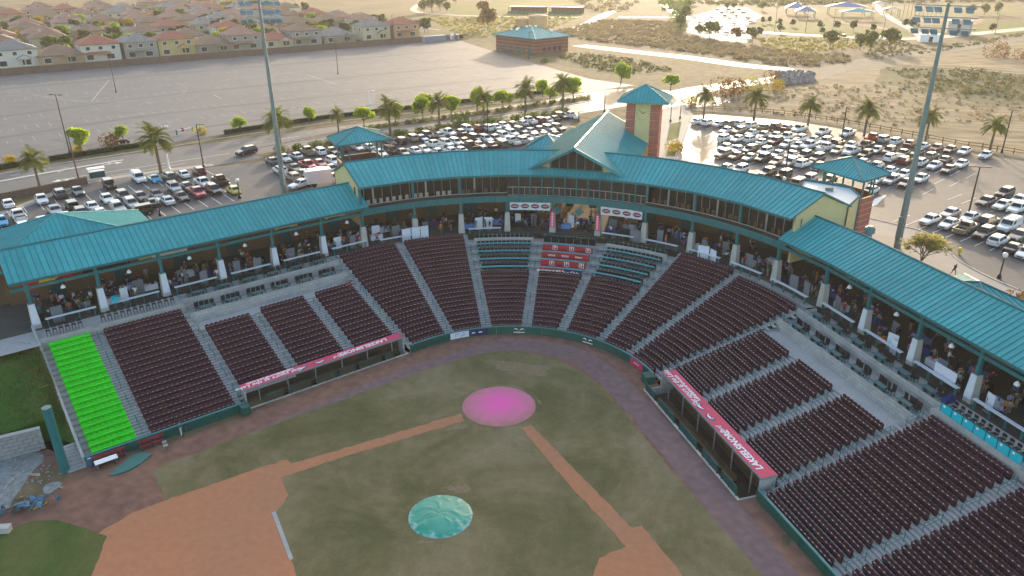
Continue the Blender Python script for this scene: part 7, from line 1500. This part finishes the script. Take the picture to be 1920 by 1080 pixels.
# red flags and murals under the left canopy
for k, t_ in enumerate((8.2, 13.5, 18.5, 24.5, 27)):
    u = LT(t_); m = MB(); obox(m, u, 27.5, 9.9, 1.5, .06, 1.0); fl = m.build('hanging_flag', 'red_panel', label=f'{ordn(k+1)} red flag with white emblem from the right under the left canopy', cat='flag', group='red flags'); q = MB()
    for i in range(9): a = pi*i/8; q.quad((.3*cos(a), .25*sin(a)-.1, 0), (.3*cos(a+pi/8), .25*sin(a+pi/8)-.1, 0), (.18*cos(a+pi/8), .12*sin(a+pi/8)-.1, 0), (.18*cos(a), .12*sin(a)-.1, 0))
    frame_obj('flag_emblem', q.mesh('e', 'white'), 'white', BP(u, 27.45, 10.4), Vector((sin(NA(u)), -cos(NA(u)), 0)), (0, 0, 1), fl)
def mural(u, o, wd, z0, z1, base, lab, seed, cols):
    k = wd/2; m = MB(); rbox(m, u-k, u+k, o, o+.05, z0, z1); t = m.build('wall_mural', base, label=lab, cat='mural'); r_ = random.Random(seed); ax = Vector((sin(NA(u)), -cos(NA(u)), 0))
    for i, cm in enumerate(cols):
        q = MB(); x, y = r_.uniform(-k*.7, k*.5), r_.uniform(-.5, .3)*(z1-z0); pts = [(x, y, 0)]
        q.poly([(x, y, 0), (x+k*.5, y-.2, 0), (x+k*.8, y+.3, 0), (x+k*.45, y+.25, 0), (x+k*.5, y+.6, 0), (x+.2, y+.4, 0)]); frame_obj('mural_shape', q.mesh('s', cm), cm, BP(u, o-.02-.012*i, (z0+z1)/2), ax, (0, 0, 1), t)
mural(LT(35), 27.8, 5.6, 8.6, 11.6, 'bright_red', 'big red black and white mural at the left end of the concourse', 3, ('black', 'white', 'black', 'white', 'yellow', 'black')); mural(LT(28.5), 28.2, 5.4, 9.0, 11.4, 'black', 'dark mural with red and yellow shapes behind the second left bay', 5, ('bright_red', 'yellow', 'bright_red', 'white', 'red_panel')); mural(LT(21), 27.9, 4.4, 8.8, 10.4, 'banner_white', 'white banner with dark oval swoosh behind the third left bay', 8, ('navy', 'navy'))
mural(LT(-2)-.0 if False else 141.5, 29.4, 2.6, 9.6, 10.3, 'bright_red', 'small red sign on the wall left of the suites', 1, ('white',)); mural(127, 29.4, 1.6*1, 8.2, 10.4, 'cloth_blue', 'blue booth backdrop in the concourse left of centre', 2, ('white', 'cloth_sky'))
# big white panels and odds at the right
def panel(u, o, w_, h_, z, mt, lab, tilt=0):
    p = BP(u, o, z); t = thing('exhibit_screen', lab, 'panel', p, NA(u)-pi/2+tilt); m = MB(); m.box((0, 0, h_/2), (w_, .06, h_)); m.build('sheet', mt, t, world=False); m = MB(); m.box((0, .3, .05), (w_*.8, .6, .08)); m.build('foot', 'wood', t, world=False)
panel(RTt(18.2), 21.0, 2.6, 1.5, 6.9, 'white_sheet', 'large white panel leaning in the right concourse'); panel(RTt(11.6), 20.95, .8, 1.6, 6.4, 'white_sheet', 'tall white board beside the orange stall cloth'); panel(61.2, 19.9, 1.5, 2.0, 6.4, 'white_sheet', 'pale blue white folding screen above the right seats', .3); panel(58.9, 19.95, 1.2, 1.8, 6.4, 'white_sheet', 'second leaf of the pale folding screen', -.3); panel(80.5, 20.3, 1.7, 1.9, 6.4, 'cloth_black', 'black screen right of the gate'); panel(77.8, 20.6, 1.6, 1.8, 6.4, 'board_grey', 'grey screen right of the black one')
panel(130.2, 20.2, 1.4, 1.9, 6.4, 'white_sheet', 'left pale blue booth panel below the left suites', .2); panel(128.0, 20.3, 1.2, 1.9, 6.4, 'white_sheet', 'middle pale blue booth panel below the left suites', -.2); panel(126.0, 20.3, 1.2, 1.9, 6.4, 'white_sheet', 'right pale blue booth panel below the left suites', .1)
for u, o, c_, lb in ((RTt(9.6), 21.3, 'orange', 'orange draped stall table in the right concourse'), (LT(29.5), 20.6, 'cyan', 'bright cyan cooler on the left counter'), (RTt(20.6), 19.4, 'blue', 'heap of blue cloth beside the right stairs')):
    m = MB(); m.box((0, 0, .2), (1.1 if c_ != 'cyan' else .6, .6, .45)); m.box((.1, .05, .5), (.7, .4, .2), .3); p = BP(u, o, ZC+(1.05 if c_ == 'cyan' else .3 if c_ == 'orange' else 0)); m.build('stall_bundle', {'orange': pm('or_', (.5, .12, .02), .8), 'cyan': 'cyan_panel', 'blue': 'cloth_blue'}[c_], world=False, loc=p, rz=NA(u), label=lb, cat='bundle')
# stools, tiers tables and chairs
stool = MB(); stool.box((0, 0, .72), (.42, .42, .06)); stool.box((0, .2, 1.0), (.42, .05, .3))
for x in (-.17, .17):
    for y in (-.17, .17): stool.box((x, y, .36), (.035, .035, .7))
stool_me = stool.mesh('bar_stool', 'seat_black')
for u0, u1, n, lb in ((LT(37.4), LT(33.6), 6, 'behind the lime green seats'), (LT(31.9), LT(23.6), 12, 'behind the seats right of the lime section'), (RTt(22), RTt(30), 11, 'behind the cyan panels')):
    for k in range(n): u = u0+(u1-u0)*(k+.5)/n; put('bar_stool', stool_me, None, False, BP(u, 17.9 if n != 11 else 18.2, ZC), NA(u)-pi/2, f'{ordn(k+1)} black bar stool from left {lb}', 'stool', 'black bar stools')
pc = BP(RTt(26), 17.3); t = thing('panel_rail', 'rail of bright cyan panels along the right concourse edge', 'barrier', (pc.x, pc.y, ZC))
for k in range(7):
    a, b = RTt(21.8+8.4*k/7+.04), RTt(21.8+8.4*(k+1)/7-.04); m = MB(); rbox(m, b, a, 17.28, 17.33, 6.5, 7.42); pn = m.build('cyan_panel', 'cyan_panel', t); q = MB(); q.poly([(.12*cos(2*pi*i/12), .12*sin(2*pi*i/12), 0) for i in range(12)]); u = (a+b)/2; frame_obj('panel_dot', q.mesh('d', 'white'), 'white', BP(a-.35, 17.26, 7.2), Vector((sin(NA(u)), -cos(NA(u)), 0)), (0, 0, 1), pn)
    m = MB(); obox(m, a, 17.3, 6.4, .06, .06, 1.1); m.build('post', 'teal_dark', t)
m = MB(); rbox(m, RTt(30.25), RTt(21.75), 17.26, 17.36, 7.42, 7.48); m.build('top_rail', 'teal_dark', t)
chm = box_chair('tier_chair', 'seat_black'); pm('tier_table', (.10, .17, .18), .5)
for side, U, tt in (('left', LT, (3.0, 22.3)), ('right', RTt, (.6, 20.6))):
    for tier, o, z, wl_o in (('lower', 16.5, 5.2, 15.5), ('upper', 19.1, 6.2, 18.1)):
        ua, ub = sorted((U(tt[0]), U(tt[1]))); pc = BP((ua+ub)/2, wl_o); t = thing('tier_railing', f'teal railing on the {tier} tier wall of the {side} terrace', 'railing', (pc.x, pc.y, z)); zt = 5.75 if tier == 'lower' else 6.62
        m = MB(); rbox(m, ua, ub, wl_o+.08, wl_o+.14, zt+.42, zt+.48); m.build('top_rail', 'rail_teal', t); n = 10
        for k in range(n+1): m = MB(); obox(m, ua+(ub-ua)*k/n, wl_o+.11, zt, .05, .05, .44); m.build('post', 'rail_teal', t)
        for k in range(6):
            u = U(tt[0]+(tt[1]-tt[0])*(k+.5)/6); p = BP(u, o-.35, z); tb = thing('terrace_table', f'{ordn(k+1)} teal table from home plate on the {tier} {side} terrace tier', 'table', p, NA(u)-pi/2, 'terrace tables'); m = MB(); m.box((0, 0, .74), (1.5, .6, .05)); m.build('tabletop', 'tier_table', tb, world=False)
            for x in (-.5, .5): m = MB(); m.box((x, 0, .36), (.07, .4, .72)); m.build('leg', 'teal_dark', tb, world=False)
            for j, x in enumerate((-.85, -.25, .35, .95)):
                q = p+Vector((cos(NA(u)-pi/2)*x, sin(NA(u)-pi/2)*x, 0))+Vector((cos(NA(u)), sin(NA(u)), 0))*(.62+rb.uniform(-.1, .1)); put('terrace_chair', chm, None, False, q, NA(u)-pi/2+rb.uniform(-.3, .3), f'{ordn(j+1)} black chair at the {ordn(k+1)} table of the {tier} {side} terrace tier', 'chair', 'terrace chairs')
# chairs of the centre boxes
for key, uh, ul, lb in (('c', 116.3, 99.5, 'left'), ('d', 99.5, 84.3, 'red'), ('e', 84.3, 66.8, 'right')):
    for k in range(5):
        r = 13+2*k; o = RD*r+.95; z = tz(r)+.05; n = 13
        l0, l1 = LEN(uh, o)-1.0, LEN(ul, o)+1.0
        for j in range(n): u = INV(l0+(l1-l0)*(j+.5)/n, o); o_ = put('box_chair', ch_k, None, False, BP(u, o, z), NA(u)-pi/2, f'{ordn(j+1)} black chair from left, {ordn(k+1)} tier of the {lb} centre boxes', 'chair', 'centre box chairs'); o_.scale = (1, 1, .62 if key == 'd' and k < 4 else .9)
# ------------------------------------------------------------------ left lot small things
p = un(184, 336, ZG); t = thing('food_cart', 'dark green cart with white counter top by the left car park wall', 'cart', p, AN); m = MB(); m.box((0, 0, 1.0), (2.6, 1.3, 1.2)); m.build('body', 'teal_dark', t, world=False); m = MB(); m.box((0, 0, 2.2), (3.0, 1.7, .12)); m.build('roof', 'white', t, world=False); m = MB(); m.box((0, 0, 1.65), (2.7, 1.4, .08)); m.build('counter', 'white', t, world=False)
for x in (-1.1, 1.1): m = MB(); m.box((x, 0, 1.9), (.08, .08, .6)); m.build('post', 'steel_grey', t, world=False)
A, B_ = un(-60, 390, ZG), un(165, 345, ZG); d = B_-A; t = thing('lot_wall', 'low brown block wall along the left car park', 'wall', A.lerp(B_, .6)); n = 12
for k in range(n): q = A.lerp(B_, (k+.5)/n); m = MB(); m.box((q.x, q.y, ZG+.7), (d.length/n-.02, .3, 1.4), atan2(d.y, d.x)); m.build('wall_panel', 'block_brown', t)
t = thing('lot_gate', 'white barrier gate with red diamond at the lot entrance', 'gate', un(350, 252, ZG)); A, B_ = un(332, 253, ZG), un(362, 247, ZG); m = MB(); m.tube(A+Vector((0, 0, 1.0)), B_+Vector((0, 0, 1.0)), .12, n=6); m.build('bar', 'white', t); c = A.lerp(B_, .4)+Vector((0, -.15, 1.0)); m = MB(); m.add([c+Vector(q) for q in ((0, 0, -.6), (.6, 0, 0), (0, 0, .6), (-.6, 0, 0))], [(0, 1, 2, 3)]); m.build('diamond', 'bright_red', t)
for q in (A, B_): m = MB(); m.box((q.x, q.y, ZG+.6), (.25, .25, 1.2)); m.build('post', 'teal_metal', t)
for i, (x, y) in enumerate(((226, 266), (234, 265))):
    p = un(x, y+4, ZG); t = thing('motorcycle', f'dark motorcycle parked under the second street tree, {"left" if i == 0 else "right"} one', 'motorcycle', p, .6); m = MB(); loft(m, [(.7, .7, .9, .08), (.3, .4, 1.0, .16), (-.4, .45, .85, .15), (-.8, .7, .8, .08)]); m.build('body', 'car_k', t, world=False)
    for x_ in (-.7, .75): m = MB(); m.tube((x_, -.06, .33), (x_, .06, .33), .33, n=12); m.build('wheel', 'tyre', t, world=False)
    m = MB(); m.tube((.5, -.35, 1.1), (.5, .35, 1.1), .03, n=5); m.tube((.5, 0, 1.1), (.75, 0, .33), .04, n=5); m.build('handlebar', 'steel_grey', t, world=False)
# ------------------------------------------------------------------ haze
def haze():
    m = MB(); m.box((0, 1800, 22.2), (6100, 5500, 48.4)); o = m.build('haze', pm('haze_air', (1, 1, 1)), kind='stuff', label='thin warm haze over the whole place', cat='haze')
    mt = MATS['haze_air']; t = mt.node_tree; t.nodes.clear(); ou = t.nodes.new('ShaderNodeOutputMaterial'); v = t.nodes.new('ShaderNodeVolumePrincipled'); v.inputs['Color'].default_value = (1, .97, .93, 1); v.inputs['Density'].default_value = .00013; v.inputs['Anisotropy'].default_value = .3; t.links.new(v.outputs[0], ou.inputs['Volume'])
haze()
